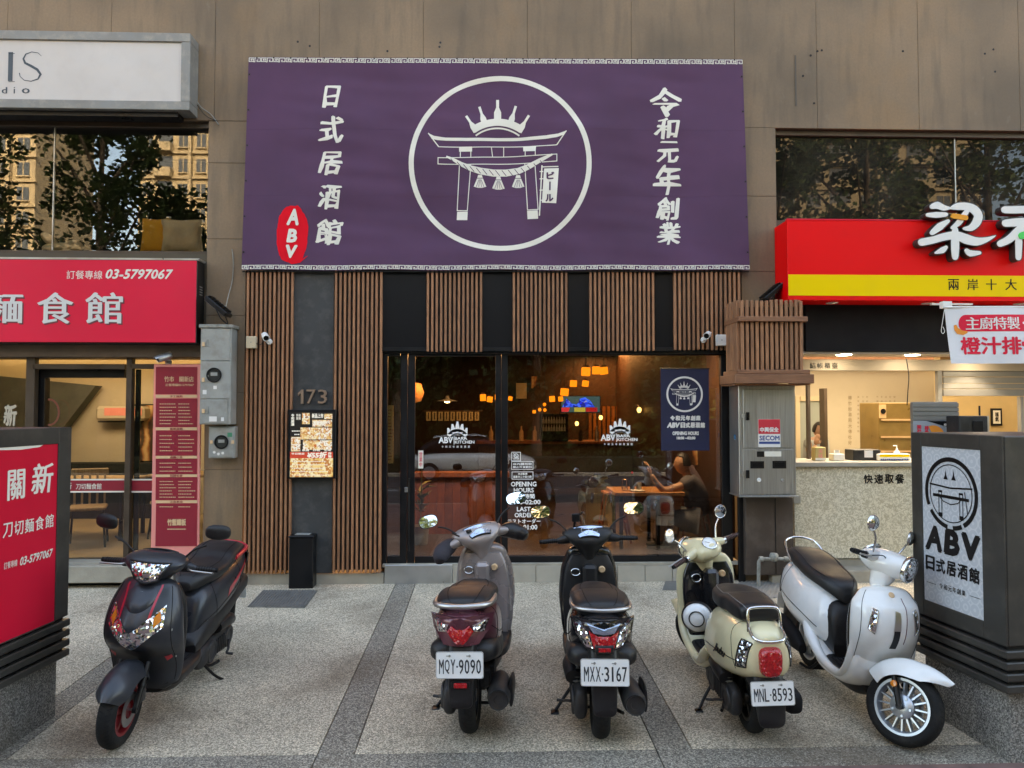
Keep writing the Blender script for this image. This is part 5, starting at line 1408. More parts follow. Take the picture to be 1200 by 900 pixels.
mb = MB(); mb.tube([W(277, 688, YF - .08), W(277, 662, YF - .08), W(275, 656, YF - .08), W(268, 654, YF - .08), W(262, 654, YF - .05)], .02, 10, spline=3); mb.build('pipe', X['white'], t, smooth=50)
mb = MB(); p = W(277, 678, YF - .08); mb.lathe([(.02, -.03), (.028, -.03), (.028, .03), (.02, .03)], p, (0, 0, 1), 12); mb.build('coupling', X['pipe'], t, smooth=50)

# ------------------------------------------------------------------ right shop
ppart('valance', 944, 357, 1330, 412, YF - .02, .1, X['blackmat'])
ppart('soffit_front', 938, 412.5, 1330, 415, YF - .0, .06, mat('soffit', (.42, .36, .28), .7))
YS = YF + .55
zs = W(1000, 413.5, YF).z
MB().box(XPR, 8.6, YF + .06, YS, zs, zs + .03).build('soffit', bpy.data.materials['soffit'], B)
ppart('fascia', 930, 421.5, 1330, 434.5, YS, .1, bpy.data.materials['soffit'])
mb = MB()
for i, ch_ in enumerate('結帳櫃臺'): pwrite(mb, ch_, 949 + i * 8.6, 425, 956 + i * 8.6, 431.8, YS - .002, bold=.02)
mb.build('fascia_lettering', X['black'], B)
for px in (988, 1068, 1150):
    p = W(px, 417.5, YF + .3); 
    mb = MB(); mb.lathe([(0, -.004), (.075, -.004), (.08, 0)], (p.x, YF + .28, zs), (0, 0, 1), 24); o = mb.build('ceiling_downlight', lampm, B)
    l = bpy.data.lights.new('downlight', 'SPOT'); l.energy = 6; l.spot_size = radians(110); l.color = (1, .9, .78); l.shadow_soft_size = .06
    o = bpy.data.objects.new('downlight', l); o.location = (p.x, YF + .28, zs - .02); COL.objects.link(o)
steelg = mat('grey_roller', (.20, .19, .17), .5, .3, var=.08)
member2 = lambda *a, **k: ppart(*a, **k)
ppart('shutter_post', 1100, 434.6, 1105, 545, YS, .06, steelg); ppart('shutter_post', 946.5, 434.6, 950, 545, YS + .02, .05, bf)
for a, c_ in ((435, 441.5), (442, 449), (449.5, 455.5), (456, 464)): ppart('shutter_slat', 1105.5, a, 1330, c_, YS + .02, .03, steelg)
ppart('shutter_post', 1197, 464.5, 1201, 560, YS, .06, steelg)
# counter
Yk = YF + .12
cm_, ct, cb = _nodes('counter_brocade'); tc = ct.nodes.new('ShaderNodeTexCoord'); nz = ct.nodes.new('ShaderNodeTexNoise'); nz.inputs['Scale'].default_value = 26; nz.inputs['Distortion'].default_value = 2.2; nz.inputs['Detail'].default_value = 1.5
ct.links.new(tc.outputs['Object'], nz.inputs['Vector']); cr = ct.nodes.new('ShaderNodeValToRGB'); e = cr.color_ramp.elements; e[0].position = .44; e[0].color = (.50, .44, .31, 1); e[1].position = .56; e[1].color = (.74, .68, .53, 1)
ct.links.new(nz.outputs[0], cr.inputs[0]); ct.links.new(cr.outputs[0], cb.inputs['Base Color']); cb.inputs['Roughness'].default_value = .6
t = thing('service_counter', 'long beige patterned service counter of the right shop', 'counter', tuple(W(1010, 668, Yk)))
MB().pbox(931, 547, 1330, 653.5, Yk, .5, .004).build('front_panel', cm_, t)
MB().pbox(930.5, 541, 1330, 547, Yk - .05, .65, .008).build('counter_top', X['tile'], t)
MB().pbox(931, 654, 1330, 669, Yk + .02, .4, .004).build('kick_board', X['plinth'], t)
mb = MB()
for i, ch_ in enumerate('快速取餐'): pwrite(mb, ch_, 1012 + i * 12.3, 555.5, 1023 + i * 12.3, 567, Yk - .003, bold=.03, warp=.08)
mb.build('lettering', X['black'], t)
MB().pbox(930, 581, 938.5, 590, Yk - .02, .02, .003).build('socket', X['tile'], t)
ppart('doorstep', 905, 668, 1330, 687, YF - .1, .4, X['plinth'], .008)
# room
YB2 = 11.2
FR = .19
MB().box(XPR + .25, 8.6, YB2, YB2 + .1, FR, 2.95).build('shop_wall', beige, B)
MB().box(XPR + .2, XPR + .3, YF + .3, YB2, FR, 2.95).build('partition_wall', X['tile'], B)
MB().box(8.6, 8.7, YF + .3, YB2, FR, 2.95).build('partition_wall', beige, B)
MB().box(XPR + .25, 8.6, YF + .2, YB2, FR - .1, FR).build('shop_floor', tanfloor, B)
MB().box(XPR + .25, 8.6, YS + .1, YB2, 2.72, 2.8).build('shop_ceiling', beige, B)
mb = MB()
for k in range(4): mb.box(3.2, 8.4, 8.9 + k * .65, 8.96 + k * .65, 2.66, 2.70)
mb.build('tube_light', emis('tube_light', (1, .90, .75), 1.2), B)
mb = MB()
for k in range(5): mb.box(3.1, 8.5, 8.6 + k * .6, 8.72 + k * .6, 2.56, 2.66)
mb.build('ceiling_beam', X['slat'], B)
area('ceiling_lamp_light', (5.2, 9.6, 2.6), 1.6, 8.5, (1, .86, .66))
ppart('wall_column', 966, 455, 970, 545, 10.4, .15, bf)
mb = MB()
for c_, (x, s_) in enumerate(((994, 4.2), (1004.6, 2.4), (1010, 2.4), (1015, 2.4), (1027, 2.4), (1032, 2.4), (1037, 2.4), (1042, 2.4), (1047, 2.4))):
    n_ = 9 if c_ == 0 else R.choice((9, 13, 13))
    for r_ in range(n_):
        y = 464 + r_ * (6.6 if c_ == 0 else 5.0); chs = '鐵板新竹美食館梁家湯手工兩岸十大名店傳統小吃滋味好'
        pwrite(mb, chs[(c_ * 7 + r_ * 3) % len(chs)], x, y, x + s_, y + s_, YB2 - .003)
mb.build('wall_lettering', mat('wall_text', (.25, .19, .11), .7), B)
# doorway with tiled room behind and the cook
ppart('doorway_lining', 934, 470, 966, 560, YB2 - .03, .02, mat('pale_room', (.32, .36, .33), .5))
ppart('doorway_frame', 933, 464, 938, 560, YB2 - .06, .05, cream); ppart('doorway_frame', 938, 464, 966, 470, YB2 - .06, .05, cream)
t = thing('display_cabinet', 'tall brown glass fronted cabinet behind the service counter', 'cabinet', tuple(W(1050, 545, 9.6)))
MB().pbox(1030, 472, 1110, 545, 9.6, .5, .006).build('carcass', mat('brass_cabinet', (.30, .20, .07), .35, .3, var=.15), t)
for a, c_ in ((491, 493), (511, 513), (528, 530)): MB().pbox(1033, a, 1108, c_, 9.58, .015).build('shelf', X['gold'], t)
MB().pbox(1030.5, 474, 1038.5, 490, 9.585, .012).build('speaker_panel', X['gold'], t)
p = W(1035, 482, 9.58); mb = MB(); mb.lathe([(0, -.004), (.035, -.004), (.035, 0)], p, (0, 1, 0), 18); mb.build('speaker', X['black'], t)
t = thing('wall_frame', 'small dark framed calligraphy on the yellow wall above the right kiosk', 'picture', tuple(W(1168, 500, 10.5)))
MB().box(6.6, 8.6, 10.55, 10.7, FR, 2.7).build('yellow_wall', mat('yellow_wall', (.62, .45, .22), .8, var=.05), B)
MB().pbox(1162, 478.5, 1174.5, 499, 10.52, .025, .002).build('frame', X['black'], t)
MB().pbox(1164, 481, 1172.5, 496.5, 10.517, .003).build('paper', X['print_white'], t)
mb = MB(); pwrite(mb, '福\n氣', 1166, 483, 1170.5, 494, 10.515, bold=.03); mb.build('lettering', X['black'], t)
# small things on the counter
Yt = Yk + .1
zc = W(1000, 541, Yk - .05).z
def cbox(name, label, cat, px0, px1, py0, Y, d, m_, extra=None):
    a, c_ = W(px0, 535, Y).x, W(px1, 535, Y).x; z_ = W((px0 + px1) / 2, py0, Y).z
    t = thing(name, label, cat, ((a + c_) / 2, Y + d / 2, zc))
    MB().box(a, c_, Y, Y + d, zc, z_, .006).build('body', m_, t)
    return t, a, c_, z_
t, a, c_, z_ = cbox('snack_box', 'yellow printed carton standing at the left of the counter', 'carton', 955.5, 968, 524, Yt, .1, mat('yellow_carton', (.60, .45, .16), .5))
mb = MB(); pwrite(mb, '美\n味', 959, 526, 964.5, 537, Yt - .001, bold=.02); mb.build('lettering', X['pink'], t)
MB().box(a, c_, Yt - .002, Yt - .0005, zc + .005, zc + .03).build('label_band', X['print_white'], t)
t, a, c_, z_ = cbox('tissue_box', 'white tissue box on the counter beside the yellow carton', 'tissue box', 977, 990, 532, Yt, .12, X['print_white'])
mb = MB(); mb.sheet(lambda u, v: ((a + c_) / 2 + (u - .5) * .06, Yt + .06 + .02 * sin(u * 6), z_ + v * .04), 6, 4); mb.build('tissue', X['white'], t, smooth=60)
t, a, c_, z_ = cbox('card_terminal', 'black folded touch terminal lying on the counter', 'terminal', 1000, 1032, 527, Yt + .05, .2, X['plastic'])
MB().pbox(1013, 528, 1023, 536, Yt + .046, .003).build('receipt', X['white'], t)
t, a, c_, z_ = cbox('price_stand', 'yellow topped card stand on the counter with a white bottle behind', 'card stand', 1030, 1067, 532, Yt, .15, X['print_white'])
MB().pbox(1031, 532.5, 1066, 535.5, Yt - .002, .0015).build('label_band', X['yellow'], t)
mb = MB(); dashes(mb, 1032, 536.5, 1065, 539, Yt - .003, 1, 1.6, (.95, 1), seed=5); mb.build('lettering', bpy.data.materials['sticker_blue'], t)
t = thing('spray_bottle', 'small white pump bottle behind the card stand', 'bottle', (W(1051, 531, Yt + .25).x, Yt + .25, zc))
p = Vector((W(1051, 531, Yt + .25).x, Yt + .25, zc)); mb = MB(); mb.lathe([(0, .0), (.03, .0), (.032, .08), (.012, .10), (.012, .12), (0, .12)], p, (0, 0, 1), 16); mb.build('bottle', X['white'], t, smooth=50)
mb = MB(); mb.tube([p + Vector((0, 0, .12)), p + Vector((0, 0, .15)), p + Vector((-.04, 0, .15))], .007, 8); mb.build('pump', X['white'], t)
t = thing('hanging_cable', 'thin black cable hanging from the ceiling over the counter', 'cable', tuple(W(1064, 475, YF + .4)))
mb = MB(); mb.tube([W(1062, 420, YF + .4), W(1065, 440, YF + .4), W(1064, 458, YF + .4), W(1063, 475, YF + .4)], .006, 6, spline=4); mb.build('wire', X['black'], t)

# things behind the right kiosk
Yd = 6.9
t = thing('menu_stand', 'grey stand with roller shutter top and orange slice poster behind the right kiosk', 'stand', (W(1097, 700, Yd).x, Yd, gz(Yd)))
x0, x1, z0, z1 = px_rect(1070, 471, 1123, 511, Yd)
MB().box(x0, x1, Yd, Yd + .05, gz(Yd), z1, .006).build('body', steelg, t)
for k in range(4): MB().box(x0 - .004, x1 + .004, Yd - .008, Yd - .001, z1 - .006 - .042 * (k + 1), z1 - .012 - .042 * k, .002).build('shutter_slat', steelg, t)
MB().pbox(1071, 493, 1122.5, 560, Yd - .012, .008).build('poster', mat('poster_grey', (.30, .33, .36), .5), t)
mb = MB(); f_ = wall_fn(Yd - .014); P = [W(1085, 493.3, Yd).xz, W(1122.3, 493.3, Yd).xz, W(1122.3, 504, Yd).xz]; mb.flat([tuple(p) for p in P], f_); mb.build('poster_corner', X['black'], t)
mb = MB(); pwrite(mb, '梁\n社\n漢', 1074.5, 498, 1080, 512, Yd - .014, bold=.04); pwrite(mb, '排\n骨', 1083.5, 499, 1088.5, 509, Yd - .014, bold=.04); mb.build('lettering', rd, t)
mb = MB(); pwrite(mb, '橙汁排骨', 1106, 496.3, 1119.5, 499.2, Yd - .016, bold=.02); mb.build('lettering', X['white'], t)
mb = MB(); c0 = W(1094, 512, Yd - .014); mb.flat([(c0.x, c0.z)] + [(c0.x + .11 * cos(a), c0.z + .11 * sin(a)) for a in [radians(10 + 13 * i) for i in range(9)]], f_); mb.build('orange_slice', bpy.data.materials['orange_print'], t)
Yd = 6.6
t = thing('payment_terminal', 'black boxy payment terminal with short antenna above the right kiosk', 'terminal', (W(1142, 512, Yd).x, Yd, W(1142, 700, Yd).z))
x0, x1, z0, z1 = px_rect(1124.5, 487.5, 1158, 512, Yd)
MB().box(x0, x1, Yd, Yd + .2, z0 - .1, z1, .008).build('housing', X['plastic'], t)
MB().pbox(1141, 493, 1153, 506, Yd - .012, .012, .004).build('screen', X['blackgloss'], t)
MB().box(x1 + .001, x1 + .02, Yd + .01, Yd + .19, z0 - .1, z1, .003).build('side_plate', X['alu'], t)
MB().box((x0 + x1) / 2 - .12, (x0 + x1) / 2 + .12, Yd + .02, Yd + .18, gz(Yd), z0 - .101, .004).build('pedestal', X['plastic'], t)
mb = MB(); p = W(1148, 487, Yd + .05); mb.tube([p, p + Vector((0, 0, .09))], .008, 8); mb.build('antenna', X['black'], t)

# ------------------------------------------------------------------ sign kiosks
def kiosk(name, label, near, far_, side, width, ztop, zmid):
    """near and far_ : ground corners (world x,y) of the panelled face; side: +1 the body lies to the right of the face"""
    n_, f_ = Vector((near[0], near[1], 0)), Vector((far_[0], far_[1], 0))
    d = (f_ - n_).normalized(); nrm = Vector((d.y, -d.x, 0)) * side       # into the body
    Lk = (f_ - n_).length
    zg = gz(near[1])
    t = thing(name, label, 'sign kiosk', (near[0], near[1], gz(near[1])), 'sign kiosks at the pavement edge')
    fn = lambda u, w_, z: (n_ + d * u + nrm * w_ + Vector((0, 0, z)))
    def kb(u0, u1, w0, w1, z0, z1, nm, m_, b=.004):
        mb = MB(); mb.box(u0, u1, w0, w1, z0, z1, b)
        mb.v = [tuple(fn(*p)) for p in mb.v]
        return mb.build(nm, m_, t)
    kb(.035, Lk - .035, .04, width - .035, zg - .1, zmid, 'stone_base', X['terrazzo'], .006)
    for k in range(4):
        kb(-.012 + .0 * k, Lk + .012, -.012, width + .012, zmid + .001 + k * .062, zmid + .044 + k * .062, 'louvre_slat', X['kiosk'], .006)
        kb(.02, Lk - .02, .02, width - .02, zmid + .0445 + k * .062, zmid + .0625 + k * .062, 'recess', X['black'], 0)
    z2 = zmid + .25
    return t, fn, kb, Lk, z2
# right kiosk: near corner (1176,898), far corner from the perspective of its top edge
nr = G(1183, 898)
dirr = Vector((sin(radians(-6.2)), cos(radians(-6.2)), 0))
fr_ = Vector((nr.x, nr.y, 0)) + dirr * .74
t, fn, kb, Lk, z2 = kiosk('sign_kiosk', 'dark steel kiosk at the right with a white torii poster on its side', (nr.x, nr.y), (fr_.x, fr_.y), 1, .85, 0, .255)
ztop = 1.655
kb(0, Lk, .012, .84, z2, ztop, 'body', X['kiosk'], .006)
pu0, pu1 = .16, Lk - .09
pz0, pz1 = W(1125, 717, nr.y + .35).z, ztop - .085
# frame round the poster
kb(0, pu0, -.002, .0115, z2 + .001, ztop - .001, 'frame_member', X['kiosk'], .003); kb(pu1, Lk, -.002, .0115, z2 + .001, ztop - .001, 'frame_member', X['kiosk'], .003)
kb(pu0, pu1, -.0018, .0115, z2 + .001, pz0, 'frame_member', X['kiosk'], .003); kb(pu0, pu1, -.0018, .0115, pz1, ztop - .001, 'frame_member', X['kiosk'], .003)
def scale_mat(name, a, b_, sc):
    m, t_, bb = _nodes(name); tc = t_.nodes.new('ShaderNodeTexCoord'); vo = t_.nodes.new('ShaderNodeTexVoronoi'); vo.inputs['Scale'].default_value = sc; vo.inputs['Randomness'].default_value = 0.0
    wv = t_.nodes.new('ShaderNodeMath'); wv.operation = 'SINE'; mu = t_.nodes.new('ShaderNodeMath'); mu.operation = 'MULTIPLY'; mu.inputs[1].default_value = 22
    t_.links.new(tc.outputs['Object'], vo.inputs['Vector']); t_.links.new(vo.outputs['Distance'], mu.inputs[0]); t_.links.new(mu.outputs[0], wv.inputs[0])
    cr = t_.nodes.new('ShaderNodeValToRGB'); e = cr.color_ramp.elements; e[0].color = (*a, 1); e[1].color = (*b_, 1); e[0].position = .3; e[1].position = .6
    t_.links.new(wv.outputs[0], cr.inputs[0]); t_.links.new(cr.outputs[0], bb.inputs['Base Color']); bb.inputs['Roughness'].default_value = .3; return m
kb(pu0, pu1, .006, .011, pz0, pz1, 'poster', scale_mat('poster_waves', (.50, .54, .58), (.60, .63, .66), 14), 0)
pl = lambda u, v: fn(Lk - u, .0035, v)      # u runs from the far edge to the near edge, as one reads it
mb = MB(); U0, U1 = Lk - pu1, Lk - pu0; uw = U1 - U0; uc = (U0 + U1) / 2; H_ = pz1 - pz0
cy_ = pz1 - H_ * .285; rr = uw * .42; asp = 1.0
qk = lambda x, y: (uc + x * rr, cy_ + y * rr * asp)
for a0, a1 in ((-60, 205), (215, 262), (274, 295)):
    mb.stroke([qk(cos(radians(a0 + (a1 - a0) * i / 40)), sin(radians(a0 + (a1 - a0) * i / 40))) for i in range(41)], rr * .13, pl)
mb.stroke([qk(.84 * cos(2 * pi * i / 60), .84 * sin(2 * pi * i / 60)) for i in range(60)], rr * .03, pl, closed=True)
mb.stroke([qk(-.86, .22), qk(0, .16), qk(.86, .22)], rr * .05, pl); mb.stroke([qk(-.72, -.1), qk(.72, -.12)], rr * .09, pl)
for sx in (-1, 1):
    mb.stroke([qk(sx * .48, .02), qk(sx * .48, -.62)], rr * .025, pl); mb.stroke([qk(sx * .36, .02), qk(sx * .36, -.62)], rr * .025, pl)
    mb.flat([qk(sx * .50, -.6), qk(sx * .34, -.6), qk(sx * .34, -.72), qk(sx * .50, -.72)], pl)
    mb.flat([qk(sx * .5, .06), qk(sx * .34, .06), qk(sx * .34, .0), qk(sx * .5, .0)], pl)
for x in (-.18, .14): mb.flat([qk(x - .09, .40), qk(x + .09, .40), qk(x + .03, .52), qk(x, .70), qk(x - .03, .52)], pl)
mb.stroke([qk(-.55, -.05), qk(-.3, -.25), qk(0, -.32), qk(.3, -.25), qk(.5, -.05)], rr * .03, pl)
mb.stroke([qk(.56, .1), qk(.66, -.5)], rr * .03, pl)
zz = pz0 + H_ * .33
for ch_, a, b_ in (('A', .04, .34), ('B', .37, .64), ('V', .67, .97)): write(mb, ch_, U0 + uw * a, zz, U0 + uw * b_, zz + H_ * .165, pl, bold=.055, warp=.06, shear=.1)
for i, ch_ in enumerate('日式居酒館'): write(mb, ch_, U0 + uw * (.04 + .185 * i), pz0 + H_ * .20, U0 + uw * (.205 + .185 * i), pz0 + H_ * .295, pl, bold=.03, warp=.08)
for i, ch_ in enumerate('令和元年創業'): write(mb, ch_, U0 + uw * (.28 + .075 * i), pz0 + H_ * .105, U0 + uw * (.34 + .075 * i), pz0 + H_ * .14, pl, bold=.02, warp=.06)
mb.stroke([(U0 + uw * .05, pz0 + H_ * .12), (U0 + uw * .22, pz0 + H_ * .12)], .003, pl); mb.stroke([(U0 + uw * .78, pz0 + H_ * .12), (U0 + uw * .95, pz0 + H_ * .12)], .003, pl)
mb.build('poster_print', X['black'], t)

# left kiosk: far corner (78,838); runs towards the camera
fl_ = G(77, 836); dl = Vector((sin(radians(5.0)), cos(radians(5.0)), 0))
nl = Vector((fl_.x, fl_.y, 0)) - dl * .78
t, fn, kb, Lk, z2 = kiosk('sign_kiosk', 'dark steel kiosk at the left with a red noodle shop panel', (nl.x, nl.y), (fl_.x, fl_.y), -1, .85, 0, .255)
ztop = 1.69
kb(0, Lk, .012, .84, z2, ztop, 'body', X['kiosk'], .006)
pu0, pu1 = .12, Lk - .12
pz0, pz1 = .50, ztop - .10
kb(0, pu0, -.002, .0115, z2 + .001, ztop - .001, 'frame_member', X['kiosk'], .003); kb(pu1, Lk, -.002, .0115, z2 + .001, ztop - .001, 'frame_member', X['kiosk'], .003)
kb(pu0, pu1, -.0018, .0115, z2 + .001, pz0, 'frame_member', X['kiosk'], .003); kb(pu0, pu1, -.0018, .0115, pz1, ztop - .001, 'frame_member', X['kiosk'], .003)
kb(pu0, pu1, .006, .011, pz0, pz1, 'poster', mat('red_panel_vinyl', (.66, .008, .035), .4, var=.06, vs=2, spec=.35), 0)
pl = lambda u, v: fn(u, .0035, v); uw = pu1 - pu0; H_ = pz1 - pz0
mb = MB()
def kw(txt, a, b_, z_a, z_b, **k): write(mb, txt, pu0 + uw * a, pz0 + H_ * z_a, pu0 + uw * b_, pz0 + H_ * z_b, pl, **k)
kw('關', .22, .48, .72, .88, bold=.02, thickv=.03); kw('新', .57, .93, .73, .90, bold=.02, thickv=.03, shear=.1)
for i, ch_ in enumerate('刀切麵食館'): kw(ch_, .17 + .16 * i, .31 + .16 * i, .535, .61, bold=.01, thickv=.02)
kw('訂餐專線', .20, .39, .375, .41, bold=.01); kw('03-5797067', .43, .95, .37, .415, bold=.03, shear=.25, thickv=.02)
mb.build('lettering', X['print_white'], t)
mb = MB(); mb.flat([(pu0 + .01, pz1), (pu0 + uw * .75, pz1), (pu0 + uw * .7, pz1 - .012), (pu0 + uw * .4, pz1 - .02), (pu0 + .02, pz1 - .012)], pl); mb.build('torn_edge', X['print_white'], t)
# ------------------------------------------------------------------ inside the main restaurant
FI = .20
dw = wood('inner_wood', (.03, .014, .008), (.085, .035, .015), axis=(9, 9, 1))
rw = wood('red_bench_wood', (.16, .045, .015), (.30, .095, .03), axis=(2, 2, 1))
YR = 15.2
XI0, XI1 = XPL + .25, XPR - .05
MB().box(XI0, XI1, YR, YR + .1, FI, 3.3).build('restaurant_wall', dw, B)
MB().box(XI0 - .1, XI0, YF + .3, YR, FI, 3.3).build('restaurant_wall', dw, B)
MB().box(XI1, XI1 + .1, YF + .3, YR, FI, 3.3).build('restaurant_wall', dw, B)
MB().box(XI0, XI1, YF + .2, YR, FI - .1, FI).build('restaurant_floor', mat('dark_floor', (.05, .035, .025), .35, var=.2, vs=2), B)
MB().box(XI0, XI1, YF + .3, YR, 3.2, 3.3).build('restaurant_ceiling', X['blackmat'], B)
# ceiling battens just inside the window
s_ = MB().box(-.02, .02, 0, 1.6, 0, .08).build('ceiling_batten', X['slatdark']); place(s_, B, (XI0 + .1, YF + .3, 2.72))
for k in range(1, 36): copy_part(s_, 'ceiling_batten', B, (XI0 + .1 + k * .135, YF + .3, 2.72))
# low red wood booth wall inside the door
t = thing('booth_partition', 'reddish wooden booth wall glowing low behind the glass door', 'partition', tuple(W(540, 650, 9.6)))
for k in range(12):
    a = 484 + k * 9.3
    MB().pbox(a, 560 - 4 * sin(k / 11 * pi) - k * .5, a + 9.1, 645, 9.6, .06, .003).build('board', rw, t)
MB().pbox(483, 553, 597, 560, 9.56, .14, .01).build('cap_rail', rw, t)
t2 = thing('back_bar', 'dark wooden bar counter deep in the restaurant', 'bar', tuple(W(640, 560, 13.5)))
MB().pbox(560, 520, 845, 571, 13.5, .5, .01).build('counter_front', dw, t2); MB().pbox(558, 517, 847, 520.4, 13.4, .7, .01).build('counter_top', rw, t2)
wl = thing('lit_screen', 'row of upright warm lit slats on the restaurant back wall', 'wall panel', tuple(W(715, 520, 15.1)))
wm2 = wood('lit_slat', (.20, .07, .02), (.36, .14, .04))
for k in range(16):
    a = 690 + k * 5.4
    MB().pbox(a, 476, a + 3.4, 517, 15.12, .05).build('slat', wm2, wl)
# paper menu strips
paper = mat('menu_paper', (.55, .42, .20), .8, emit=.01, ecol=(.7, .5, .2))  # weak glow put into the paper in place of lamplight
for k in range(9):
    p = (499.5 + k * 7.1, 484); t = thing('paper_strip', ['leftmost', 'second', 'third', 'fourth', 'middle', 'sixth', 'seventh', 'eighth', 'rightmost'][k] + ' yellow paper menu strip of the row above the booth, counted from the left', 'menu strip', tuple(W(p[0], 491, 12)), 'paper menu strips')
    MB().pbox(p[0], 482.5, p[0] + 5.2, 493, 12, .004).build('paper', paper, t)
    mb = MB(); mb.pbox(p[0] + 1.9, 483.5, p[0] + 3.2, 491.5, 11.998, .001); mb.build('lettering', X['brownframe'], t)
mb = MB(); mb.pbox(495, 480.8, 566, 482.3, 12, .03); t = thing('strip_rail', 'thin dark rail that carries the paper menu strips', 'rail', tuple(W(530, 482, 12))); mb.build('rail', X['slatdark'], t)
# lanterns
def lantern(px, py, wpx, Y, label, shape='box', col=(1.0, .27, .02), s_=.30):
    p = W(px, py, Y); r_ = wpx / F * Y / 2 * .84
    t = thing('paper_lantern', label, 'lantern', tuple(p), 'orange hanging lanterns')
    lm = bpy.data.materials.get('lantern_paper') or emis('lantern_paper', col, s_)
    mb = MB()
    if shape == 'box': mb.box(-r_, r_, -r_, r_, -r_ * 1.15, r_ * 1.15, r_ * .16, M=Matrix.Translation(p) @ Matrix.Rotation(R.uniform(-.14, .14), 4, 'Y') @ Matrix.Rotation(R.uniform(0, .5), 4, 'Z'))
    else: mb.lathe([(0, r_), (r_ * .6, r_ * .85), (r_, 0), (r_ * .6, -r_ * .85), (0, -r_)], p, (0, 0, 1), 14)
    mb.build('shade', lm, t)
    mb = MB(); mb.tube([p + Vector((0, 0, r_)), Vector((p.x, p.y, 3.2))], .004, 5); mb.build('cord', X['black'], t)
    if shape == 'box':
        mb = MB()
        for zz_ in (p.z + r_ * 1.06,): mb.box(p.x - r_ * .7, p.x + r_ * .7, Y - r_ * .7, Y + r_ * .7, zz_, zz_ + .03, .004)
        mb.build('rim', X['slatdark'], t)
LN = [(686.5, 435.5, 10.5, 10.2, 'box'), (698.5, 434, 9.5, 10.4, 'box'), (707.5, 434.5, 9, 10.9, 'box'), (672, 449.5, 8, 11.2, 'box'), (686, 449.5, 7.5, 11.6, 'box'), (661.5, 459.5, 9, 11.9, 'box'),
      (647, 467.5, 7, 12.4, 'box'), (657, 467.5, 6, 12.8, 'box'), (638, 474, 5, 13, 'ball'), (632.5, 480, 5, 13.2, 'ball'), (638.5, 480.5, 5, 13.4, 'ball'), (626, 482.5, 4, 13.6, 'box'),
      (566, 466, 8, 11.5, 'box'), (574, 468, 7, 11.9, 'box'), (583.5, 465.5, 7, 12.2, 'box'), (598, 467, 5, 12.8, 'box')]
DL = ['highest square lantern in the row seen through the big window', 'bright square lantern right of the topmost one', 'rightmost square lantern of the lantern row', 'square lantern below the topmost pair',
      'square lantern right above the blue screen', 'wide square lantern left of the blue screen top', 'square lantern at the left end before the round ones', 'half hidden square lantern beside the blue screen',
      'highest round lantern at the far end of the row', 'lower left round lantern at the far end', 'lower right round lantern at the far end', 'smallest and farthest square lantern of the row',
      'left lantern of the group seen through the door', 'lower lantern in the middle of the door group', 'right lantern of the door group', 'lantern just right of the door post']
for l_, d_ in zip(LN, DL): lantern(*l_[:4], d_, l_[4])
t = thing('pendant_lamp', 'white disc pendant lamp seen through the glass door', 'lamp', tuple(W(524, 470, 11)))
p = W(524, 470, 11); mb = MB(); mb.lathe([(.02, .08), (.04, .03), (.16, .0), (.15, -.006)], p, (0, 0, 1), 24); mb.build('shade', X['galv'], t, smooth=40)
mb = MB(); mb.lathe([(0, -.03), (.04, -.02), (.04, .01), (0, .012)], p, (0, 0, 1), 12); mb.build('bulb', emis('bulb', (1, .62, .25), 3), t)
mb = MB(); mb.tube([p + Vector((0, 0, .08)), Vector((p.x, p.y, 3.2))], .005, 5); mb.build('cord', X['black'], t)
for (px, py, Y, lb) in ((676, 496, 14.8, 'small warm wall lamp left on the restaurant back wall'), (704, 489, 14.8, 'small warm wall lamp beside the lit slats'), (749, 480, 12.5, 'warm wall lamp near the blue poster')):
    p = W(px, py, Y); t = thing('wall_lamp', lb, 'lamp', tuple(p), 'small wall lamps')
    mb = MB(); mb.lathe([(0, .04), (.03, .03), (.04, -.01), (.02, -.05), (0, -.05)], p, (0, 0, 1), 12); mb.build('bulb', emis('warm_bulb', (1, .60, .18), .9), t, smooth=50)
    mb = MB(); mb.tube([p + Vector((0, 0, .04)), p + Vector((0, .1, .07)), p + Vector((0, .3, .07))], .01, 6); mb.build('arm', X['black'], t)
# television
t = thing('television', 'television with a bright blue picture hanging deep in the restaurant', 'television', tuple(W(681, 483, 13)))
MB().pbox(657, 463.5, 704, 484, 13, .06, .005).build('housing', X['black'], t)
mb = MB(); pflat(mb, 658, 464.5, 703, 483, 12.998); mb.build('screen', mat('screen_dark', (.02, .04, .05), .2, emit=.15, ecol=(.05, .12, .14)), t)
def colour_patch(nm, pts, col, s_, Y=12.995):
    mb = MB(); mb.flat([(W(*q_, Y).x, W(*q_, Y).z) for q_ in pts], wall_fn(Y)); mb.build(nm, emis(nm, col, s_), t)
mb = MB(); mb.flat([(W(*q_, 12.995).x, W(*q_, 12.995).z) for q_ in [(659, 477), (664, 467), (670, 473), (676, 474), (680, 467), (686, 465.5), (692, 470), (697, 477)]], wall_fn(12.995)); mb.build('picture_blue', poster_mat('tv_picture', [(0, .02, .9), (0, .01, .25), (.02, .12, 1), (0, .03, .7), (.25, .3, .6)], 12, .25), t)
colour_patch('picture_red', [(658, 477.6), (668, 477.6), (666, 482.6), (658, 482.6)], (.9, .06, .08), .12)
colour_patch('picture_yellow', [(673, 477.6), (686, 477.6), (686, 482.6), (673, 482.6)], (.65, .60, .1), .12); colour_patch('picture_darkred', [(686.5, 477.6), (700, 477.6), (700, 482.6), (686.5, 482.6)], (.6, .02, .03), .12)
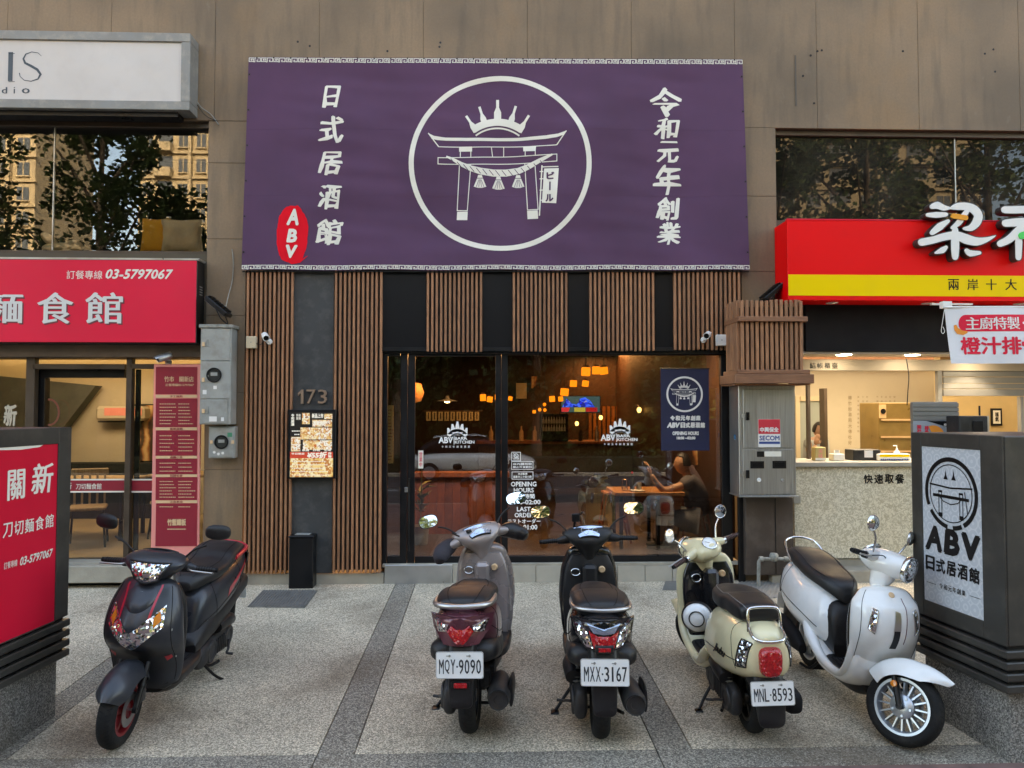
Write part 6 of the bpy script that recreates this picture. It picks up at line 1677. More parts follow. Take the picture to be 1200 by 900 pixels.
# glass fronted fridge
t = thing('drinks_fridge', 'glass fronted drinks fridge below the television', 'fridge', tuple(W(650, 503, 13.2)))
MB().pbox(634, 485, 666, 517, 13.3, .4, .01).build('carcass', X['blackmat'], t)
for j in range(2):
    for i in range(9):
        p = W(637 + i * 3.1, 493 + j * 9, 13.25); mb = MB(); mb.lathe([(0, 0), (.02, 0), (.02, .06), (.008, .09), (.008, .12), (0, .12)], p - Vector((0, 0, .05)), (0, 0, 1), 8); mb.build('bottle', X['galv'], t)
for k in range(15):
    p = W(572 + k * 18 + R.uniform(-4, 4), 517, 13.6); t = thing('bar_bottle', 'first second third fourth fifth sixth seventh eighth ninth tenth eleventh twelfth thirteenth fourteenth fifteenth'.split()[k] + ' liquor bottle from the left on the dark back bar', 'bottle', tuple(p), 'bottles along the back bar'); mb = MB(); mb.lathe([(0, 0), (.04, 0), (.04, .17), (.014, .22), (.014, .28), (0, .28)], p, (0, 0, 1), 10); mb.build('bottle', X[R.choice(('galv', 'gold', 'backing', 'steel'))], t, smooth=50)
for k, (a, b_, c_, d_) in enumerate(((604, 448, 618, 468), (622, 440, 632, 456), (752, 500, 764, 514), (730, 440, 748, 462))):
    t = thing('wall_print', ['framed print nearest the door post on the back wall', 'small framed print left of the lantern row', 'small lit print right of the crown lettering', 'tall framed print above the lit slats'][k], 'picture', tuple(W(a, d_, 15.1)))
    MB().pbox(a, b_, c_, d_, 15.1, .04).build('frame', X['black'], t); MB().pbox(a + .8, b_ + .8, c_ - .8, d_ - .8, 15.09, .01).build('print', [paper, X['mural']][k % 2], t)
# inside light
area('hidden_ceiling_light', (XI0 + 2.6, 11.3, 2.9), 1.6, 3.5, (1, .50, .22))
area('booth_light', (W(540, 500, 9.3).x, 8.95, 2.5), .8, 9, (1, .50, .20))
area('bar_light', (W(715, 500, 14.4).x, 14.4, 2.9), 1.0, 10, (1, .45, .16))
area('man_fill_light', (W(765, 500, 9.1).x, 8.35, 2.55), .5, 7, (1, .72, .45))  # unseen fill lamp, added to brighten the seated man
# pictures and papers behind the glass
t = thing('wall_notice', 'yellow printed notice on the wall behind the narrow side pane', 'notice', tuple(W(458, 530, 8.6)))
MB().pbox(454, 475, 461, 543, 8.6, .01).build('board', paper, t)
mb = MB(); dashes(mb, 455, 478, 460.5, 540, 8.597, 16, 1.2, (.5, 1), seed=9); mb.build('lettering', X['darkred'], t)
MB().pbox(440, 414, 453.8, 655, 8.62, .05).build('entrance_wall', wm2, B)
t = thing('round_lamp', 'round paper lamp glowing dimly just inside the door', 'lamp', tuple(W(486, 460, 9.4)))
mb = MB(); mb.lathe([(0, .13), (.08, .11), (.12, 0), (.08, -.11), (0, -.13)], W(486, 460, 9.4), (0, 0, 1), 20); mb.build('shade', mat('dim_paper', (.6, .25, .1), .7, emit=.08, ecol=(.8, .25, .06)), t, smooth=70)
mb = MB(); mb.tube([W(486, 460, 9.4) + Vector((0, 0, .13)), W(486, 460, 9.4) + Vector((0, 0, 1.2))], .004, 5); mb.build('cord', X['black'], t)
t = thing('potted_plant', 'leafy dried plant standing inside the glass door', 'plant', (W(493, 640, 8.9).x, 8.9, FI))
p = Vector((W(493, 640, 8.9).x, 8.9, FI)); mb = MB(); mb.lathe([(0, 0), (.08, 0), (.10, .22), (.09, .22), (.08, .2), (0, .2)], p, (0, 0, 1), 18); mb.build('pot', X['galv'], t, smooth=40)
lf = mat('pale_leaf', (.16, .17, .07), .6, var=.3)
for k in range(26):
    a = R.uniform(0, 2 * pi); h_ = R.uniform(.25, .9); r_ = R.uniform(.03, .16)
    b0 = p + Vector((0, 0, .2 + h_ * .6)); tip = b0 + Vector((cos(a) * r_ * 1.3, sin(a) * r_, R.uniform(.02, .14)))
    side = (tip - b0).cross(Vector((0, 0, 1))).normalized() * .03; mid = (b0 + tip) / 2 + Vector((0, 0, .02))
    MB().add([b0, mid + side, tip, mid - side], [(0, 1, 2, 3)]).build('leaf', lf, t)
mb = MB(); mb.tube([p + Vector((0, 0, .2)), p + Vector((.01, 0, .95))], .006, 6); mb.build('stem', lf, t)
# blue poster
t = thing('window_poster', 'navy blue poster with white torii emblem hung inside the big window', 'poster', tuple(W(803, 541, 8.05)))
Yo = YG + .018
MB().pbox(774.5, 432, 831, 528, Yo, .004).build('sheet', mat('navy_cloth', (.012, .016, .055), .6, var=.15, vs=4), t)
mb = MB(); p0 = W(802.3, 462, Yo - .003); Ro = W(823, 462, Yo).x - p0.x
emblem(mb, wall_fn(Yo - .003), p0.x, p0.z, Ro, 1, 1.9)
for i, ch_ in enumerate('令和元年創業'): pwrite(mb, ch_, 785.5 + i * 6, 487, 791 + i * 6, 493, Yo - .003, bold=.07, warp=.04)
pwrite(mb, 'ABV', 781.5, 495, 797, 501.5, Yo - .003, bold=.08, shear=.2)
for i, ch_ in enumerate('日式居酒館'): pwrite(mb, ch_, 797.5 + i * 5.8, 495, 803 + i * 5.8, 501.5, Yo - .003, bold=.07, warp=.06)
pwrite(mb, 'OPENING HOURS', 788, 505.5, 819, 510, Yo - .003, bold=.07); pwrite(mb, '18:00 ~02:00', 793, 511.5, 815, 515, Yo - .003, bold=.07)
mb.build('print', X['white'], t)
mb = MB(); mb.tube([W(774, 432, Yo), W(831.5, 432, Yo)], .005, 8); mb.build('hanging_rod', X['black'], t)
t = thing('lit_notice', 'small landscape picture low on the inner wall right of the seated man', 'picture', tuple(W(830, 545, 9.2)))
MB().pbox(812, 523, 846, 545, 9.3, .02).build('board', X['mural'], t)
t = thing('red_lantern', 'red lantern glowing at the right end of the window', 'lantern', tuple(W(846, 458, 8.9)))
mb = MB(); pr = W(847, 458, 8.9); mb.lathe([(0, .12), (.05, .12), (.08, .04), (.08, -.05), (.05, -.12), (0, -.12)], pr, (0, 0, 1), 16); mb.build('shade', mat('red_paper', (.6, .08, .02), .7, emit=.22, ecol=(1, .14, .02)), t, smooth=50)
mb = MB(); mb.tube([pr + Vector((0, 0, .12)), pr + Vector((0, 0, .9))], .004, 5); mb.build('cord', X['black'], t)

# table, stools, the seated man
Yd_ = 8.75
tb = thing('bar_table', 'orange wooden table at the window in front of the seated man', 'table', (W(762, 650, Yd_).x, Yd_, FI))
ow = wood('orange_table_wood', (.42, .17, .05), (.60, .28, .09), axis=(2, 8, 8))
x0, x1, z0, z1 = px_rect(721, 577, 803, 581.5, Yd_ - .3)
MB().box(x0, x1, Yd_ - .3, Yd_ + .35, z0, z1, .006).build('table_top', ow, tb)
for sx in (x0 + .08, x1 - .3):
    for sy in (-.22, .27): MB().box(sx - .02, sx + .02, Yd_ + sy - .02, Yd_ + sy + .02, FI, z0 - .001).build('leg', X['black'], tb)
rs = mat('red_stool', (.30, .09, .045), .5, var=.1)
def stool(px, Y, label, hz=.62):
    c_ = W(px, 600, Y); t = thing('bar_stool', label, 'stool', (c_.x, Y, FI), 'red brown trestle stools')
    MB().box(c_.x - .13, c_.x + .13, Y - .15, Y + .15, FI + hz - .03, FI + hz, .01).build('seat', rs, t)
    for sx in (-1, 1):
        for sy in (-.11, .11):
            mb = MB(); mb.tube([(c_.x + sx * .09, Y + sy, FI + hz - .03), (c_.x + sx * .19, Y + sy, FI + .012)], .014, 6); mb.build('leg', rs, t)
        mb = MB(); mb.tube([(c_.x + sx * .15, Y - .11, FI + .25), (c_.x + sx * .15, Y + .11, FI + .25)], .01, 6); mb.build('rung', rs, t)
    return t
stool(814, 8.8, 'red brown trestle stool under the seated man', .56); stool(719, 8.9, 'empty red brown trestle stool at the left end of the table', .62)
skin = mat('skin', (.42, .24, .16), .5, var=.06); shirt = mat('dark_shirt', (.10, .095, .115), .8, var=.2); shorts = mat('grey_shorts', (.22, .24, .28), .85, var=.2, bump=.3, bs=40)
hair = mat('black_hair', (.012, .010, .010), .5)
def skinned(name, verts, edges, rads, m_, parent, sub=2, root=0):
    me = bpy.data.meshes.new(name); me.from_pydata([tuple(v) for v in verts], edges, []); o = bpy.data.objects.new(name, me); COL.objects.link(o)
    sk = o.modifiers.new('s', 'SKIN'); 
    if not me.skin_vertices: 
        bpy.context.view_layer.objects.active = o
    for i, r_ in enumerate(rads):
        me.skin_vertices[0].data[i].radius = (r_, r_) if not isinstance(r_, tuple) else r_
    me.skin_vertices[0].data[root].use_root = True
    sb = o.modifiers.new('b', 'SUBSURF'); sb.levels = sub
    bpy.context.view_layer.update(); dg = bpy.context.evaluated_depsgraph_get(); m2 = bpy.data.meshes.new_from_object(o.evaluated_get(dg))
    bpy.data.objects.remove(o)
    for p_ in m2.polygons: p_.use_smooth = True
    m2.materials.clear(); m2.materials.append(m_); o2 = bpy.data.objects.new(name, m2); COL.objects.link(o2); attach(o2, parent); return o2
def head(mbH, c_, face, r_=.10):
    """head with brow, nose, chin; face = unit direction it looks"""
    f_ = Vector(face).normalized(); s_ = Vector((0, 0, 1)).cross(f_).normalized(); u_ = f_.cross(s_)
    def fn(a, b_):
        th = a * 2 * pi; ph = (b_ - .5) * pi
        x = cos(ph) * cos(th); y = cos(ph) * sin(th); z = sin(ph)
        rx, ry, rz_ = r_ * .98, r_ * .78, r_ * 1.22
        jaw = 1 - .28 * max(-z, 0) ** 1.2
        px_ = x * rx * (jaw if x < 0 else 1 - .10 * max(-z, 0)); py_ = y * ry * jaw
        if x > .75:
            px_ += r_ * .17 * math.exp(-((y / .16) ** 2)) * math.exp(-(((z + .12) / .2) ** 2))
            px_ -= r_ * .06 * (math.exp(-(((y - .32) / .14) ** 2)) + math.exp(-(((y + .32) / .14) ** 2))) * math.exp(-(((z - .08) / .1) ** 2))
            px_ += r_ * .05 * math.exp(-((y / .25) ** 2)) * math.exp(-(((z + .42) / .08) ** 2))
        return c_ + f_ * px_ + s_ * py_ + u_ * (z * rz_)
    mbH.sheet(fn, 36, 24)
    for sg in (-1, 1):
        def ear(a, b_):
            th = a * 2 * pi; ph = (b_ - .5) * pi
            return c_ + f_ * (-r_ * .05 + .2 * r_ * cos(ph) * cos(th)) + s_ * sg * (r_ * .78 + .06 * r_ * sin(th) * cos(ph)) + u_ * (.3 * r_ * sin(ph))
        mbH.sheet(ear, 10, 6)
    return f_, s_, u_
def hairm(c_, f_, s_, u_, r_, parent, m_):
    mb = MB()
    def fn(a, b_):
        th = a * 2 * pi; ph = -.25 + b_ * (pi / 2 + .25)
        x = cos(ph) * cos(th)
        low = max(ph, .62 if x > .45 else (.1 if x > 0 else -.6 + .35))
        ph2 = max(ph, .75 - (0.9 if x < .3 else 0))
        k = 1.1 + .05 * noise.noise((cos(th) * 5, sin(th) * 5, ph * 5))
        return c_ + f_ * (r_ * k * cos(ph2) * cos(th) * .98) + s_ * (r_ * .84 * k * cos(ph2) * sin(th)) + u_ * (r_ * 1.26 * k * sin(ph2))
    mb.sheet(fn, 32, 12); return mb.build('hair', m_, parent, smooth=70)
pm = thing('person', 'man in a dark shirt and grey shorts sitting at the window table raising one hand', 'person', (W(812, 640, 8.75).x, 8.75, FI))
w3 = lambda px, py, Y: W(px, py, Y)
hip = w3(818, 610, 8.75)
V = [hip, w3(817, 596, 8.75), w3(815, 578, 8.74), w3(811, 563, 8.74), w3(806, 556.5, 8.74), w3(802, 550, 8.74)]      # pelvis .. neck
E_ = [(0, 1), (1, 2), (2, 3), (3, 4), (4, 5)]; Rr_ = [.15, .135, .15, .14, .06, .052]
def limb(start, pts, rads):
    prev = start
    for p_, r_ in zip(pts, rads): V.append(p_); Rr_.append(r_); E_.append((prev, len(V) - 1)); prev = len(V) - 1
    return prev
# arms: near (left in picture raised), far resting
wr = limb(3, [w3(808, 563, 8.60), w3(797, 570, 8.56), w3(778, 575.5, 8.52), w3(770, 567, 8.50), w3(763, 556, 8.48)], [.062, .05, .042, .036, .026])
wr2 = limb(3, [w3(810, 563, 8.90), w3(800, 573, 8.93), w3(784, 577, 8.95), w3(770, 575.5, 8.93)], [.062, .05, .040, .027])
k1 = limb(0, [w3(800, 608, 8.62), w3(778, 603, 8.60), w3(776, 618, 8.60), w3(777, 637, 8.60)], [.095, .07, .055, .037])
k2 = limb(0, [w3(803, 609, 8.86), w3(784, 606, 8.88), w3(783, 620, 8.88), w3(784, 636, 8.88)], [.095, .07, .055, .037])
skinned('body', V, E_, Rr_, skin, pm)
def hand(c_, dirv, palm, parent, r_=.0088):
    """five separate curled fingers on a palm"""
    d_ = Vector(dirv).normalized(); n_ = Vector(palm).normalized(); s_ = d_.cross(n_).normalized()
    mb = MB()
    def pf(a, b_):
        th = a * 2 * pi; ph = (b_ - .5) * pi
        return c_ + d_ * (.045 + .05 * sin(ph)) + s_ * (.040 * cos(ph) * cos(th)) + n_ * (.016 * cos(ph) * sin(th))
    mb.sheet(pf, 14, 8)
    for i, (o_, L_) in enumerate(((-.030, .075), (-.010, .085), (.010, .08), (.029, .062))):
        b0 = c_ + d_ * .085 + s_ * o_
        mb.tube([b0 - d_ * .02, b0 + d_ * L_ * .4 + n_ * .006, b0 + d_ * L_ * .72 + n_ * .022, b0 + d_ * L_ * .88 + n_ * .042], [r_, r_, r_ * .9, r_ * .75], 8, spline=3)
    b0 = c_ + d_ * .02 - s_ * .034
    mb.tube([b0, b0 - s_ * .025 + d_ * .02 + n_ * .012, b0 - s_ * .03 + d_ * .05 + n_ * .02], [r_ * 1.2, r_ * 1.1, r_ * .85], 8, spline=3)
    mb.build('hand', skin, parent, smooth=70)
hand(V[wr], (-.25, -.05, .9), (-.8, .1, -.2), pm); hand(V[wr2], (-1, 0, -.05), (0, 0, -1), pm)
mb = MB(); f_, s__, u_ = head(mb, w3(799.5, 543.5, 8.74), (-1, -.12, .05), .098); mb.build('head', skin, pm, smooth=70)
hairm(w3(799.5, 543.5, 8.74), f_, s__, u_, .098, pm, hair)
gl = MB(); hc = w3(799.5, 543.5, 8.74)
for sg in (-1, 1):
    gl.tube([hc + f_ * .097 + s__ * (sg * .034 + .026 * cos(a)) + u_ * (.008 + .02 * sin(a)) for a in [2 * pi * i / 14 for i in range(14)]], .002, 5, closed=True)
    gl.tube([hc + f_ * .09 + s__ * sg * .062 + u_ * .012, hc + s__ * sg * .08 + u_ * .01], .002, 5)
gl.build('glasses', X['black'], pm)
V2 = [w3(818, 606, 8.75), w3(817, 594, 8.75), w3(815, 578, 8.74), w3(811, 565, 8.74), w3(807.5, 560, 8.74), w3(807, 564, 8.585), w3(797, 570.5, 8.55), w3(809, 564, 8.915), w3(801, 572, 8.945)]
skinned('shirt', V2, [(0, 1), (1, 2), (2, 3), (3, 4), (3, 5), (5, 6), (3, 7), (7, 8)], [.155, .15, .17, .155, .085, .085, .075, .085, .075], shirt, pm)
V3 = [w3(818, 610, 8.75), w3(801, 608.5, 8.61), w3(782, 604.5, 8.60), w3(804, 609, 8.87), w3(788, 606.5, 8.88)]
skinned('shorts', V3, [(0, 1), (1, 2), (0, 3), (3, 4)], [.15, .115, .095, .115, .095], shorts, pm)
shoe = mat('grey_shoe', (.12, .13, .11), .7, var=.2); sole = mat('pale_sole', (.55, .52, .42), .7)
for (px, Y) in ((777, 8.60), (785, 8.88)):
    c_ = w3(px, 640, Y)
    def sf(a, b_):
        th = a * 2 * pi; x = -.19 + .27 * b_; wv_ = .046 * (1 - abs(2 * b_ - .9) ** 3 * .35); h_ = .045 + .055 * b_ ** 1.5
        return Vector((c_.x + x, Y + wv_ * cos(th), FI + .012 + max(h_ * (sin(th) * .5 + .5), 0)))
    mb = MB(); mb.sheet(sf, 16, 10); mb.build('shoe', shoe, pm, smooth=70)
    mb = MB(); mb.prism([(c_.x - .205, Y - .03), (c_.x - .12, Y - .055), (c_.x + .08, Y - .045), (c_.x + .095, Y), (c_.x + .08, Y + .045), (c_.x - .12, Y + .055), (c_.x - .205, Y + .03)], lambda u, v, w_: (u, v, FI + w_), .018); mb.build('sole', sole, pm)
ja = thing('jacket', 'mauve grey jacket draped behind the seated man', 'jacket', tuple(w3(822, 590, 8.95)))
mb = MB(); c4 = [w3(795, 541, 9.0), w3(812, 546, 8.97), w3(836, 592, 8.92), w3(812, 596, 8.92)]
mb.sheet(lambda u, v: c4[0].lerp(c4[1], u).lerp(c4[3].lerp(c4[2], u), v) + Vector((0, .02 * sin(u * 11 + v * 3), .012 * sin(u * 7))), 16, 16, .02); mb.build('cloth', mat('mauve_cloth', (.16, .12, .15), .85, var=.2), ja, smooth=60)
ct_ = thing('coat', 'pale grey coat bundled on the seat right of the man', 'coat', tuple(w3(832, 605, 9.1)))
mb = MB(); cc = w3(838, 600, 9.15)
mb.sheet(lambda u, v: cc + Vector((.19 * cos(2 * pi * u) * sin(pi * v) * (1 + .25 * noise.noise((cos(6.28 * u) * 2, v * 4, 3))), .12 * sin(2 * pi * u) * sin(pi * v), .17 * cos(pi * v) * (1 + .3 * noise.noise((u * 4, v * 3, 1))))), 26, 16); mb.build('cloth', mat('grey_coat', (.20, .19, .18), .9, var=.2), ct_, smooth=60)
# glasses and bottles on the table
ztab = z1
for (px, r_, h_, m_, lb) in ((732, .035, .13, glass('drink_glass', (.8, .8, .75), 1.5, 1.5, .1), 'tall clear drinking glass at the left end of the table'), (741, .028, .20, mat('dark_bottle', (.03, .03, .02), .1), 'dark sauce bottle on the window table'), (749, .03, .09, X['galv'], 'small pale cup beside the sauce bottle')):
    c_ = Vector((W(px, 576, Yd_ - .1).x, Yd_ - .1, ztab)); t = thing('tableware', lb, 'tableware', tuple(c_))
    mb = MB(); mb.lathe([(0, 0), (r_, 0), (r_, h_ * .6), (r_ * (.4 if h_ > .15 else .95), h_ * .75), (r_ * (.4 if h_ > .15 else 1.0), h_), (0, h_ - .004)], c_, (0, 0, 1), 18); mb.build('body', m_, t, smooth=40)
    if h_ > .15: mb = MB(); mb.lathe([(0, h_ + .02), (r_ * .42, h_ + .02), (r_ * .42, h_)], c_, (0, 0, 1), 12); mb.build('cap', X['redsign'], t)
t = thing('plate', 'white plate on the table near the man', 'plate', (W(745, 577, Yd_ - .2).x, Yd_ - .2, ztab))
mb = MB(); mb.lathe([(0, .004), (.06, .004), (.09, .016), (.088, .012), (.058, .0), (0, 0)], (W(747, 577, Yd_ - .2).x, Yd_ - .2, ztab), (0, 0, 1), 24); mb.build('dish', X['white'], t, smooth=50)
# the cook behind the right counter
Yk2 = 10.7
pc = thing('person', 'cook in a grey shirt with short dark hair standing behind the right counter', 'person', (W(957, 640, Yk2).x, Yk2, FR))
V = [W(957, 560, Yk2), W(957, 545, Yk2), W(957, 528, Yk2), W(957, 516, Yk2), W(958, 511, Yk2)]; E_ = [(0, 1), (1, 2), (2, 3), (3, 4)]; Rr_ = [.15, .14, .17, .13, .055]
def z3(px, py, Y): return W(px, py, Y)
a1 = limb(3, [z3(949, 518, Yk2), z3(948, 530, Yk2 - .05), z3(952, 533, Yk2 - .2), z3(956, 521, Yk2 - .24)], [.06, .048, .04, .03])
a2 = limb(3, [z3(965, 518, Yk2), z3(967, 530, Yk2 - .02), z3(963, 536, Yk2 - .2)], [.06, .048, .035])
l1 = limb(0, [W(953, 580, Yk2), Vector((W(953, 580, Yk2).x, Yk2, FR + .05))], [.09, .05]); l2 = limb(0, [W(961, 580, Yk2), Vector((W(961, 580, Yk2).x, Yk2, FR + .05))], [.09, .05])
skinned('body', V, E_, Rr_, skin, pc)
V2 = [W(957, 566, Yk2), W(957, 545, Yk2), W(957, 528, Yk2), W(957, 517, Yk2), z3(949, 519, Yk2), z3(948, 528, Yk2 - .04), z3(965, 519, Yk2), z3(967, 528, Yk2 - .02)]
skinned('shirt', V2, [(0, 1), (1, 2), (2, 3), (3, 4), (4, 5), (3, 6), (6, 7)], [.20, .20, .215, .18, .09, .075, .09, .075], mat('grey_tee', (.34, .37, .38), .85), pc)
hand(V[a1], (.1, -.3, .9), (0, 1, 0), pc); hand(V[a2], (-.5, -.6, .2), (0, 0, -1), pc)
mb = MB(); hc = W(960, 505, Yk2); f_, s__, u_ = head(mb, hc, (.25, -1, -.15), .10); mb.build('head', skin, pc, smooth=70); hairm(hc, f_, s__, u_, .10, pc, hair)
# ------------------------------------------------------------------ scooters
def cr_(p0, p1, p2, p3, t):
    return tuple(0.5 * ((2 * b) + (-a + c) * t + (2 * a - 5 * b + 4 * c - d) * t * t + (-a + 3 * b - 3 * c + d) * t ** 3) for a, b, c, d in zip(p0, p1, p2, p3))
class Loft:
    """closed skin through superellipse rings. axis 'x': key=(x, zlow, zhigh, halfwidth, e[, taper]); axis 'z': key=(z, xback, xfront, halfwidth, e[, taper])
    theta 0 = left side (+y), 90 = top / front, 180 = right side, 270 = bottom / back"""
    def __init__(s, axis, keys, y0=0.0):
        s.axis = axis; s.keys = [tuple(k) + (0.0,) * (6 - len(k)) for k in keys]; s.y0 = y0
    def at(s, t):
        n = len(s.keys) - 1; t = min(max(t, 0), 1) * n; i = min(int(t), n - 1); f = t - i
        K = s.keys
        return cr_(K[max(i - 1, 0)], K[i], K[i + 1], K[min(i + 2, n)], f)
    def pt(s, t, th, off=0.0):
        k = s.at(t); c, h = (k[1] + k[2]) / 2, max((k[2] - k[1]) / 2, .0005) + off; w = max(k[3], .0005) + off; e = max(k[4], 1.6)
        a = radians(th); ca, sa = cos(a), sin(a)
        u = abs(ca) ** (2 / e) * (1 if ca >= 0 else -1); v = abs(sa) ** (2 / e) * (1 if sa >= 0 else -1)
        yy = s.y0 + w * u * (1 + k[5] * v)
        return Vector((k[0], yy, c + h * v)) if s.axis == 'x' else Vector((c + h * v, yy, k[0]))
    def mesh(s, mb, n=28, m=5):
        L = (len(s.keys) - 1) * m
        vs = []; fs = []
        for i in range(L + 1):
            for j in range(n): vs.append(s.pt(i / L, 360 * j / n))
        for i in range(L):
            for j in range(n):
                k = (j + 1) % n; fs.append((i * n + j, i * n + k, (i + 1) * n + k, (i + 1) * n + j))
        vs.append(sum((Vector(v) for v in vs[:n]), Vector()) / n); a = len(vs) - 1
        vs.append(sum((Vector(v) for v in vs[L * n:L * n + n]), Vector()) / n); b = len(vs) - 1
        for j in range(n):
            k = (j + 1) % n; fs.append((a, k, j)); fs.append((b, L * n + j, L * n + k))
        mb.add(vs, fs); return s
    def patch(s, mb, quad, off=.004, n=8, th=.006):
        """quad: four (t, theta) corners; a plate following the skin"""
        q = quad
        def fn(u, v):
            t = (q[0][0] * (1 - u) + q[1][0] * u) * (1 - v) + (q[3][0] * (1 - u) + q[2][0] * u) * v
            a = (q[0][1] * (1 - u) + q[1][1] * u) * (1 - v) + (q[3][1] * (1 - u) + q[2][1] * u) * v
            return s.pt(t, a, off)
        mb.sheet(fn, n, n)

def facet(name, col, rough, metal, sc):
    m, t, b = _nodes(name); b.inputs['Base Color'].default_value = (*col, 1); b.inputs['Roughness'].default_value = rough; b.inputs['Metallic'].default_value = metal
    b.inputs['Coat Weight'].default_value = 1; b.inputs['Coat Roughness'].default_value = .03
    tc = t.nodes.new('ShaderNodeTexCoord'); vo = t.nodes.new('ShaderNodeTexVoronoi'); vo.inputs['Scale'].default_value = sc; t.links.new(tc.outputs['Object'], vo.inputs['Vector'])
    sb = t.nodes.new('ShaderNodeVectorMath'); sb.operation = 'SUBTRACT'; sb.inputs[1].default_value = (.5, .5, .5); t.links.new(vo.outputs['Color'], sb.inputs[0])
    sc_ = t.nodes.new('ShaderNodeVectorMath'); sc_.operation = 'SCALE'; sc_.inputs['Scale'].default_value = .9; t.links.new(sb.outputs[0], sc_.inputs[0])
    g_ = t.nodes.new('ShaderNodeNewGeometry'); ad = t.nodes.new('ShaderNodeVectorMath'); ad.operation = 'ADD'; t.links.new(g_.outputs['Normal'], ad.inputs[0]); t.links.new(sc_.outputs[0], ad.inputs[1])
    nm = t.nodes.new('ShaderNodeVectorMath'); nm.operation = 'NORMALIZE'; t.links.new(ad.outputs[0], nm.inputs[0]); t.links.new(nm.outputs[0], b.inputs['Normal'])
    return m
X.update(
    lens_clear=facet('clear_lens', (.80, .82, .84), .07, 1.0, 70),
    lens_red=facet('red_lens', (.50, .004, .010), .10, .0, 90),
    lens_orange=mat('orange_lens', (.75, .22, .02), .12, coat=.5),
    mirror=mat('mirror_glass', (.85, .88, .88), .02, 1.0),
    dash=mat('dash_glass', (.45, .55, .70), .06, .75),  # bluish bright base colour stands in for mirrored sky
    disc=mat('brake_disc', (.35, .35, .35), .35, .9),
    rim_black=mat('black_rim', (.02, .02, .02), .4, .4),
    rim_red=mat('red_rim', (.25, .015, .02), .35, .3),
    rim_silver=mat('silver_rim', (.50, .54, .58), .32, .7),
    plate=mat('number_plate', (.86, .87, .85), .45, var=.04, vs=10),
    plate_ink=mat('plate_ink', (.02, .025, .03), .5),
)
def wheel(root, cx, R_, w_, rimm, spokes=5, M_=None, disc=True, rimr=.62):
    mb = MB(M_)
    c = (cx, 0, R_); h = w_ / 2; rr = R_ * rimr
    # rim barrel, spokes and hub
    mb.lathe([(rr + .012, -h * .62), (rr + .016, -h * .72), (rr - .004, -h * .70), (rr - .016, -h * .3), (rr - .016, h * .3), (rr - .004, h * .70), (rr + .016, h * .72), (rr + .012, h * .62)], c, (0, 1, 0), 40)
    mb.lathe([(0, -h * .75), (.035, -h * .75), (.045, -h * .4), (.045, h * .4), (.035, h * .75), (0, h * .75)], c, (0, 1, 0), 20)
    for k in range(spokes):
        a = 2 * pi * k / spokes + .2
        d = Vector((cos(a), 0, sin(a))); t_ = Vector((-sin(a), 0, cos(a)))
        ws = .0105 if spokes > 8 else .028
        P = []
        for r_, ww, hh in ((.035, ws * 1.2, h * .45), (rr - .008, ws * .75, h * .35)):
            for sy in (-1, 1):
                for st in (-1, 1): P.append(Vector(c) + d * r_ + t_ * st * ww / 2 + Vector((0, sy * hh, 0)))
        mb.add(P, [(0, 1, 3, 2), (4, 6, 7, 5), (0, 4, 5, 1), (2, 3, 7, 6), (0, 2, 6, 4), (1, 5, 7, 3)])
    wh = mb.build('wheel', rimm, root, smooth=40)
    if spokes > 8:
        mb = MB(M_); mb.lathe([(0, -h * .82), (rr * .40, -h * .80), (rr * .46, -h * .66), (rr * .46, h * .66), (rr * .40, h * .8), (0, h * .82)], c, (0, 1, 0), 32)
        for k in range(5): mb.lathe([(0, -h * .86), (.008, -h * .86), (.01, -h * .8)], (cx + .055 * cos(k * 1.257), 0, R_ + .055 * sin(k * 1.257)), (0, 1, 0), 8)
        mb.build('hub', X['rim_silver'], wh, smooth=40)
    mb = MB(M_); n = 14; prof = []
    for i in range(n + 1):
        a = pi * (i / n) - pi / 2
        prof.append((rr + .006 + (R_ - rr - .006) * max(cos(a), 0) ** .55, h * sin(a) * (1 if abs(sin(a)) < .98 else .98)))
    prof = [(rr, -h * .6)] + prof[1:-1] + [(rr, h * .6)]
    mb.lathe(prof, c, (0, 1, 0), 48); mb.build('tyre', X['rubber'], wh, smooth=60)
    # tread grooves as dark raised sipes pattern
    mb = MB(M_)
    for k in range(44):
        for sy in (-1, 1):
            a0 = 2 * pi * k / 44 + (pi / 44 if sy > 0 else 0); P = []
            for da, yy in ((0, .18), (.03, .18), (.075, .62), (.045, .62)):
                r_ = rr + .006 + (R_ - rr - .006) * sqrt(max(1 - (yy) ** 2, 0)) ** .55 + .0012
                P.append(Vector(c) + Vector((cos(a0 + da) * r_, sy * yy * h, sin(a0 + da) * r_)))
            mb.add(P, [(0, 1, 2, 3)])
    o = mb.build('tread_groove', X['blackmat'], wh); tag(o, kind='stuff')
    if disc:
        mb = MB(M_); mb.lathe([(.05, h * .9), (.095, h * .9), (.095, h * .9 + .004), (.05, h * .9 + .004)], c, (0, 1, 0), 32, closed=True)
        mb.build('brake_disc', X['disc'], wh)
    return wh
def steerM(WB, R_, ang, rake=26):
    ax = Vector((-sin(radians(rake)), 0, cos(radians(rake)))); P0 = Vector((WB - .03, 0, R_))
    return Matrix.Translation(P0) @ Matrix.Rotation(ang, 4, ax) @ Matrix.Translation(-P0)
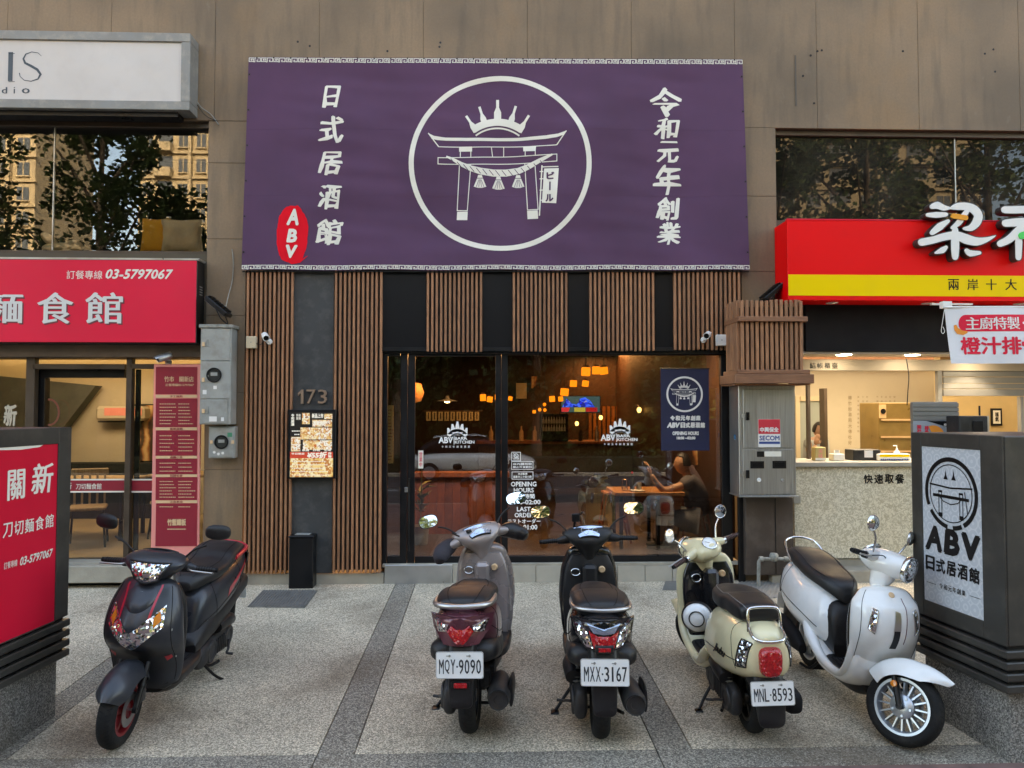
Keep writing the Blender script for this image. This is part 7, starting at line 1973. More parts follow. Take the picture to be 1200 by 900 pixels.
def mirror(root, base, tip, head, M_, m_, round_=False, face=(-1, 0, .12), w_=.062, h_=.042):
    b_, t_, hd = Vector(base), Vector(tip), Vector(head)
    stm = MB(M_); stm.tube([b_, b_.lerp(t_, .5) + Vector((.01, 0, .02)), t_], .0065, 8, spline=4)
    f = Vector(face).normalized(); s_ = Vector((0, 0, 1)).cross(f).normalized(); u_ = f.cross(s_)
    mr = MB(M_)
    def shell(a, b2):
        th = a * 2 * pi; ph = b2 * pi / 2; e = 2.0 if round_ else 2.6
        ca, sa = cos(th), sin(th); uu = abs(ca) ** (2 / e) * (1 if ca > 0 else -1); vv = abs(sa) ** (2 / e) * (1 if sa > 0 else -1)
        return hd + s_ * uu * w_ * sin(ph) + u_ * vv * h_ * sin(ph) - f * .030 * cos(ph)
    mr.sheet(shell, 28, 7)
    o = mr.build('mirror', m_, root, smooth=60)
    stm.build('mirror_stem', X['chrome'] if round_ else X['plastic'], o, smooth=60)
    g_ = MB(M_)
    P = []; 
    for i in range(28):
        th = 2 * pi * i / 28; e = 2.0 if round_ else 2.6; ca, sa = cos(th), sin(th); uu = abs(ca) ** (2 / e) * (1 if ca > 0 else -1); vv = abs(sa) ** (2 / e) * (1 if sa > 0 else -1)
        P.append(hd + s_ * uu * w_ * .93 + u_ * vv * h_ * .93 + f * .001)
    g_.add(P + [hd + f * .002], [(i, (i + 1) % 28, 28) for i in range(28)]); g_.build('mirror_glass', X['mirror'], o)
    rimm = MB(M_); rimm.tube([hd + s_ * (p - hd).dot(s_) * 1.05 + u_ * (p - hd).dot(u_) * 1.05 for p in P], .003, 6, closed=True); rimm.build('mirror_rim', m_, o, smooth=60)
    return o
def grips(root, z, x, M_, span=.335, lever=True, m_=None, end=True):
    for sg in (-1, 1):
        mb = MB(M_); mb.tube([(x + .015, sg * (span - .125), z + .004), (x, sg * span, z)], .0165, 12)
        g_ = mb.build('grip', m_ or X['plastic'], root, smooth=50)
        mb = MB(M_)
        for k in range(7):
            u = .15 + k * .12; mb.lathe([(.0172, -.003), (.0185, 0), (.0172, .003)], (x + .015 - .015 * u, sg * (span - .125 + .125 * u), z + .004 - .004 * u), (0, 1, 0), 12)
        mb.lathe([(0, sg * .0), (.014, sg * .0), (.014, sg * .016), (0, sg * .018)], (x, sg * span, z), (0, 1, 0), 12)
        mb.build('grip_rib', X['blackmat'], g_, smooth=50)
        if lever:
            mb = MB(M_); mb.tube([(x + .045, sg * (span - .15), z + .004), (x + .065, sg * (span - .12), z), (x + .055, sg * (span - .01), z - .006), (x + .056, sg * (span + .002), z - .006)], [.008, .0065, .006, .008], 8, spline=3)
            mb.build('brake_lever', X['alu'], root, smooth=60)
        mb = MB(M_); mb.tube([(x + .045, sg * (span - .15), z + .006), (x + .10, sg * (span - .20), z + .03), (x + .10, sg * (span - .26), z + .01)], .0035, 6, spline=5); mb.build('brake_cable', X['black'], root)
        mb = MB(M_); mb.box(x - .005, x + .035, sg * (span - .135) - .02, sg * (span - .135) + .02, z - .022, z + .024, .008); mb.build('switch_box', X['plastic'], root)
def plate(root, text, cx, zc, tilt, M0=None, dirty=0):
    """26 x 14 cm white plate facing backwards"""
    Mp = Matrix.Translation((cx, 0, zc)) @ Matrix.Rotation(tilt, 4, 'Y')
    mb = MB(Mp)
    P = []
    for (sx, sz) in ((1, 1), (-1, 1), (-1, -1), (1, -1)):
        for i in range(4):
            a = radians({(1, 1): 0, (-1, 1): 90, (-1, -1): 180, (1, -1): 270}[(sx, sz)] + 30 * i); P.append((sx * .118 + .012 * cos(a), sz * .058 + .012 * sin(a)))
    mb.prism(P, lambda u, v, w_: (w_, u, v), .003)
    p_ = mb.build('number_plate', X['plate'], root)
    rim = MB(Mp); rim.stroke([(a * .985, b * .975) for a, b in P], .0022, lambda u, v: (-.0008, u, v), closed=True); rim.build('plate_border', X['galv'], p_)
    if not text: return p_, Mp
    ink = MB(Mp); fn = lambda u, v: (-.0012, -u, v)
    a, b = text.split('-')
    x = -.112
    for ch in a:
        write(ink, ch, x, -.045, x + .026, .030, fn, bold=.012); x += .0315
    ink.flat([(x - .001 + .001, -.012), (x + .008, -.012), (x + .008, -.003), (x, -.003)], fn); x += .0135
    for ch in b:
        write(ink, ch, x + (.008 if ch == '1' else 0), -.045, x + (.017 if ch == '1' else .026), .030, fn, bold=.012); x += .0315
    ink.build('plate_lettering', X['plate_ink'], p_)
    bo = MB(Mp)
    for sy in (-1, 1):
        bo.lathe([(0, -.004), (.006, -.004), (.007, 0)], (0, sy * .055, .048), (1, 0, 0), 10); bo.box(-.002, 0, sy * .055 - .004, sy * .055 + .018, .046, .050)
    bo.build('plate_bolt', X['pipe'], p_, smooth=40)
    return p_, Mp
def running_gear(root, WB, R_, w_, rimm, steer, muffler='round', spokes=5, fender=None, fendR=None, kick=True, fork=X['black'], rimr=.62, Rr=None):
    S_ = steerM(WB, R_, steer); Rr = Rr or R_
    wheel(root, WB, R_, w_, rimm, spokes, S_, rimr=rimr); wheel(root, 0, Rr, w_, X['rim_black'] if rimm is not X['rim_silver'] else rimm, spokes, None, disc=False, rimr=rimr)
    tl = Vector((-sin(radians(26)), 0, cos(radians(26))))
    for sg in (-1, 1):
        mb = MB(S_); b_ = Vector((WB, sg * (w_ / 2 + (.016 if fender is None else .028)), R_)); mb.tube([b_, b_ + tl * .12, b_ + tl * (.20 if fender is None else .26)], [.018, .018, .014], 12)
        mb.lathe([(0, -.012), (.02, -.012), (.02, .012), (0, .012)], b_, (0, 1, 0), 14)
        mb.lathe([(.022, .0), (.024, .01), (.022, .02)], b_ + tl * .12, tl, 14)
        fk = mb.build('fork_leg', fork, root, smooth=50)
        if spokes > 8:
            mb = MB(S_); mb.lathe([(0, .012), (.018, .010), (.021, 0)], b_ + tl * .13 + Vector((0, sg * .018, 0)), (0, sg, 0), 18); mb.build('side_reflector', X['lens_orange'], fk, smooth=50)
    mb = MB(S_); mb.tube([(WB, -.08, R_), (WB, .08, R_)], .008, 8); mb.build('axle', X['alu'], root)
    mb = MB(S_); mb.box(WB - .11, WB - .05, w_ / 2 + .005, w_ / 2 + .04, R_ + .01, R_ + .09, .012); mb.build('brake_caliper', X['engine'], root)
    # front fender
    if fender is not None:
        fr_, a0, a1, fw = fendR
        def ff(u, v):
            a = radians(a0 + (a1 - a0) * u); y = (v * 2 - 1)
            e = 1 - .5 * max(0, (u - .82) / .18) ** 2 if len(fendR) > 3 else 1
            e0 = 1 - .45 * max(0, (.2 - u) / .2) ** 2
            rr = fr_ - .085 * abs(y) ** 2.4
            return S_ @ Vector((WB + rr * cos(a), fw * y * e * e0, R_ + rr * sin(a)))
        mb = MB(); mb.sheet(ff, 26, 14, .004); mb.build('front_fender', fender, root, smooth=60)
    # engine, transmission case (left), exhaust (right)
    tr = Loft('x', [(-.10, Rr - .05, Rr + .05, .03, 2.4), (-.075, Rr - .085, Rr + .085, .04, 2.6), (.02, Rr - .10, Rr + .105, .045, 2.8), (.20, Rr - .075, Rr + .10, .045, 2.8), (.36, Rr - .075, Rr + .09, .05, 2.8), (.46, Rr - .08, Rr + .07, .045, 2.6), (.50, Rr - .04, Rr + .03, .02, 2.4)], y0=.115)
    mb = MB(); tr.mesh(mb, 24, 5); c_ = mb.build('transmission_case', X['engine'], root, smooth=60)
    mb = MB()
    for px in (0, .32): mb.lathe([(.045, .158), (.055, .166), (.075, .166), (.08, .155)], (px + .0, 0, Rr), (0, 1, 0), 24)
    for k in range(5): mb.box(.10 + k * .035, .112 + k * .035, .155, .168, Rr - .05, Rr + .06, .003)
    mb.build('case_ring', X['engine'], c_, smooth=40)
    mb = MB(); mb.tube([(.0, .155, Rr + .13), (.12, .16, Rr + .16), (.26, .15, Rr + .15)], [.045, .055, .045], 14, spline=4); mb.build('air_box', X['plastic'], root, smooth=60)
    mb = MB(); mb.box(.16, .42, -.10, .09, Rr - .05, Rr + .10, .03); 
    for k in range(7): mb.box(.24 + k * .024, .25 + k * .024, -.125, -.09, Rr - .03, Rr + .08, .002)
    mb.build('engine_block', X['engine'], root)
    if muffler == 'round':
        mb = MB(); mb.tube([(.30, -.14, Rr - .04), (.20, -.165, Rr + .02), (.10, -.175, Rr + .035), (-.14, -.185, Rr + .05), (-.20, -.186, Rr + .055)], [.02, .045, .062, .068, .055], 20, spline=5)
        mb.lathe([(.0, -.012), (.022, -.012), (.026, -.0), (.05, .002), (.055, .012)], (-.205, -.186, Rr + .055), (-1, 0, .04), 20); ex = mb.build('muffler', X['engine'], root, smooth=50)
        mb = MB(); lf_ = Loft('x', [(-.12, Rr - .02, Rr + .11, .012, 2.5), (-.06, Rr - .03, Rr + .13, .016, 2.5), (.10, Rr - .02, Rr + .10, .014, 2.5)], y0=-.252); lf_.mesh(mb, 16, 4); mb.build('heat_shield', X['plastic'], ex, smooth=60)
    else:
        mf = Loft('x', [(-.27, Rr + .03, Rr + .10, .03, 3), (-.24, Rr - .01, Rr + .125, .05, 3), (-.10, Rr - .03, Rr + .13, .055, 3), (.12, Rr - .04, Rr + .09, .05, 3), (.26, Rr - .04, Rr + .03, .03, 2.4)], y0=-.195)
        mb = MB(); mf.mesh(mb, 24, 5); ex = mb.build('muffler', X['blackmat'], root, smooth=60)
        mb = MB()
        for k in range(5): mb.box(-.20 + k * .05, -.185 + k * .05, -.256, -.248, Rr + .0, Rr + .09, .002)
        mb.build('heat_shield', X['plastic'], ex)
    # swing arm, shock absorber
    mb = MB()
    h = .34 + Rr - .21
    for k in range(9): 
        f_ = k / 8; mb.lathe([(.014, -.006), (.028, 0), (.014, .006)], Vector((.0, .135, Rr + .02)).lerp(Vector((.07, .125, Rr + h)), .25 + f_ * .6), (.2, 0, 1), 14)
    mb.tube([(.0, .135, Rr + .02), (.07, .125, Rr + h)], .013, 10); mb.build('shock_absorber', X['pipe'], root, smooth=50)
    # stands
    mb = MB()
    for sg in (-1, 1): mb.tube([(.30, sg * .07, Rr - .06), (.22, sg * .11, .07), (.13, sg * .15, .075)], .011, 8, spline=3)
    mb.tube([(.22, -.11, .07), (.22, .11, .07)], .010, 8); mb.build('centre_stand', X['black'], root, smooth=50)
    if kick:
        mb = MB(); mb.tube([(.40, .12, .17), (.36, .20, .07), (.30, .255, .012 + .0)], [.011, .010, .010], 8, spline=3); mb.box(.26, .32, .235, .285, .0, .012, .004); mb.build('side_stand', X['black'], root, smooth=50)
        mb = MB(); mb.tube([(.02, .17, Rr - .02), (.10, .20, Rr - .05), (.14, .205, Rr - .07), (.15, .25, Rr - .07)], .009, 8, spline=3); mb.build('kick_starter', X['engine'], root, smooth=50)
    return S_
def scooter_root(name, label, rear_px, front_px, lean, WB=1.26, front=False, sc=1.0):
    a, b = G(*rear_px), G(*front_px)
    d = (b - a).normalized()
    print('wheelbase by picture', round((b - a).length, 2))
    if front: a = b - d * WB * sc
    yaw = atan2(d.y, d.x)
    t = thing(name, label, 'scooter', tuple(a), 'scooters parked on the pavement')
    fw = d; up = Vector((0, -SLOPE, 1)).normalized(); lf_ = up.cross(fw).normalized(); up = fw.cross(lf_)
    Mx = Matrix((fw, lf_, up)).transposed().to_4x4()
    Mx = Matrix.Translation(a + Vector((0, 0, .002))) @ Mx @ Matrix.Rotation(-lean, 4, 'X')
    t.rotation_mode = 'QUATERNION'; t.location = Mx.to_translation(); t.rotation_quaternion = Mx.to_quaternion()
    t.scale = (sc, sc, sc)
    t['_local'] = 1
    return t, (b - a).length

def bag(mb, pts, r, n=12): mb.tube(pts, r, n, spline=5)

def sporty(name, label, rear_px, front_px, lean, steer, paint, paint2, seatm, opt):
    root, dist = scooter_root(name, label, rear_px, front_px, lean, 1.26, bool(opt.get('front')))
    WB = 1.26; R_ = .212
    S_ = running_gear(root, WB, R_, .105, opt.get('rim', X['rim_black']), steer, 'round', 5, fender=opt.get('fender', paint), fendR=(.262, 30, 150, .095) if opt.get('front') else (.262, 12, 150, .092), kick=True, fork=X['black'])
    # rear body
    body = Loft('x', [(-.36, .70, .78, .055, 2.4), (-.31, .66, .80, .12, 2.6), (-.20, .58, .80, .165, 2.7), (-.02, .46, .785, .185, 2.8), (.18, .40, .75, .185, 2.8), (.34, .33, .72, .17, 2.7), (.46, .28, .66, .14, 2.6), (.53, .28, .52, .11, 2.5), (.56, .29, .40, .08, 2.4)])
    mb = MB(); body.mesh(mb, 36, 5); mb.build('body_shell', opt.get('bodym', paint), root, smooth=60)
    lowb = Loft('x', [(-.30, .52, .60, .14, 3), (-.24, .49, .63, .19, 3), (-.05, .44, .60, .195, 3), (.20, .34, .56, .19, 3), (.42, .28, .50, .17, 3), (.60, .25, .38, .15, 3)])
    mb = MB(); lowb.mesh(mb, 32, 4); mb.build('lower_cowl', X['plastic'], root, smooth=60)
    if opt.get('trim'):
        mb = MB()
        for sg in (0, 1):
            q = lambda t, th: (t, th if not sg else 180 - th)
            body.patch(mb, [q(.18, 18), q(.48, 8), q(.50, -2), q(.20, 10)], .003)
        mb.build('stripe', opt['trim'], root, smooth=60)
    seat = Loft('x', [(-.27, .80, .83, .09, 2.4), (-.24, .775, .86, .135, 2.8), (-.12, .76, .875, .16, 3), (.04, .745, .855, .165, 3), (.14, .72, .815, .165, 3), (.28, .70, .805, .16, 3), (.38, .69, .80, .135, 2.8), (.48, .67, .78, .085, 2.5), (.53, .68, .74, .045, 2.4)])
    mb = MB(); seat.mesh(mb, 32, 5); st_ = mb.build('seat', seatm, root, smooth=60)
    mb = MB(); mb.tube([seat.pt(t, 62, .001) for t in [.06 + .03 * i for i in range(29)]], .0022, 6); mb.tube([seat.pt(t, 118, .001) for t in [.06 + .03 * i for i in range(29)]], .0022, 6); mb.build('seam', X['blackmat'], st_)
    mb = MB()
    for th in (2, 178): mb.tube([body.pt(.16 + .03 * i, th - (6 if th < 90 else -6) * sin(i * .14), .0005) for i in range(24)], .0022, 5)
    for tt in (.34, .62): mb.tube([body.pt(tt + .02 * sin(i * .3), 62 - i * 6, .0005) for i in range(16)], .0018, 5); mb.tube([body.pt(tt + .02 * sin(i * .3), 118 + i * 6, .0005) for i in range(16)], .0018, 5)
    mb.build('panel_gap', X['blackmat'], root)
    # floor
    fl = Loft('x', [(.50, .24, .31, .15, 4), (.60, .23, .305, .185, 4), (.80, .22, .30, .195, 4), (.95, .23, .31, .19, 4), (1.0, .25, .33, .15, 4)])
    mb = MB(); fl.mesh(mb, 28, 4); f_ = mb.build('footboard', X['plastic'], root, smooth=50)
    mb = MB()
    for k in range(7): mb.box(.60, .92, -.135 + k * .042, -.118 + k * .042, .299, .306, .002)
    mb.build('footboard_rib', X['blackmat'], f_)
    un = Loft('x', [(.40, .16, .26, .09, 3), (.60, .14, .25, .13, 3), (.85, .15, .26, .14, 3), (.96, .18, .30, .11, 3)])
    mb = MB(); un.mesh(mb, 24, 4); mb.build('under_cowl', X['plastic'], root, smooth=50)
    # apron
    ap = Loft('z', [(.22, .90, .97, .12, 3, 0), (.27, .89, .99, .172, 3.2, -.1), (.36, .90, 1.01, .192, 3, -.15), (.45, .91, 1.07, .198, 2.6, -.22), (.54, .92, 1.19, .205, 2.15, -.34), (.64, .925, 1.23, .20, 2.0, -.38), (.74, .93, 1.19, .187, 2.0, -.38), (.82, .93, 1.13, .165, 2.1, -.32), (.88, .935, 1.08, .14, 2.4, -.2), (.905, .95, 1.05, .09, 2.2, -.1)])
    if opt.get('front'): ap.keys = [(k[0], k[1] + .035, k[2] + .02, k[3] * 1.08) + k[4:] for k in ap.keys]
    mb = MB(); ap.mesh(mb, 48, 5); apo = mb.build('leg_shield', paint, root, smooth=60)
    inn = Loft('z', [(.27, .86, .91, .165, 4), (.40, .86, .92, .185, 4), (.60, .87, .935, .19, 4), (.76, .885, .945, .17, 4), (.85, .90, .95, .13, 3.5)])
    mb = MB(); inn.mesh(mb, 32, 4); ino = mb.build('inner_panel', opt.get('inner', X['plastic']), root, smooth=50)
    mb = MB(); mb.tube([(.868, .10 + .032 * cos(a), .74 + .024 * sin(a)) for a in [2 * pi * i / 20 for i in range(20)]], .0045, 6, closed=True); mb.build('pocket_ring', X['chrome'], ino, smooth=60)
    mb = MB(); mb.lathe([(0, -.02), (.018, -.022), (.024, -.012), (.024, 0)], (.873, -.085, .76), (1, 0, 0), 18); mb.build('key_switch', X['gold'], ino, smooth=50)
    mb = MB(); mb.tube([(.86, 0, .70), (.83, 0, .695), (.825, 0, .675), (.84, 0, .665)], .006, 8, spline=3); mb.build('bag_hook', X['chrome'], ino, smooth=60)
    mb = MB(); mb.box(.80, .89, -.05, .05, .30, .80, .02); mb.build('steering_cover', opt.get('inner', X['plastic']), root)
    mb = MB()
    for th in (14, 166): mb.tube([ap.pt(.14 + .035 * i, th, .0005) for i in range(22)], .0022, 5)
    mb.build('panel_gap', X['blackmat'], root)
    for sg in (-1, 1):
        for z_ in (.46, .62): c_ = ap.pt((z_ - .22) / .72, 90 - sg * 78, .001); mb = MB(); mb.lathe([(0, .003), (.007, .002), (.008, 0)], c_, (.1, sg, 0), 10); mb.build('panel_screw', X['pipe'], root)
    # apron lamps and decals
    if opt.get('front'):
        mb = MB()
        for k in range(6):
            u0, u1 = k / 6, (k + 1) / 6
            A = lambda u: (.42 + .16 * u, 90 - 62 * u); Bq = lambda u: (.55 + .17 * u ** 1.2, 90 - 66 * u + 2)
            for sg in (0, 1):
                m2 = lambda p_: (p_[0], p_[1] if not sg else 180 - p_[1])
                ap.patch(mb, [m2(A(u0)), m2(A(u1)), m2(Bq(u1)), m2(Bq(u0))], .004, 4)
        # frame of ap t: t index over 9 spans
        mb.build('turn_signal', X['lens_clear'], root, smooth=60)
        mb = MB()
        for sg in (0, 1):
            m2 = lambda p_: (p_[0], p_[1] if not sg else 180 - p_[1]); ap.patch(mb, [m2((.58, 44)), m2((.62, 32)), m2((.68, 36)), m2((.64, 46))], .0055, 4)
        mb.build('signal_bulb', X['lens_orange'], root, smooth=60)
        mb = MB()
        for sg in (0, 1):
            m2 = lambda p_: (p_[0], p_[1] if not sg else 180 - p_[1])
            ap.patch(mb, [m2((.60, 58)), m2((.90, 48)), m2((.90, 42)), m2((.63, 52))], .0035, 8)
            ap.patch(mb, [m2((.30, 40)), m2((.33, 22)), m2((.36, 22)), m2((.34, 42))], .0035, 8)
        mb.build('red_decal', opt['decal'], root, smooth=60)
        mb = MB()
        ap.patch(mb, [(.60, 126), (.94, 112), (.94, 140), (.66, 148)], .003, 8)
        mb.build('maroon_decal', mat('maroon_decal', (.09, .012, .025), .35), root, smooth=60)
        mb = MB(); c_ = ap.pt(.80, 90, .006); mb.lathe([(0, .004), (.018, .003), (.02, 0)], c_, (1, 0, .6), 18); mb.build('badge', X['alu'], root, smooth=40)
        hood = Loft('z', [(.72, 1.08, 1.212, .05, 2.2), (.78, 1.05, 1.20, .085, 2.2), (.84, 1.0, 1.15, .10, 2.2), (.89, .98, 1.09, .08, 2.2)])
        mb = MB(); hood.mesh(mb, 24, 4); mb.build('nose_hood', paint, root, smooth=50)
    # headset
    hs = Loft('z', [(.80, .90, .98, .045, 2.6), (.86, .88, 1.03, .06, 2.6), (.91, .86, 1.08, .10, 2.6), (.955, .85, 1.105, .155, 2.5), (1.0, .87, 1.09, .185, 2.4), (1.035, .90, 1.04, .15, 2.3), (1.05, .93, 1.0, .09, 2.2)])
    mb = MB(S_); hs.mesh(mb, 40, 5); mb.build('headset_cover', opt.get('headm', paint), root, smooth=60)
    for sg in (-1, 1):
        mb = MB(S_); mb.tube([(.955, sg * .10, .975), (.94, sg * .17, .965), (.935, sg * .225, .955)], [.042, .034, .022], 12, spline=3); mb.build('handlebar_cover', opt.get('headm', paint), root, smooth=60)
    mb = MB(S_)
    def dq(u, v):
        y = (u - .5) * 2; w_ = .105 * (1 - .35 * (1 - v) ** 1.2); 
        x = .862 + .075 * v; z = .985 + .058 * v
        return Vector((x - .004 * (1 - y * y), y * w_, z + .012 * (1 - y * y)))
    mb.sheet(dq, 12, 8, .004); dsh = mb.build('dashboard', X['dash'], root, smooth=60)
    mb = MB(S_)
    for (cy, rr_) in ((-.02 + .045, .026), (-.045, .018)):
        mb.tube([dq(.5 + (cy + rr_ * cos(a)) / .18, .5 + rr_ * sin(a) / .075) + Vector((-.003, 0, .004)) for a in [2 * pi * i / 18 for i in range(18)]], .0016, 5, closed=True)
    mb.build('dial', X['white'], dsh)
    mb = MB(S_)
    P = [dq(i / 12, 0) for i in range(12)] + [dq(1, i / 6) for i in range(6)] + [dq(1 - i / 12, 1) for i in range(12)] + [dq(0, 1 - i / 6) for i in range(6)]
    mb.tube(P, .006, 6, closed=True); mb.build('dash_bezel', X['plastic'], dsh, smooth=60)
    # headlight
    mb = MB(S_)
    def hl(u, v):
        y = (u - .5) * 2; w_ = .085 + .035 * v
        return Vector((1.075 + .028 * (1 - y * y) + .012 * sin(v * pi) - .02 * v + (.03 if v < .5 else .03 * (1 - (v - .5) * 2 * .6)), y * w_ * (1 - .2 * (1 - v)), .895 + .115 * v - .018 * abs(y) * (1 - v) * -1))
    mb.sheet(hl, 12, 8, .006); hlo = mb.build('headlight', X['lens_clear'], root, smooth=60)
    mb = MB(S_); P = [hl(i / 10, 0) for i in range(10)] + [hl(1, i / 6) for i in range(6)] + [hl(1 - i / 10, 1) for i in range(10)] + [hl(0, 1 - i / 6) for i in range(6)]
    mb.tube(P, .007, 6, closed=True); mb.build('headlight_bezel', X['plastic'], hlo, smooth=60)
    mb = MB(S_); mb.lathe([(0, .012), (.02, .010), (.03, 0)], hl(.5, .5) + Vector((.0, 0, 0)), (1, 0, 0), 16); mb.build('bulb_reflector', X['chrome'], hlo, smooth=50)
    if not opt.get('muffs'):
        grips(root, .955, .925, S_)
    else:
        for sg in (-1, 1):
            mb = MB(S_); bag(mb, [(.99, sg * .17, .955), (.98, sg * .21, .95), (.95, sg * .27, .935), (.90, sg * .31, .91), (.87, sg * .325, .885)], [.036, .054, .062, .056, .03], 18)
            mb.v = [(x + .008 * noise.noise((x * 14, y * 14, z * 14)), y, z + .010 * noise.noise((x * 11, y * 15, z * 12 + 4))) for x, y, z in mb.v]
            mb.build('hand_muff', opt['muffs'][0 if sg > 0 else 1], root, smooth=70)
            mb = MB(S_); mb.tube([(.985, sg * .13, .958), (.98, sg * .17, .957)], .035, 14); mb.build('muff_collar', X['alu'], root, smooth=50)
        mb = MB(S_); mb.tube([(.93, .13, 1.0), (.90, .17, 1.03), (.885, .20, 1.055)], [.007, .006, .005], 8, spline=3); mb.tube([(.90, .06, 1.03), (.885, .09, 1.035)], .012, 8); mb.build('phone_holder_arm', X['black'], root, smooth=50)
    if opt.get('holder'):
        mb = MB(S_); mb.tube([(.95, .10, 1.03), (.94, .095, 1.07), (.925, .085, 1.12)], .009, 8, spline=3); mb.box(.91, .925, .055, .115, 1.09, 1.15, .006); mb.tube([(.92, .05, 1.14), (.90, .04, 1.16)], .006, 6); mb.build('phone_holder', X['black'], root)
    mm = opt.get('mirrorm', X['plastic'])
    for sg in (-1, 1):
        mirror(root, (.94, sg * .135, 1.0), (.955, sg * .275, 1.11), (.95, sg * .335, 1.165 + opt.get('mh', 0)), S_, mm, face=(-1, -sg * .25, opt.get('mz', .34)), w_=.074, h_=.046)
    # grab rail
    rm = opt.get('rail', X['alu'])
    mb = MB(); P = [(.02, .160, .80), (-.12, .166, .815), (-.24, .150, .825), (-.30, .085, .83), (-.325, 0, .832), (-.30, -.085, .83), (-.24, -.150, .825), (-.12, -.166, .815), (.02, -.160, .80)]
    mb.tube(P, .0115 if not opt.get('fatrail') else .016, 10, spline=5); 
    for sg in (-1, 1): mb.tube([(.02, sg * .160, .80), (.05, sg * .13, .77)], .012, 8)
    mb.build('grab_rail', rm, root, smooth=60)
    # tail lamps
    def rear(u, v):   # u -1..1 across, v 0..1 up
        y = u * .175 * (1 - .10 * (1 - v)); x = -.385 + .115 * abs(u) ** 2.2 + .02 * v; z = .635 + .145 * v
        return Vector((x, y, z))
    def rp(mb, pts, off, th=None):
        n_ = len(pts); cu = sum(p_[0] for p_ in pts) / n_; cv = sum(p_[1] for p_ in pts) / n_
        P = []; K = 4
        for i in range(n_):
            for k in range(K):
                a, b = pts[i], pts[(i + 1) % n_]; P.append((a[0] + (b[0] - a[0]) * k / K, a[1] + (b[1] - a[1]) * k / K))
        V_ = [rear(*p_) - Vector((off, 0, 0)) for p_ in P]; In = [rear(cu + (p_[0] - cu) * .5, cv + (p_[1] - cv) * .5) - Vector((off + .004, 0, 0)) for p_ in P]; C_ = rear(cu, cv) - Vector((off + .005, 0, 0))
        Bk = [rear(*p_) + Vector((.03, 0, 0)) for p_ in P]
        L_ = len(P); fs = []
        for i in range(L_):
            j = (i + 1) % L_; fs += [(i, j, L_ + j, L_ + i), (L_ + i, L_ + j, 2 * L_), (2 * L_ + 1 + i, 2 * L_ + 1 + j, j, i)]
        mb.add(V_ + In + [C_] + Bk, fs)
    housing = MB(); rp(housing, [(-1.02, .98), (-.98, .50), (-.62, -.02), (.62, -.02), (.98, .50), (1.02, .98), (.5, 1.04), (-.5, 1.04)], -.006); housing.build('tail_housing', opt.get('tailm', paint), root, smooth=50)
    if opt['tail'] == 'B':
        reds = [[(-.30, .72), (-.44, .50), (-.26, .22), (-.12, .08), (.12, .08), (.26, .22), (.44, .50), (.30, .72), (.15, .60), (-.15, .60)]]
        clears = [[(-.90, .84), (-.40, .74), (-.46, .50), (-.78, .42)], [(.40, .74), (.90, .84), (.78, .42), (.46, .50)]]
        refl = None
    else:
        reds = [[(-.48, .66), (-.30, .50), (.30, .50), (.48, .66), (.34, .06), (-.34, .06)]]
        clears = [[(-.98, .94), (-.56, .66), (-.38, .06), (-.60, .08), (-.9, .44)], [(.56, .66), (.98, .94), (.9, .44), (.60, .08), (.38, .06)]]
        refl = [[(-.52, .92), (-.34, .60), (0, .56), (.34, .60), (.52, .92), (0, .76)]]
    mb = MB(); [rp(mb, p_, .004) for p_ in reds]; mb.build('tail_light', X['lens_red'], root, smooth=50)
    for p_ in clears:
        mb = MB(); rp(mb, p_, .003); mb.build('turn_signal', X['lens_clear'], root, smooth=50)
    if refl:
        mb = MB(); [rp(mb, p_, .003) for p_ in refl]; mb.build('tail_visor', X['dash'], root, smooth=50)
    # rear fender and plate
    zp = opt.get('zp', .44)
    rf = Loft('x', [(-.40, zp - .235, zp - .17, .062, 4), (-.385, zp - .24, zp - .02, .068, 4), (-.34, zp - .10, zp + .10, .075, 4), (-.26, zp + .02, zp + .18, .09, 4), (-.15, zp + .08, zp + .22, .11, 3.5)])
    mb = MB(); rf.mesh(mb, 24, 4); rfo = mb.build('rear_fender', X['plastic'], root, smooth=50)
    plate(root, opt['plate'], -.415, zp, radians(8))
    zq = zp - .115 if opt['tail'] == 'B' else zp + .115
    mb = MB(); mb.box(-.412 if opt['tail'] == 'B' else -.405, -.395, -.036, .036, zq - .014, zq + .014, .004); mb.build('reflector', X['lens_red'], root)
    mb = MB(); mb.box(-.404, -.33, -.05, .05, zq - .02, zq + .02, .004); mb.build('reflector_base', X['plastic'], root)
    del root['_local']
    return root, body, ap

X['matte_blue_black'] = mat('satin_black_paint', (.030, .034, .042), .34, .25, coat=.15, var=.08, vs=3, dirt=.15, dcol=(.12, .11, .10), ds=8)
X['grey_brown'] = mat('warm_grey_paint', (.34, .29, .275), .3, .35, coat=.3, var=.06, vs=3)
X['maroon'] = mat('maroon_paint', (.13, .035, .05), .28, .3, coat=.5, var=.08, vs=3, dirt=.2, dcol=(.2, .16, .14), ds=8)
X['gloss_black'] = mat('gloss_black_paint', (.012, .012, .014), .16, .1, coat=.8, var=.1, vs=3, dirt=.15, dcol=(.10, .09, .08), ds=9)
X['red_trim'] = mat('red_trim', (.50, .01, .03), .3, coat=.5)
sporty('scooter', 'satin black scooter with red decals and a red rear rail facing the street', (223, 792), (137, 874), radians(5.5), radians(2), X['matte_blue_black'], None, X['vinylseat'],
       dict(front=True, decal=X['red_trim'], rim=X['rim_red'], rail=X['red_trim'], fatrail=True, tail='C', plate='', trim=X['red_trim'], mz=.1, headm=X['matte_blue_black'], mh=.03))
X['muff_dark'] = mat('muff_cloth', (.035, .030, .038), .8, var=.25, bump=.4, bs=30)
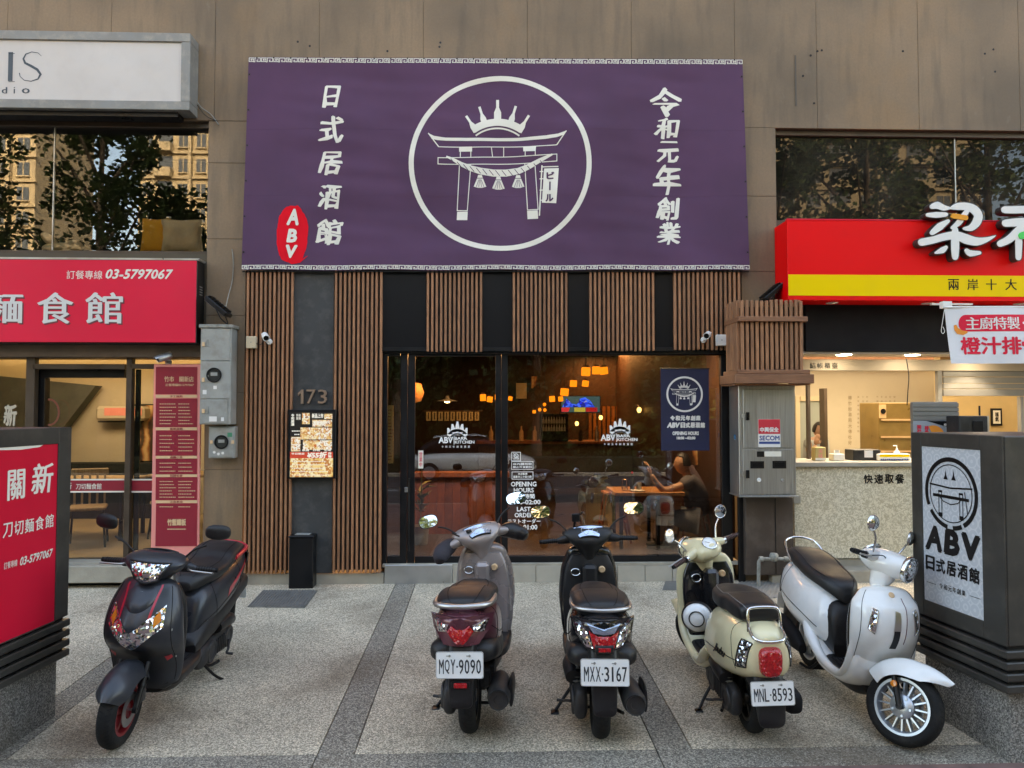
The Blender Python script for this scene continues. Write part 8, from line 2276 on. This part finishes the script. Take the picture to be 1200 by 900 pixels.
X['muff_black'] = mat('muff_vinyl', (.012, .011, .012), .35, bump=.3, bs=25)
sporty('scooter', 'warm grey and maroon scooter with dark hand muffs seen from behind', (552, 856), (574, 768), radians(1.5), radians(24), X['grey_brown'], None, X['vinylseat'],
       dict(muffs=(X['muff_dark'], X['muff_black']), rail=X['alu'], fatrail=True, tail='B', plate='MQY-9090', tailm=X['maroon'], inner=X['grey_brown'], headm=X['grey_brown'], zp=.545, bodym=X['maroon']))
sporty('scooter', 'glossy black scooter with clear and red tail lights parked in the middle', (703, 862), (688, 768), radians(.5), radians(4), X['gloss_black'], None, X['vinylseat'],
       dict(rail=X['alu'], tail='C', plate='MXX-3167', holder=True, zp=.53, headm=X['plastic']))

def retro(name, label, rear_px, front_px, lean, steer, paint, opt):
    root, dist = scooter_root(name, label, rear_px, front_px, lean, 1.26, opt['rear'] == 'white', .92)
    WB = 1.26; R_ = opt.get('R', .225)
    S_ = running_gear(root, WB, R_, .11, opt.get('rim', X['rim_black']), steer, 'box', opt.get('spokes', 6), kick=True, fork=X['black'], rimr=opt.get('rimr', .60))
    # front fender with a pointed nose
    fr_ = R_ + .05
    def ff(u, v):
        a = radians(46 + 108 * u); y = v * 2 - 1
        wd_ = .092 * (1 - (1 - min(u / .30, 1)) ** 2.2 * .92) * (1 - .25 * max(0, (u - .8) / .2))
        rr = fr_ + .02 * (1 - u) ** 2 - (.105 * abs(y) ** 2.4) * min(u / .3 + .35, 1)
        return S_ @ Vector((WB + rr * cos(a) * (1 + .12 * max(0, 1 - u / .3)), wd_ * y, R_ + rr * sin(a) + .03 * max(0, 1 - u / .35)))
    mb = MB(); mb.sheet(ff, 32, 16, .005); mb.build('front_fender', paint, root, smooth=70)
    body = Loft('x', [(-.39, .56, .68, .05, 2.2), (-.365, .49, .745, .115, 2.6, -.1), (-.27, .44, .785, .165, 2.7, -.12), (-.10, .39, .795, .20, 2.7, -.16), (.08, .36, .78, .215, 2.7, -.18), (.26, .34, .75, .205, 2.6, -.18), (.40, .33, .70, .175, 2.6, -.16), (.50, .33, .60, .12, 2.5, -.1), (.54, .34, .50, .08, 2.4)])
    mb = MB(); body.mesh(mb, 40, 6); bo = mb.build('body_shell', paint, root, smooth=70)
    mb = MB()
    for th in (-14, 194): mb.tube([body.pt(.20 + .03 * i, th + (8 * sin(i * .16) if th < 0 else -8 * sin(i * .16)), .002) for i in range(20)], .0028, 6)
    mb.build('body_moulding', opt.get('mould', X['black']), bo, smooth=60)
    cen = Loft('x', [(.28, .30, .56, .13, 3), (.42, .28, .66, .13, 3), (.52, .27, .62, .12, 3), (.57, .27, .45, .11, 3)])
    mb = MB(); cen.mesh(mb, 24, 4); mb.build('seat_base', X['plastic'], root, smooth=60)
    sk = opt['seat']
    seat = Loft('x', sk); mb = MB(); seat.mesh(mb, 36, 5); st_ = mb.build('seat', X['vinylseat'], root, smooth=60)
    mb = MB()
    for th in (50, 130): mb.tube([seat.pt(.08 + .03 * i, th, .0015) for i in range(28)], .003, 6)
    mb.build('seat_piping', opt.get('piping', X['plastic']), st_, smooth=60)
    # side sills running from the shield along the floor to the body
    for sg in (-1, 1):
        mb = MB(); mb.tube([(1.02, sg * .195, .62), (.985, sg * .205, .45), (.93, sg * .20, .34), (.82, sg * .185, .265), (.66, sg * .18, .25), (.50, sg * .18, .28), (.36, sg * .185, .37), (.28, sg * .18, .44)], [.018, .024, .028, .028, .028, .034, .044, .034], 14, spline=6)
        mb.build('side_sill', paint, root, smooth=70)
    fl = Loft('x', [(.48, .22, .29, .14, 4), (.60, .21, .285, .17, 4), (.80, .21, .285, .17, 4), (.93, .23, .33, .17, 4), (.98, .27, .38, .13, 4)])
    mb = MB(); fl.mesh(mb, 28, 4); f_ = mb.build('footboard', X['plastic'], root, smooth=50)
    mb = MB()
    for k in range(8): mb.box(.58, .90, -.13 + k * .036, -.115 + k * .036, .284, .291, .002)
    mb.build('footboard_rib', X['blackmat'], f_)
    tub = Loft('x', [(.26, .34, .48, .16, 2.6), (.38, .26, .38, .19, 3), (.55, .20, .275, .203, 3), (.80, .20, .275, .203, 3), (.92, .22, .36, .205, 3), (1.0, .28, .52, .20, 2.8), (1.03, .36, .56, .17, 2.6)])
    mb = MB(); tub.mesh(mb, 36, 5); mb.build('floor_shell', paint, root, smooth=60)
    un = Loft('x', [(.40, .14, .26, .09, 3), (.60, .13, .25, .12, 3), (.85, .14, .26, .12, 3), (.95, .18, .32, .09, 3)])
    mb = MB(); un.mesh(mb, 24, 4); mb.build('under_cowl', X['plastic'], root, smooth=50)
    dz = .03 if opt.get('hz') else 0
    ap = Loft('z', [(.30, .93, .99, .11, 3, 0), (.36, .935, 1.01, .17, 3, -.1), (.44, .94, 1.04, .20, 2.8, -.15), (.52, .94, 1.10, .208, 2.6, -.2), (.62, .94, 1.155, .212, 2.6, -.26), (.72, .94, 1.165, .212, 2.6, -.28), (.80, .935, 1.145, .205, 2.6, -.28), (.87 - dz, .935, 1.11, .185, 2.5, -.26), (.92 - dz, .94, 1.06, .145, 2.4, -.2), (.94 - dz, .955, 1.01, .08, 2.2, 0)])
    mb = MB(); ap.mesh(mb, 52, 6); mb.build('leg_shield', paint, root, smooth=70)
    inn = Loft('z', [(.30, .885, .94, .155, 4), (.45, .885, .945, .185, 4), (.64, .89, .95, .20, 4), (.78, .90, .955, .19, 3.6), (.87, .915, .96, .15, 3)])
    mb = MB(); inn.mesh(mb, 36, 4); ino = mb.build('inner_panel', X['gloss_black'], root, smooth=50)
    mb = MB(); mb.tube([(.888, .10 + .036 * cos(a), .76 + .03 * sin(a)) for a in [2 * pi * i / 20 for i in range(20)]], .005, 6, closed=True); mb.build('pocket_ring', X['chrome'], ino, smooth=60)
    mb = MB(); mb.lathe([(0, -.02), (.02, -.022), (.026, -.012), (.026, 0)], (.893, -.10, .79), (1, 0, 0), 18); mb.build('key_switch', X['gold'], ino, smooth=50)
    mb = MB(); mb.box(.80, .90, -.055, .055, .34, .84, .025); mb.build('steering_cover', X['gloss_black'], root)
    mb = MB()
    for th in (10, 170): mb.tube([ap.pt(.12 + .035 * i, th, .0005) for i in range(23)], .0022, 5)
    for tt in (.30,): mb.tube([body.pt(tt + .03 * sin(i * .3), 66 - i * 6, .0005) for i in range(17)], .0018, 5); mb.tube([body.pt(tt + .03 * sin(i * .3), 114 + i * 6, .0005) for i in range(17)], .0018, 5)
    mb.build('panel_gap', X['blackmat'], root)
    # front lamps, badge, centre strip
    for sg in (0, 1):
        m2 = lambda p_: (p_[0], p_[1] if not sg else 180 - p_[1])
        mb = MB(); ap.patch(mb, [m2((.47, 44)), m2((.50, 30)), m2((.66, 38)), m2((.64, 50))], .006, 8); tso = mb.build('turn_signal', X['lens_clear'], root, smooth=60)
        mb = MB(); P = []
        q = [m2((.465, 45)), m2((.50, 28.5)), m2((.67, 37)), m2((.65, 51))]
        for i in range(4):
            for k in range(6): a, b = q[i], q[(i + 1) % 4]; P.append(ap.pt(a[0] + (b[0] - a[0]) * k / 6, a[1] + (b[1] - a[1]) * k / 6, .005))
        mb.tube(P, .0035, 6, closed=True); mb.build('signal_trim', X['chrome'], tso, smooth=60)
    mb = MB(); ap.patch(mb, [(.36, 94), (.36, 86), (.50, 86), (.50, 94)], .004, 6); mb.build('horn_grille', X['black'], root, smooth=50)
    mb = MB(); ap.patch(mb, [(.50, 94.5), (.50, 85.5), (.64, 86), (.66, 92)], .005, 6); mb.build('crest_badge', X['alu'], root, smooth=50)
    mb = MB(); c_ = ap.pt(.86, 90, .004); mb.lathe([(0, .006), (.016, .005), (.02, 0)], c_, (1, 0, .7), 18); mb.build('round_badge', X['gold'], root, smooth=40)
    mb = MB(); mb.tube([ap.pt(.40 + .025 * i, 74 - i * .3, .0015) for i in range(18)], .0022, 6); mb.build('pinstripe', mat(name + '_pinstripe', (.10, .02, .03), .4), root)
    # headset
    hz = opt.get('hz', 0); S_ = S_ @ Matrix.Translation((-hz * .45, 0, hz))
    hs = Loft('x', [(.80, .94, 1.00, .055, 2.2), (.83, .915, 1.03, .095, 2.3), (.90, .88, 1.05, .115, 2.2), (.98, .875, 1.055, .115, 2.1), (1.06, .885, 1.045, .10, 2.0), (1.11, .90, 1.035, .082, 2.0)])
    mb = MB(S_); hs.mesh(mb, 40, 6); mb.build('headset_cover', paint, root, smooth=70)
    nk = Loft('z', [(.80 - hz, .92 + hz * .4, 1.0 + hz * .4, .055, 2.4), (.80, .90, 1.0, .055, 2.4), (.86, .89, 1.03, .07, 2.4), (.93, .88, 1.05, .085, 2.3)])
    mb = MB(S_); nk.mesh(mb, 28, 4); mb.build('headset_neck', paint, root, smooth=60)
    for sg in (-1, 1):
        mb = MB(S_); mb.tube([(.93, sg * .06, .985), (.915, sg * .13, .985), (.905, sg * .195, .975)], [.05, .038, .026], 14, spline=4); mb.build('handlebar_cover', paint, root, smooth=60)
        mb = MB(S_); mb.tube([(.905, sg * .192, .975), (.903, sg * .212, .974)], .027, 14); mb.build('grip_collar', X['chrome'] if opt.get('bright') else X['alu'], root, smooth=50)
    grips(root, .972, .895, S_, span=.34, m_=opt.get('gripm'))
    mb = MB(S_); c_ = Vector((1.108, 0, .967)); mb.lathe([(.083, -.012), (.090, 0), (.086, .018), (.076, .020)], c_, (1, 0, -.06), 32); hr = mb.build('headlight_ring', X['chrome'], root, smooth=50)
    mb = MB(S_); mb.lathe([(0, .034), (.04, .030), (.065, .022), (.077, .012)], c_, (1, 0, -.06), 32); mb.build('headlight', X['lens_clear'], root, smooth=60)
    mb = MB(S_)
    def disc_(c__, nrm, r_, m_, nm, par, ring=True):
        mb = MB(S_); mb.lathe([(0, .003), (r_ * .9, .003), (r_, 0)], c__, nrm, 26); o_ = mb.build(nm, m_, par, smooth=50)
        if ring:
            mb = MB(S_); mb.lathe([(r_ * .96, .0), (r_ * 1.0, .008), (r_ * 1.1, .006), (r_ * 1.12, -.006)], c__, nrm, 26); mb.build('dial_ring', X['chrome'], o_, smooth=50)
        return o_
    dd = disc_(Vector((.842, .0, 1.035)), (-.62, 0, .78), .052, X['plate'], 'dashboard', root)
    mb = MB(S_); mb.tube([Vector((.838, 0, 1.041)), Vector((.858, .028, 1.056))], .0015, 5); mb.build('needle', X['black'], dd)
    for sg in (-1, 1):
        mirror(root, (.93, sg * .15, 1.0), (.945, sg * .24, 1.135), (.94, sg * .275, 1.185), S_, X['chrome'], True, (-1, -sg * .2, -.04), .052, .052)
    # rear: grab rail, lamps, plate
    mb = MB()
    if opt.get('rear') == 'cream':
        mb.tube([(-.27, .095, .70), (-.30, .098, .76), (-.285, .095, .855), (-.275, .065, .88), (-.275, -.065, .88), (-.285, -.095, .855), (-.30, -.098, .76), (-.27, -.095, .70)], .0095, 10, spline=4)
        mb.tube([(-.30, .098, .765), (-.37, .095, .735), (-.405, .065, .72), (-.41, 0, .715), (-.405, -.065, .72), (-.37, -.095, .735), (-.30, -.098, .765)], .0095, 10, spline=4)
    else:
        mb.tube([(-.10, .15, .80), (-.20, .155, .86), (-.31, .13, .93), (-.35, .06, .955), (-.355, 0, .96), (-.35, -.06, .955), (-.31, -.13, .93), (-.20, -.155, .86), (-.10, -.15, .80)], .010, 10, spline=5)
    mb.build('grab_rail', X['chrome'], root, smooth=60)
    tl_ = Loft('x', [(-.428, .535, .645, .046, 3.2), (-.42, .51, .665, .060, 3.2, .05), (-.39, .50, .68, .070, 3.2, .08), (-.33, .49, .69, .074, 3.2, .08)])
    mb = MB(); tl_.mesh(mb, 28, 4); mb.build('tail_light', X['lens_red'], root, smooth=60)
    for sg in (-1, 1):
        q = lambda t, th: (t, th if sg > 0 else 180 - th)
        mb = MB(); body.patch(mb, [q(.13, 28), q(.22, 22), q(.25, -20), q(.17, -22)], .004, 6); o_ = mb.build('rear_signal', X['lens_clear'], root, smooth=60)
        mb = MB(); P = []; qq = [q(.12, 30), q(.225, 24), q(.26, -22), q(.165, -24)]
        for i in range(4):
            for k in range(6): a, b = qq[i], qq[(i + 1) % 4]; P.append(body.pt(a[0] + (b[0] - a[0]) * k / 6, a[1] + (b[1] - a[1]) * k / 6, .004))
        mb.tube(P, .0035, 6, closed=True); mb.build('signal_trim', X['plastic'], o_, smooth=60)
    zp = .41
    rf = Loft('x', [(-.40, zp - .20, zp - .14, .075, 3.5), (-.385, zp - .21, zp - .02, .085, 3.5), (-.33, zp - .08, zp + .12, .095, 3.5), (-.20, zp + .02, zp + .18, .12, 3.5), (-.05, zp + .0, zp + .16, .13, 3)])
    mb = MB(); rf.mesh(mb, 24, 4); mb.build('rear_fender', X['plastic'], root, smooth=60)
    plate(root, opt['plate'], -.412, zp, radians(8))
    if opt.get('script'):
        mb = MB()
        def sf(u, v):
            t = .30 + .0 - u * .8; 
            return body.pt(.40 - u / .92, 0, .004) * 1
        L_ = lambda u, v: (lambda tt: (lambda p: Vector((p.x, p.y + .0025, p.z + v)))(body.pt(tt, 2, .0)))(.56 - u)
        def onb(u, v):
            tt = .50 - u; zt = .545 + v
            k = body.at(tt); c_, h_ = (k[1] + k[2]) / 2, (k[2] - k[1]) / 2
            sv = max(min((zt - c_) / h_, .98), -.98); e = k[4]
            w_ = k[3] * (1 - abs(sv) ** e) ** (1 / e) * (1 + k[5] * sv)
            return Vector((k[0], w_ + .0035, zt))
        write(mb, 'Jbubu', .03, -.035, .16, .035, onb, bold=.035, shear=.5, gap=.8)
        mb.build('script_badge', X['black'], bo)
    del root['_local']
    return root
X['cream_paint'] = mat('cream_paint', (.76, .68, .42), .22, coat=.6, var=.05, vs=3, dirt=.12, dcol=(.35, .30, .2), ds=8)
X['white_gloss'] = mat('white_gloss_paint', (.86, .87, .85), .18, coat=.7, var=.04, vs=3, dirt=.15, dcol=(.42, .40, .34), ds=8)
X['brown_grip'] = mat('brown_grip', (.10, .045, .035), .6)
X['silver_piping'] = mat('silver_piping', (.15, .15, .15), .4)
seatD = [(-.25, .80, .84, .09, 3), (-.225, .775, .885, .125, 3.4), (-.10, .76, .89, .14, 3.6), (.03, .755, .89, .148, 3.6), (.10, .75, .875, .16, 3.6), (.22, .735, .87, .155, 3.4), (.36, .72, .855, .13, 3), (.46, .70, .83, .08, 2.6), (.50, .71, .79, .04, 2.4)]
seatE = [(-.33, .82, .86, .06, 2.6), (-.29, .79, .895, .115, 2.8), (-.15, .775, .91, .155, 3), (.02, .755, .89, .17, 3), (.16, .735, .85, .17, 3), (.30, .72, .83, .155, 3), (.42, .69, .815, .12, 2.8), (.49, .66, .78, .07, 2.5), (.52, .66, .72, .03, 2.4)]
retro('scooter', 'cream retro scooter with round gauge and red tail light angled left', (880, 856), (822, 776), radians(1.5), radians(32), X['cream_paint'],
      dict(seat=seatD, plate='MNL-8593', rear='cream', R=.215, script=True, gripm=X['brown_grip'], bright=True, piping=X['silver_piping']))
retro('scooter', 'white retro scooter with silver spoked wheel turned beside the right kiosk', (958, 788), (1055, 872), radians(3), radians(38), X['white_gloss'],
      dict(seat=seatE, plate='', rim=X['rim_silver'], spokes=16, R=.232, rimr=.68, rear='white', hz=.09))

# half helmet hung on the hook of the cream scooter
c_ = W(817, 724, 5.05)
t = thing('helmet', 'white round half helmet hanging at the leg shield of the cream scooter', 'helmet', tuple(c_))
mb = MB(Matrix.Translation(c_) @ Matrix.Rotation(radians(-22), 4, 'Z')); mb.lathe([(0, -.04), (.05, -.035), (.085, -.016), (.10, .010), (.102, .025)], (0, 0, 0), (0, 1, 0), 36); mb.build('shell', X['white_gloss'], t, smooth=60)
mb = MB(Matrix.Translation(c_) @ Matrix.Rotation(radians(-22), 4, 'Z')); mb.lathe([(.098, .0), (.108, .010), (.108, .025), (.098, .029)], (0, 0, 0), (0, 1, 0), 36, closed=True); mb.build('edge_trim', X['black'], t, smooth=50)
mb = MB(Matrix.Translation(c_) @ Matrix.Rotation(radians(-22), 4, 'Z')); mb.tube([(.05 * cos(a), -.037, .05 * sin(a)) for a in [2 * pi * i / 24 for i in range(24)]], .004, 6, closed=True); mb.build('ring_print', X['black'], t, smooth=50)
# ------------------------------------------------------------------ across the street: what the windows mirror
leafm = mat('tree_leaves', (.045, .075, .022), .6, var=.4, vs=2)
barkm = mat('bark', (.10, .075, .05), .9, var=.3, vs=10, bump=.5, bs=20)
def leaves(n, pick, lo, hi, rr):
    vs = []; fs = []
    for _ in range(n):
        p = pick(); u = Vector((rr.uniform(-1, 1), rr.uniform(-1, 1), rr.uniform(-.6, .6))).normalized(); v = u.orthogonal().normalized(); a = rr.uniform(lo, hi)
        b = len(vs); vs += [p - u * a, p + v * a * .6, p + u * a, p - v * a * .6]; fs.append((b, b + 1, b + 2, b + 3))
    return MB().add(vs, fs)
def tree(x, y, h, r_, seed, label, low=.3, nc=60):
    rr = random.Random(seed); t = thing('street_tree', label, 'tree', (x, y, RZ), 'street trees across the road')
    mb = MB(); mb.tube([(x, y, RZ - .1), (x + .1, y, RZ + h * .25), (x - .05, y + .1, RZ + h * .5), (x, y, RZ + h * .8)], [.22, .17, .12, .05], 10, spline=4)
    for k in range(9):
        a = rr.uniform(0, 6.28); z0_ = RZ + h * rr.uniform(low, .65); b0 = Vector((x, y, z0_)); b1 = b0 + Vector((cos(a) * r_ * .8, sin(a) * r_ * .8, h * .2)); mb.tube([b0, b0.lerp(b1, .5) + Vector((0, 0, .2)), b1], [.08, .05, .02], 6, spline=2)
    mb.build('trunk', barkm, t, smooth=60)
    cl = []
    for _ in range(nc):
        f = rr.uniform(0, 1); w_ = sin(pi * min(f * .85 + .15, 1)) ** .6 * r_ * .72
        a = rr.uniform(0, 6.28); q_ = sqrt(rr.uniform(0, 1)) * w_
        cl.append((Vector((x + cos(a) * q_, y + sin(a) * q_, RZ + h * (low + (.97 - low) * f))), rr.uniform(.5, 1.1)))
    def pick():
        c_, s_ = cl[rr.randrange(nc)]
        return c_ + Vector((rr.gauss(0, 1), rr.gauss(0, 1), rr.gauss(0, .8))).normalized() * s_ * rr.uniform(.5, 1.0)
    leaves(nc * 120, pick, .08, .17, rr).build('crown', leafm, t)
TR = ((-11.3, -10.9, 10.2, 1.9, .3), (-19.5, -11.8, 15.5, 3.2, .3), (-14.0, -11.4, 16.5, 2.9, .3), (-8.6, -11.8, 12, 3.0, .2), (-3.4, -11.5, 11, 3.2, .2), (1.8, -12, 12, 3.2, .2), (6.6, -11.6, 13, 3.2, .2), (10.6, -11.4, 19, 3.6, .2), (14.6, -12, 19.5, 3.8, .25), (19, -11.5, 19, 3.8, .25))  # first tree is added, to block the bright reflection over the cushions
TW = ('short bushy tree added on the left to block the flats mirrored over the cushions', 'leafy street tree farthest left across the road', 'tall leafy street tree second from the left across the road', 'third street tree from the left across the road', 'street tree opposite the left of the banner', 'street tree opposite the emblem of the banner', 'street tree opposite the big window', 'tall street tree opposite the steel cabinet', 'tall street tree opposite the right shop', 'street tree farthest right across the road')
for i, (x, y, h, r_, lw) in enumerate(TR): tree(x, y, h, r_, 30 + i, TW[i], lw, 95 if i > 6 else 60)
rr_ = random.Random(5)
t = thing('shrubbery', 'tall dense shrubbery added behind the street trees as a dark backdrop for reflections', 'shrubs', (0, -16, RZ)); tag(t, kind='stuff')  # row added as dark backdrop, hiding the sunlit flats from the glass
leaves(42000, lambda: Vector(((x_ := rr_.uniform(-34, 34)), -16 + rr_.uniform(-1.5, 1.5), RZ + rr_.uniform(0, 1) * (7.2 + 1.8 * noise.noise((x_ * .35, 2, 3))))), .16, .34, rr_).build('foliage', leafm, t)
MB().sheet(lambda u, v: Vector((-36 + 72 * u, -17.2 + .8 * noise.noise((u * 20, v * 3, 2)) - 1.2 * v, RZ + v * (5.8 + 2.2 * noise.noise((u * 26, 2, 3))))), 120, 10, .4).build('inner_growth', mat('shrub_backdrop', (.018, .026, .010), .9, var=.5, vs=2), t)  # added dark mass closing the gaps where bright flats showed
hg = MB()
vs = []; fs = []
for k in range(9000):
    p = Vector((R.uniform(-16, 16), -9.9 + R.uniform(-.35, .35), RZ + R.uniform(.05, .75))); u = Vector((R.uniform(-1, 1), R.uniform(-1, 1), R.uniform(-1, 1))).normalized(); v = u.orthogonal().normalized(); a = R.uniform(.03, .07)
    b = len(vs); vs += [p - u * a, p + v * a * .6, p + u * a, p - v * a * .6]; fs.append((b, b + 1, b + 2, b + 3))
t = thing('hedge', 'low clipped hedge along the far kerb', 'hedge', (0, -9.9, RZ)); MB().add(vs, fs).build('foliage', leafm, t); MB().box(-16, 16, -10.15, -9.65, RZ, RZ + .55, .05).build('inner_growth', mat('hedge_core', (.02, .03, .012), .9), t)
# pale sunlit flats
lime = mat('cream_render', (.32, .26, .17), .8, var=.06, vs=.3); winm = mat('flat_window', (.05, .06, .07), .1)
def flats(x0, x1, y, h, label, nb):
    t = thing('apartment_block', label, 'apartment block', ((x0 + x1) / 2, y, RZ), 'apartment blocks across the road')
    MB().box(x0, x1, y - 14, y, RZ, h, .05).build('wall', lime, t)
    fl = int((h - 3) / 3.2); w_ = (x1 - x0) / nb; wi, fa = MB(), MB()
    for f in range(fl):
        z = 3 + f * 3.2; fa.box(x0 - .3, x1 + .3, y, y + .35, z + 2.3, z + 2.6)
        for k in range(nb):
            c_ = x0 + w_ * (k + .5)
            if k % 3 == 1: fa.box(c_ - w_ * .46, c_ + w_ * .46, y, y + 1.2, z - .8, z + .3); wi.box(c_ - w_ * .4, c_ + w_ * .4, y, y + .05, z + .3, z + 2)
            else: wi.box(c_ - w_ * .26, c_ + w_ * .26, y, y + .05, z, z + 1.7); fa.box(c_ - w_ * .3, c_ + w_ * .3, y, y + .3, z - .2, z - .05); fa.box(c_ - .06, c_ + .06, y + .04, y + .1, z, z + 1.7)
            if k % 3 == 2: fa.box(c_ + w_ * .36, c_ + w_ * .54, y, y + .7, z - 1, z + 2.25)
    o = wi.build('window_rows', winm, t); tag(o, kind='stuff'); o = fa.build('balcony_rows', lime, t); tag(o, kind='stuff')
flats(-105, -58, -80, 80, 'tall cream apartment block across the road on the left', 16)
flats(-44, -24, -78, 84, 'slim cream apartment tower across the road', 9)
flats(10, 66, -80, 60, 'broad cream apartment block across the road on the right', 16)
# white car parked across the street
t = thing('parked_car', 'white hatchback parked at the far kerb', 'car', (-.5, -8.2, RZ - .1)); t['_local'] = 1
cp = mat('car_white', (.70, .70, .68), .2, coat=.8)
lb = Loft('x', [(-2.1, .45, .62, .6, 3), (-2.0, .30, .80, .78, 3.2), (-1.2, .25, .92, .85, 3.4), (0, .25, .95, .86, 3.4), (1.2, .25, .92, .85, 3.4), (1.9, .30, .75, .78, 3.2), (2.05, .40, .58, .62, 3)])
mb = MB(); lb.mesh(mb, 36, 6); mb.build('body', cp, t, smooth=60)
cb = Loft('x', [(-1.75, .85, .95, .6, 3), (-1.3, .85, 1.30, .66, 3.2, -.08), (-.6, .85, 1.46, .68, 3.4, -.1), (.3, .85, 1.44, .68, 3.4, -.1), (.9, .85, 1.20, .68, 3, -.06), (1.4, .85, .93, .62, 3)])
mb = MB(); cb.mesh(mb, 36, 6); mb.build('window', X['blackgloss'], t, smooth=60)
mb = MB(); Loft('x', [(-1.2, 1.34, 1.42, .5, 3), (-.6, 1.42, 1.485, .58, 3), (.2, 1.42, 1.475, .58, 3), (.45, 1.38, 1.44, .5, 3)]).mesh(mb, 28, 4); mb.build('roof', cp, t, smooth=60)
for x in (-1.3, 1.3):
    for sg in (-1, 1):
        mb = MB(); mb.lathe([(0, -.09), (.2, -.1), (.3, -.09), (.315, 0), (.3, .09), (.2, .1), (0, .09)], (x, sg * .80, .315), (0, 1, 0), 28); w_ = mb.build('wheel', X['rubber'], t, smooth=40)
        mb = MB(); mb.lathe([(0, .0), (.19, .0), (.2, -.01)], (x, sg * .905, .315), (0, sg, 0), 24); mb.build('hub_cap', X['rim_silver'], w_)
for sg in (-1, 1):
    mb = MB(); lb.patch(mb, [(.88, 20 if sg > 0 else 160), (.96, 24 if sg > 0 else 156), (.96, 2 if sg > 0 else 178), (.88, 2 if sg > 0 else 178)], .006); mb.build('headlight', X['lens_clear'], t, smooth=50)
del t['_local']
for o in bpy.data.objects:
    if '_local' in o.keys(): del o['_local']
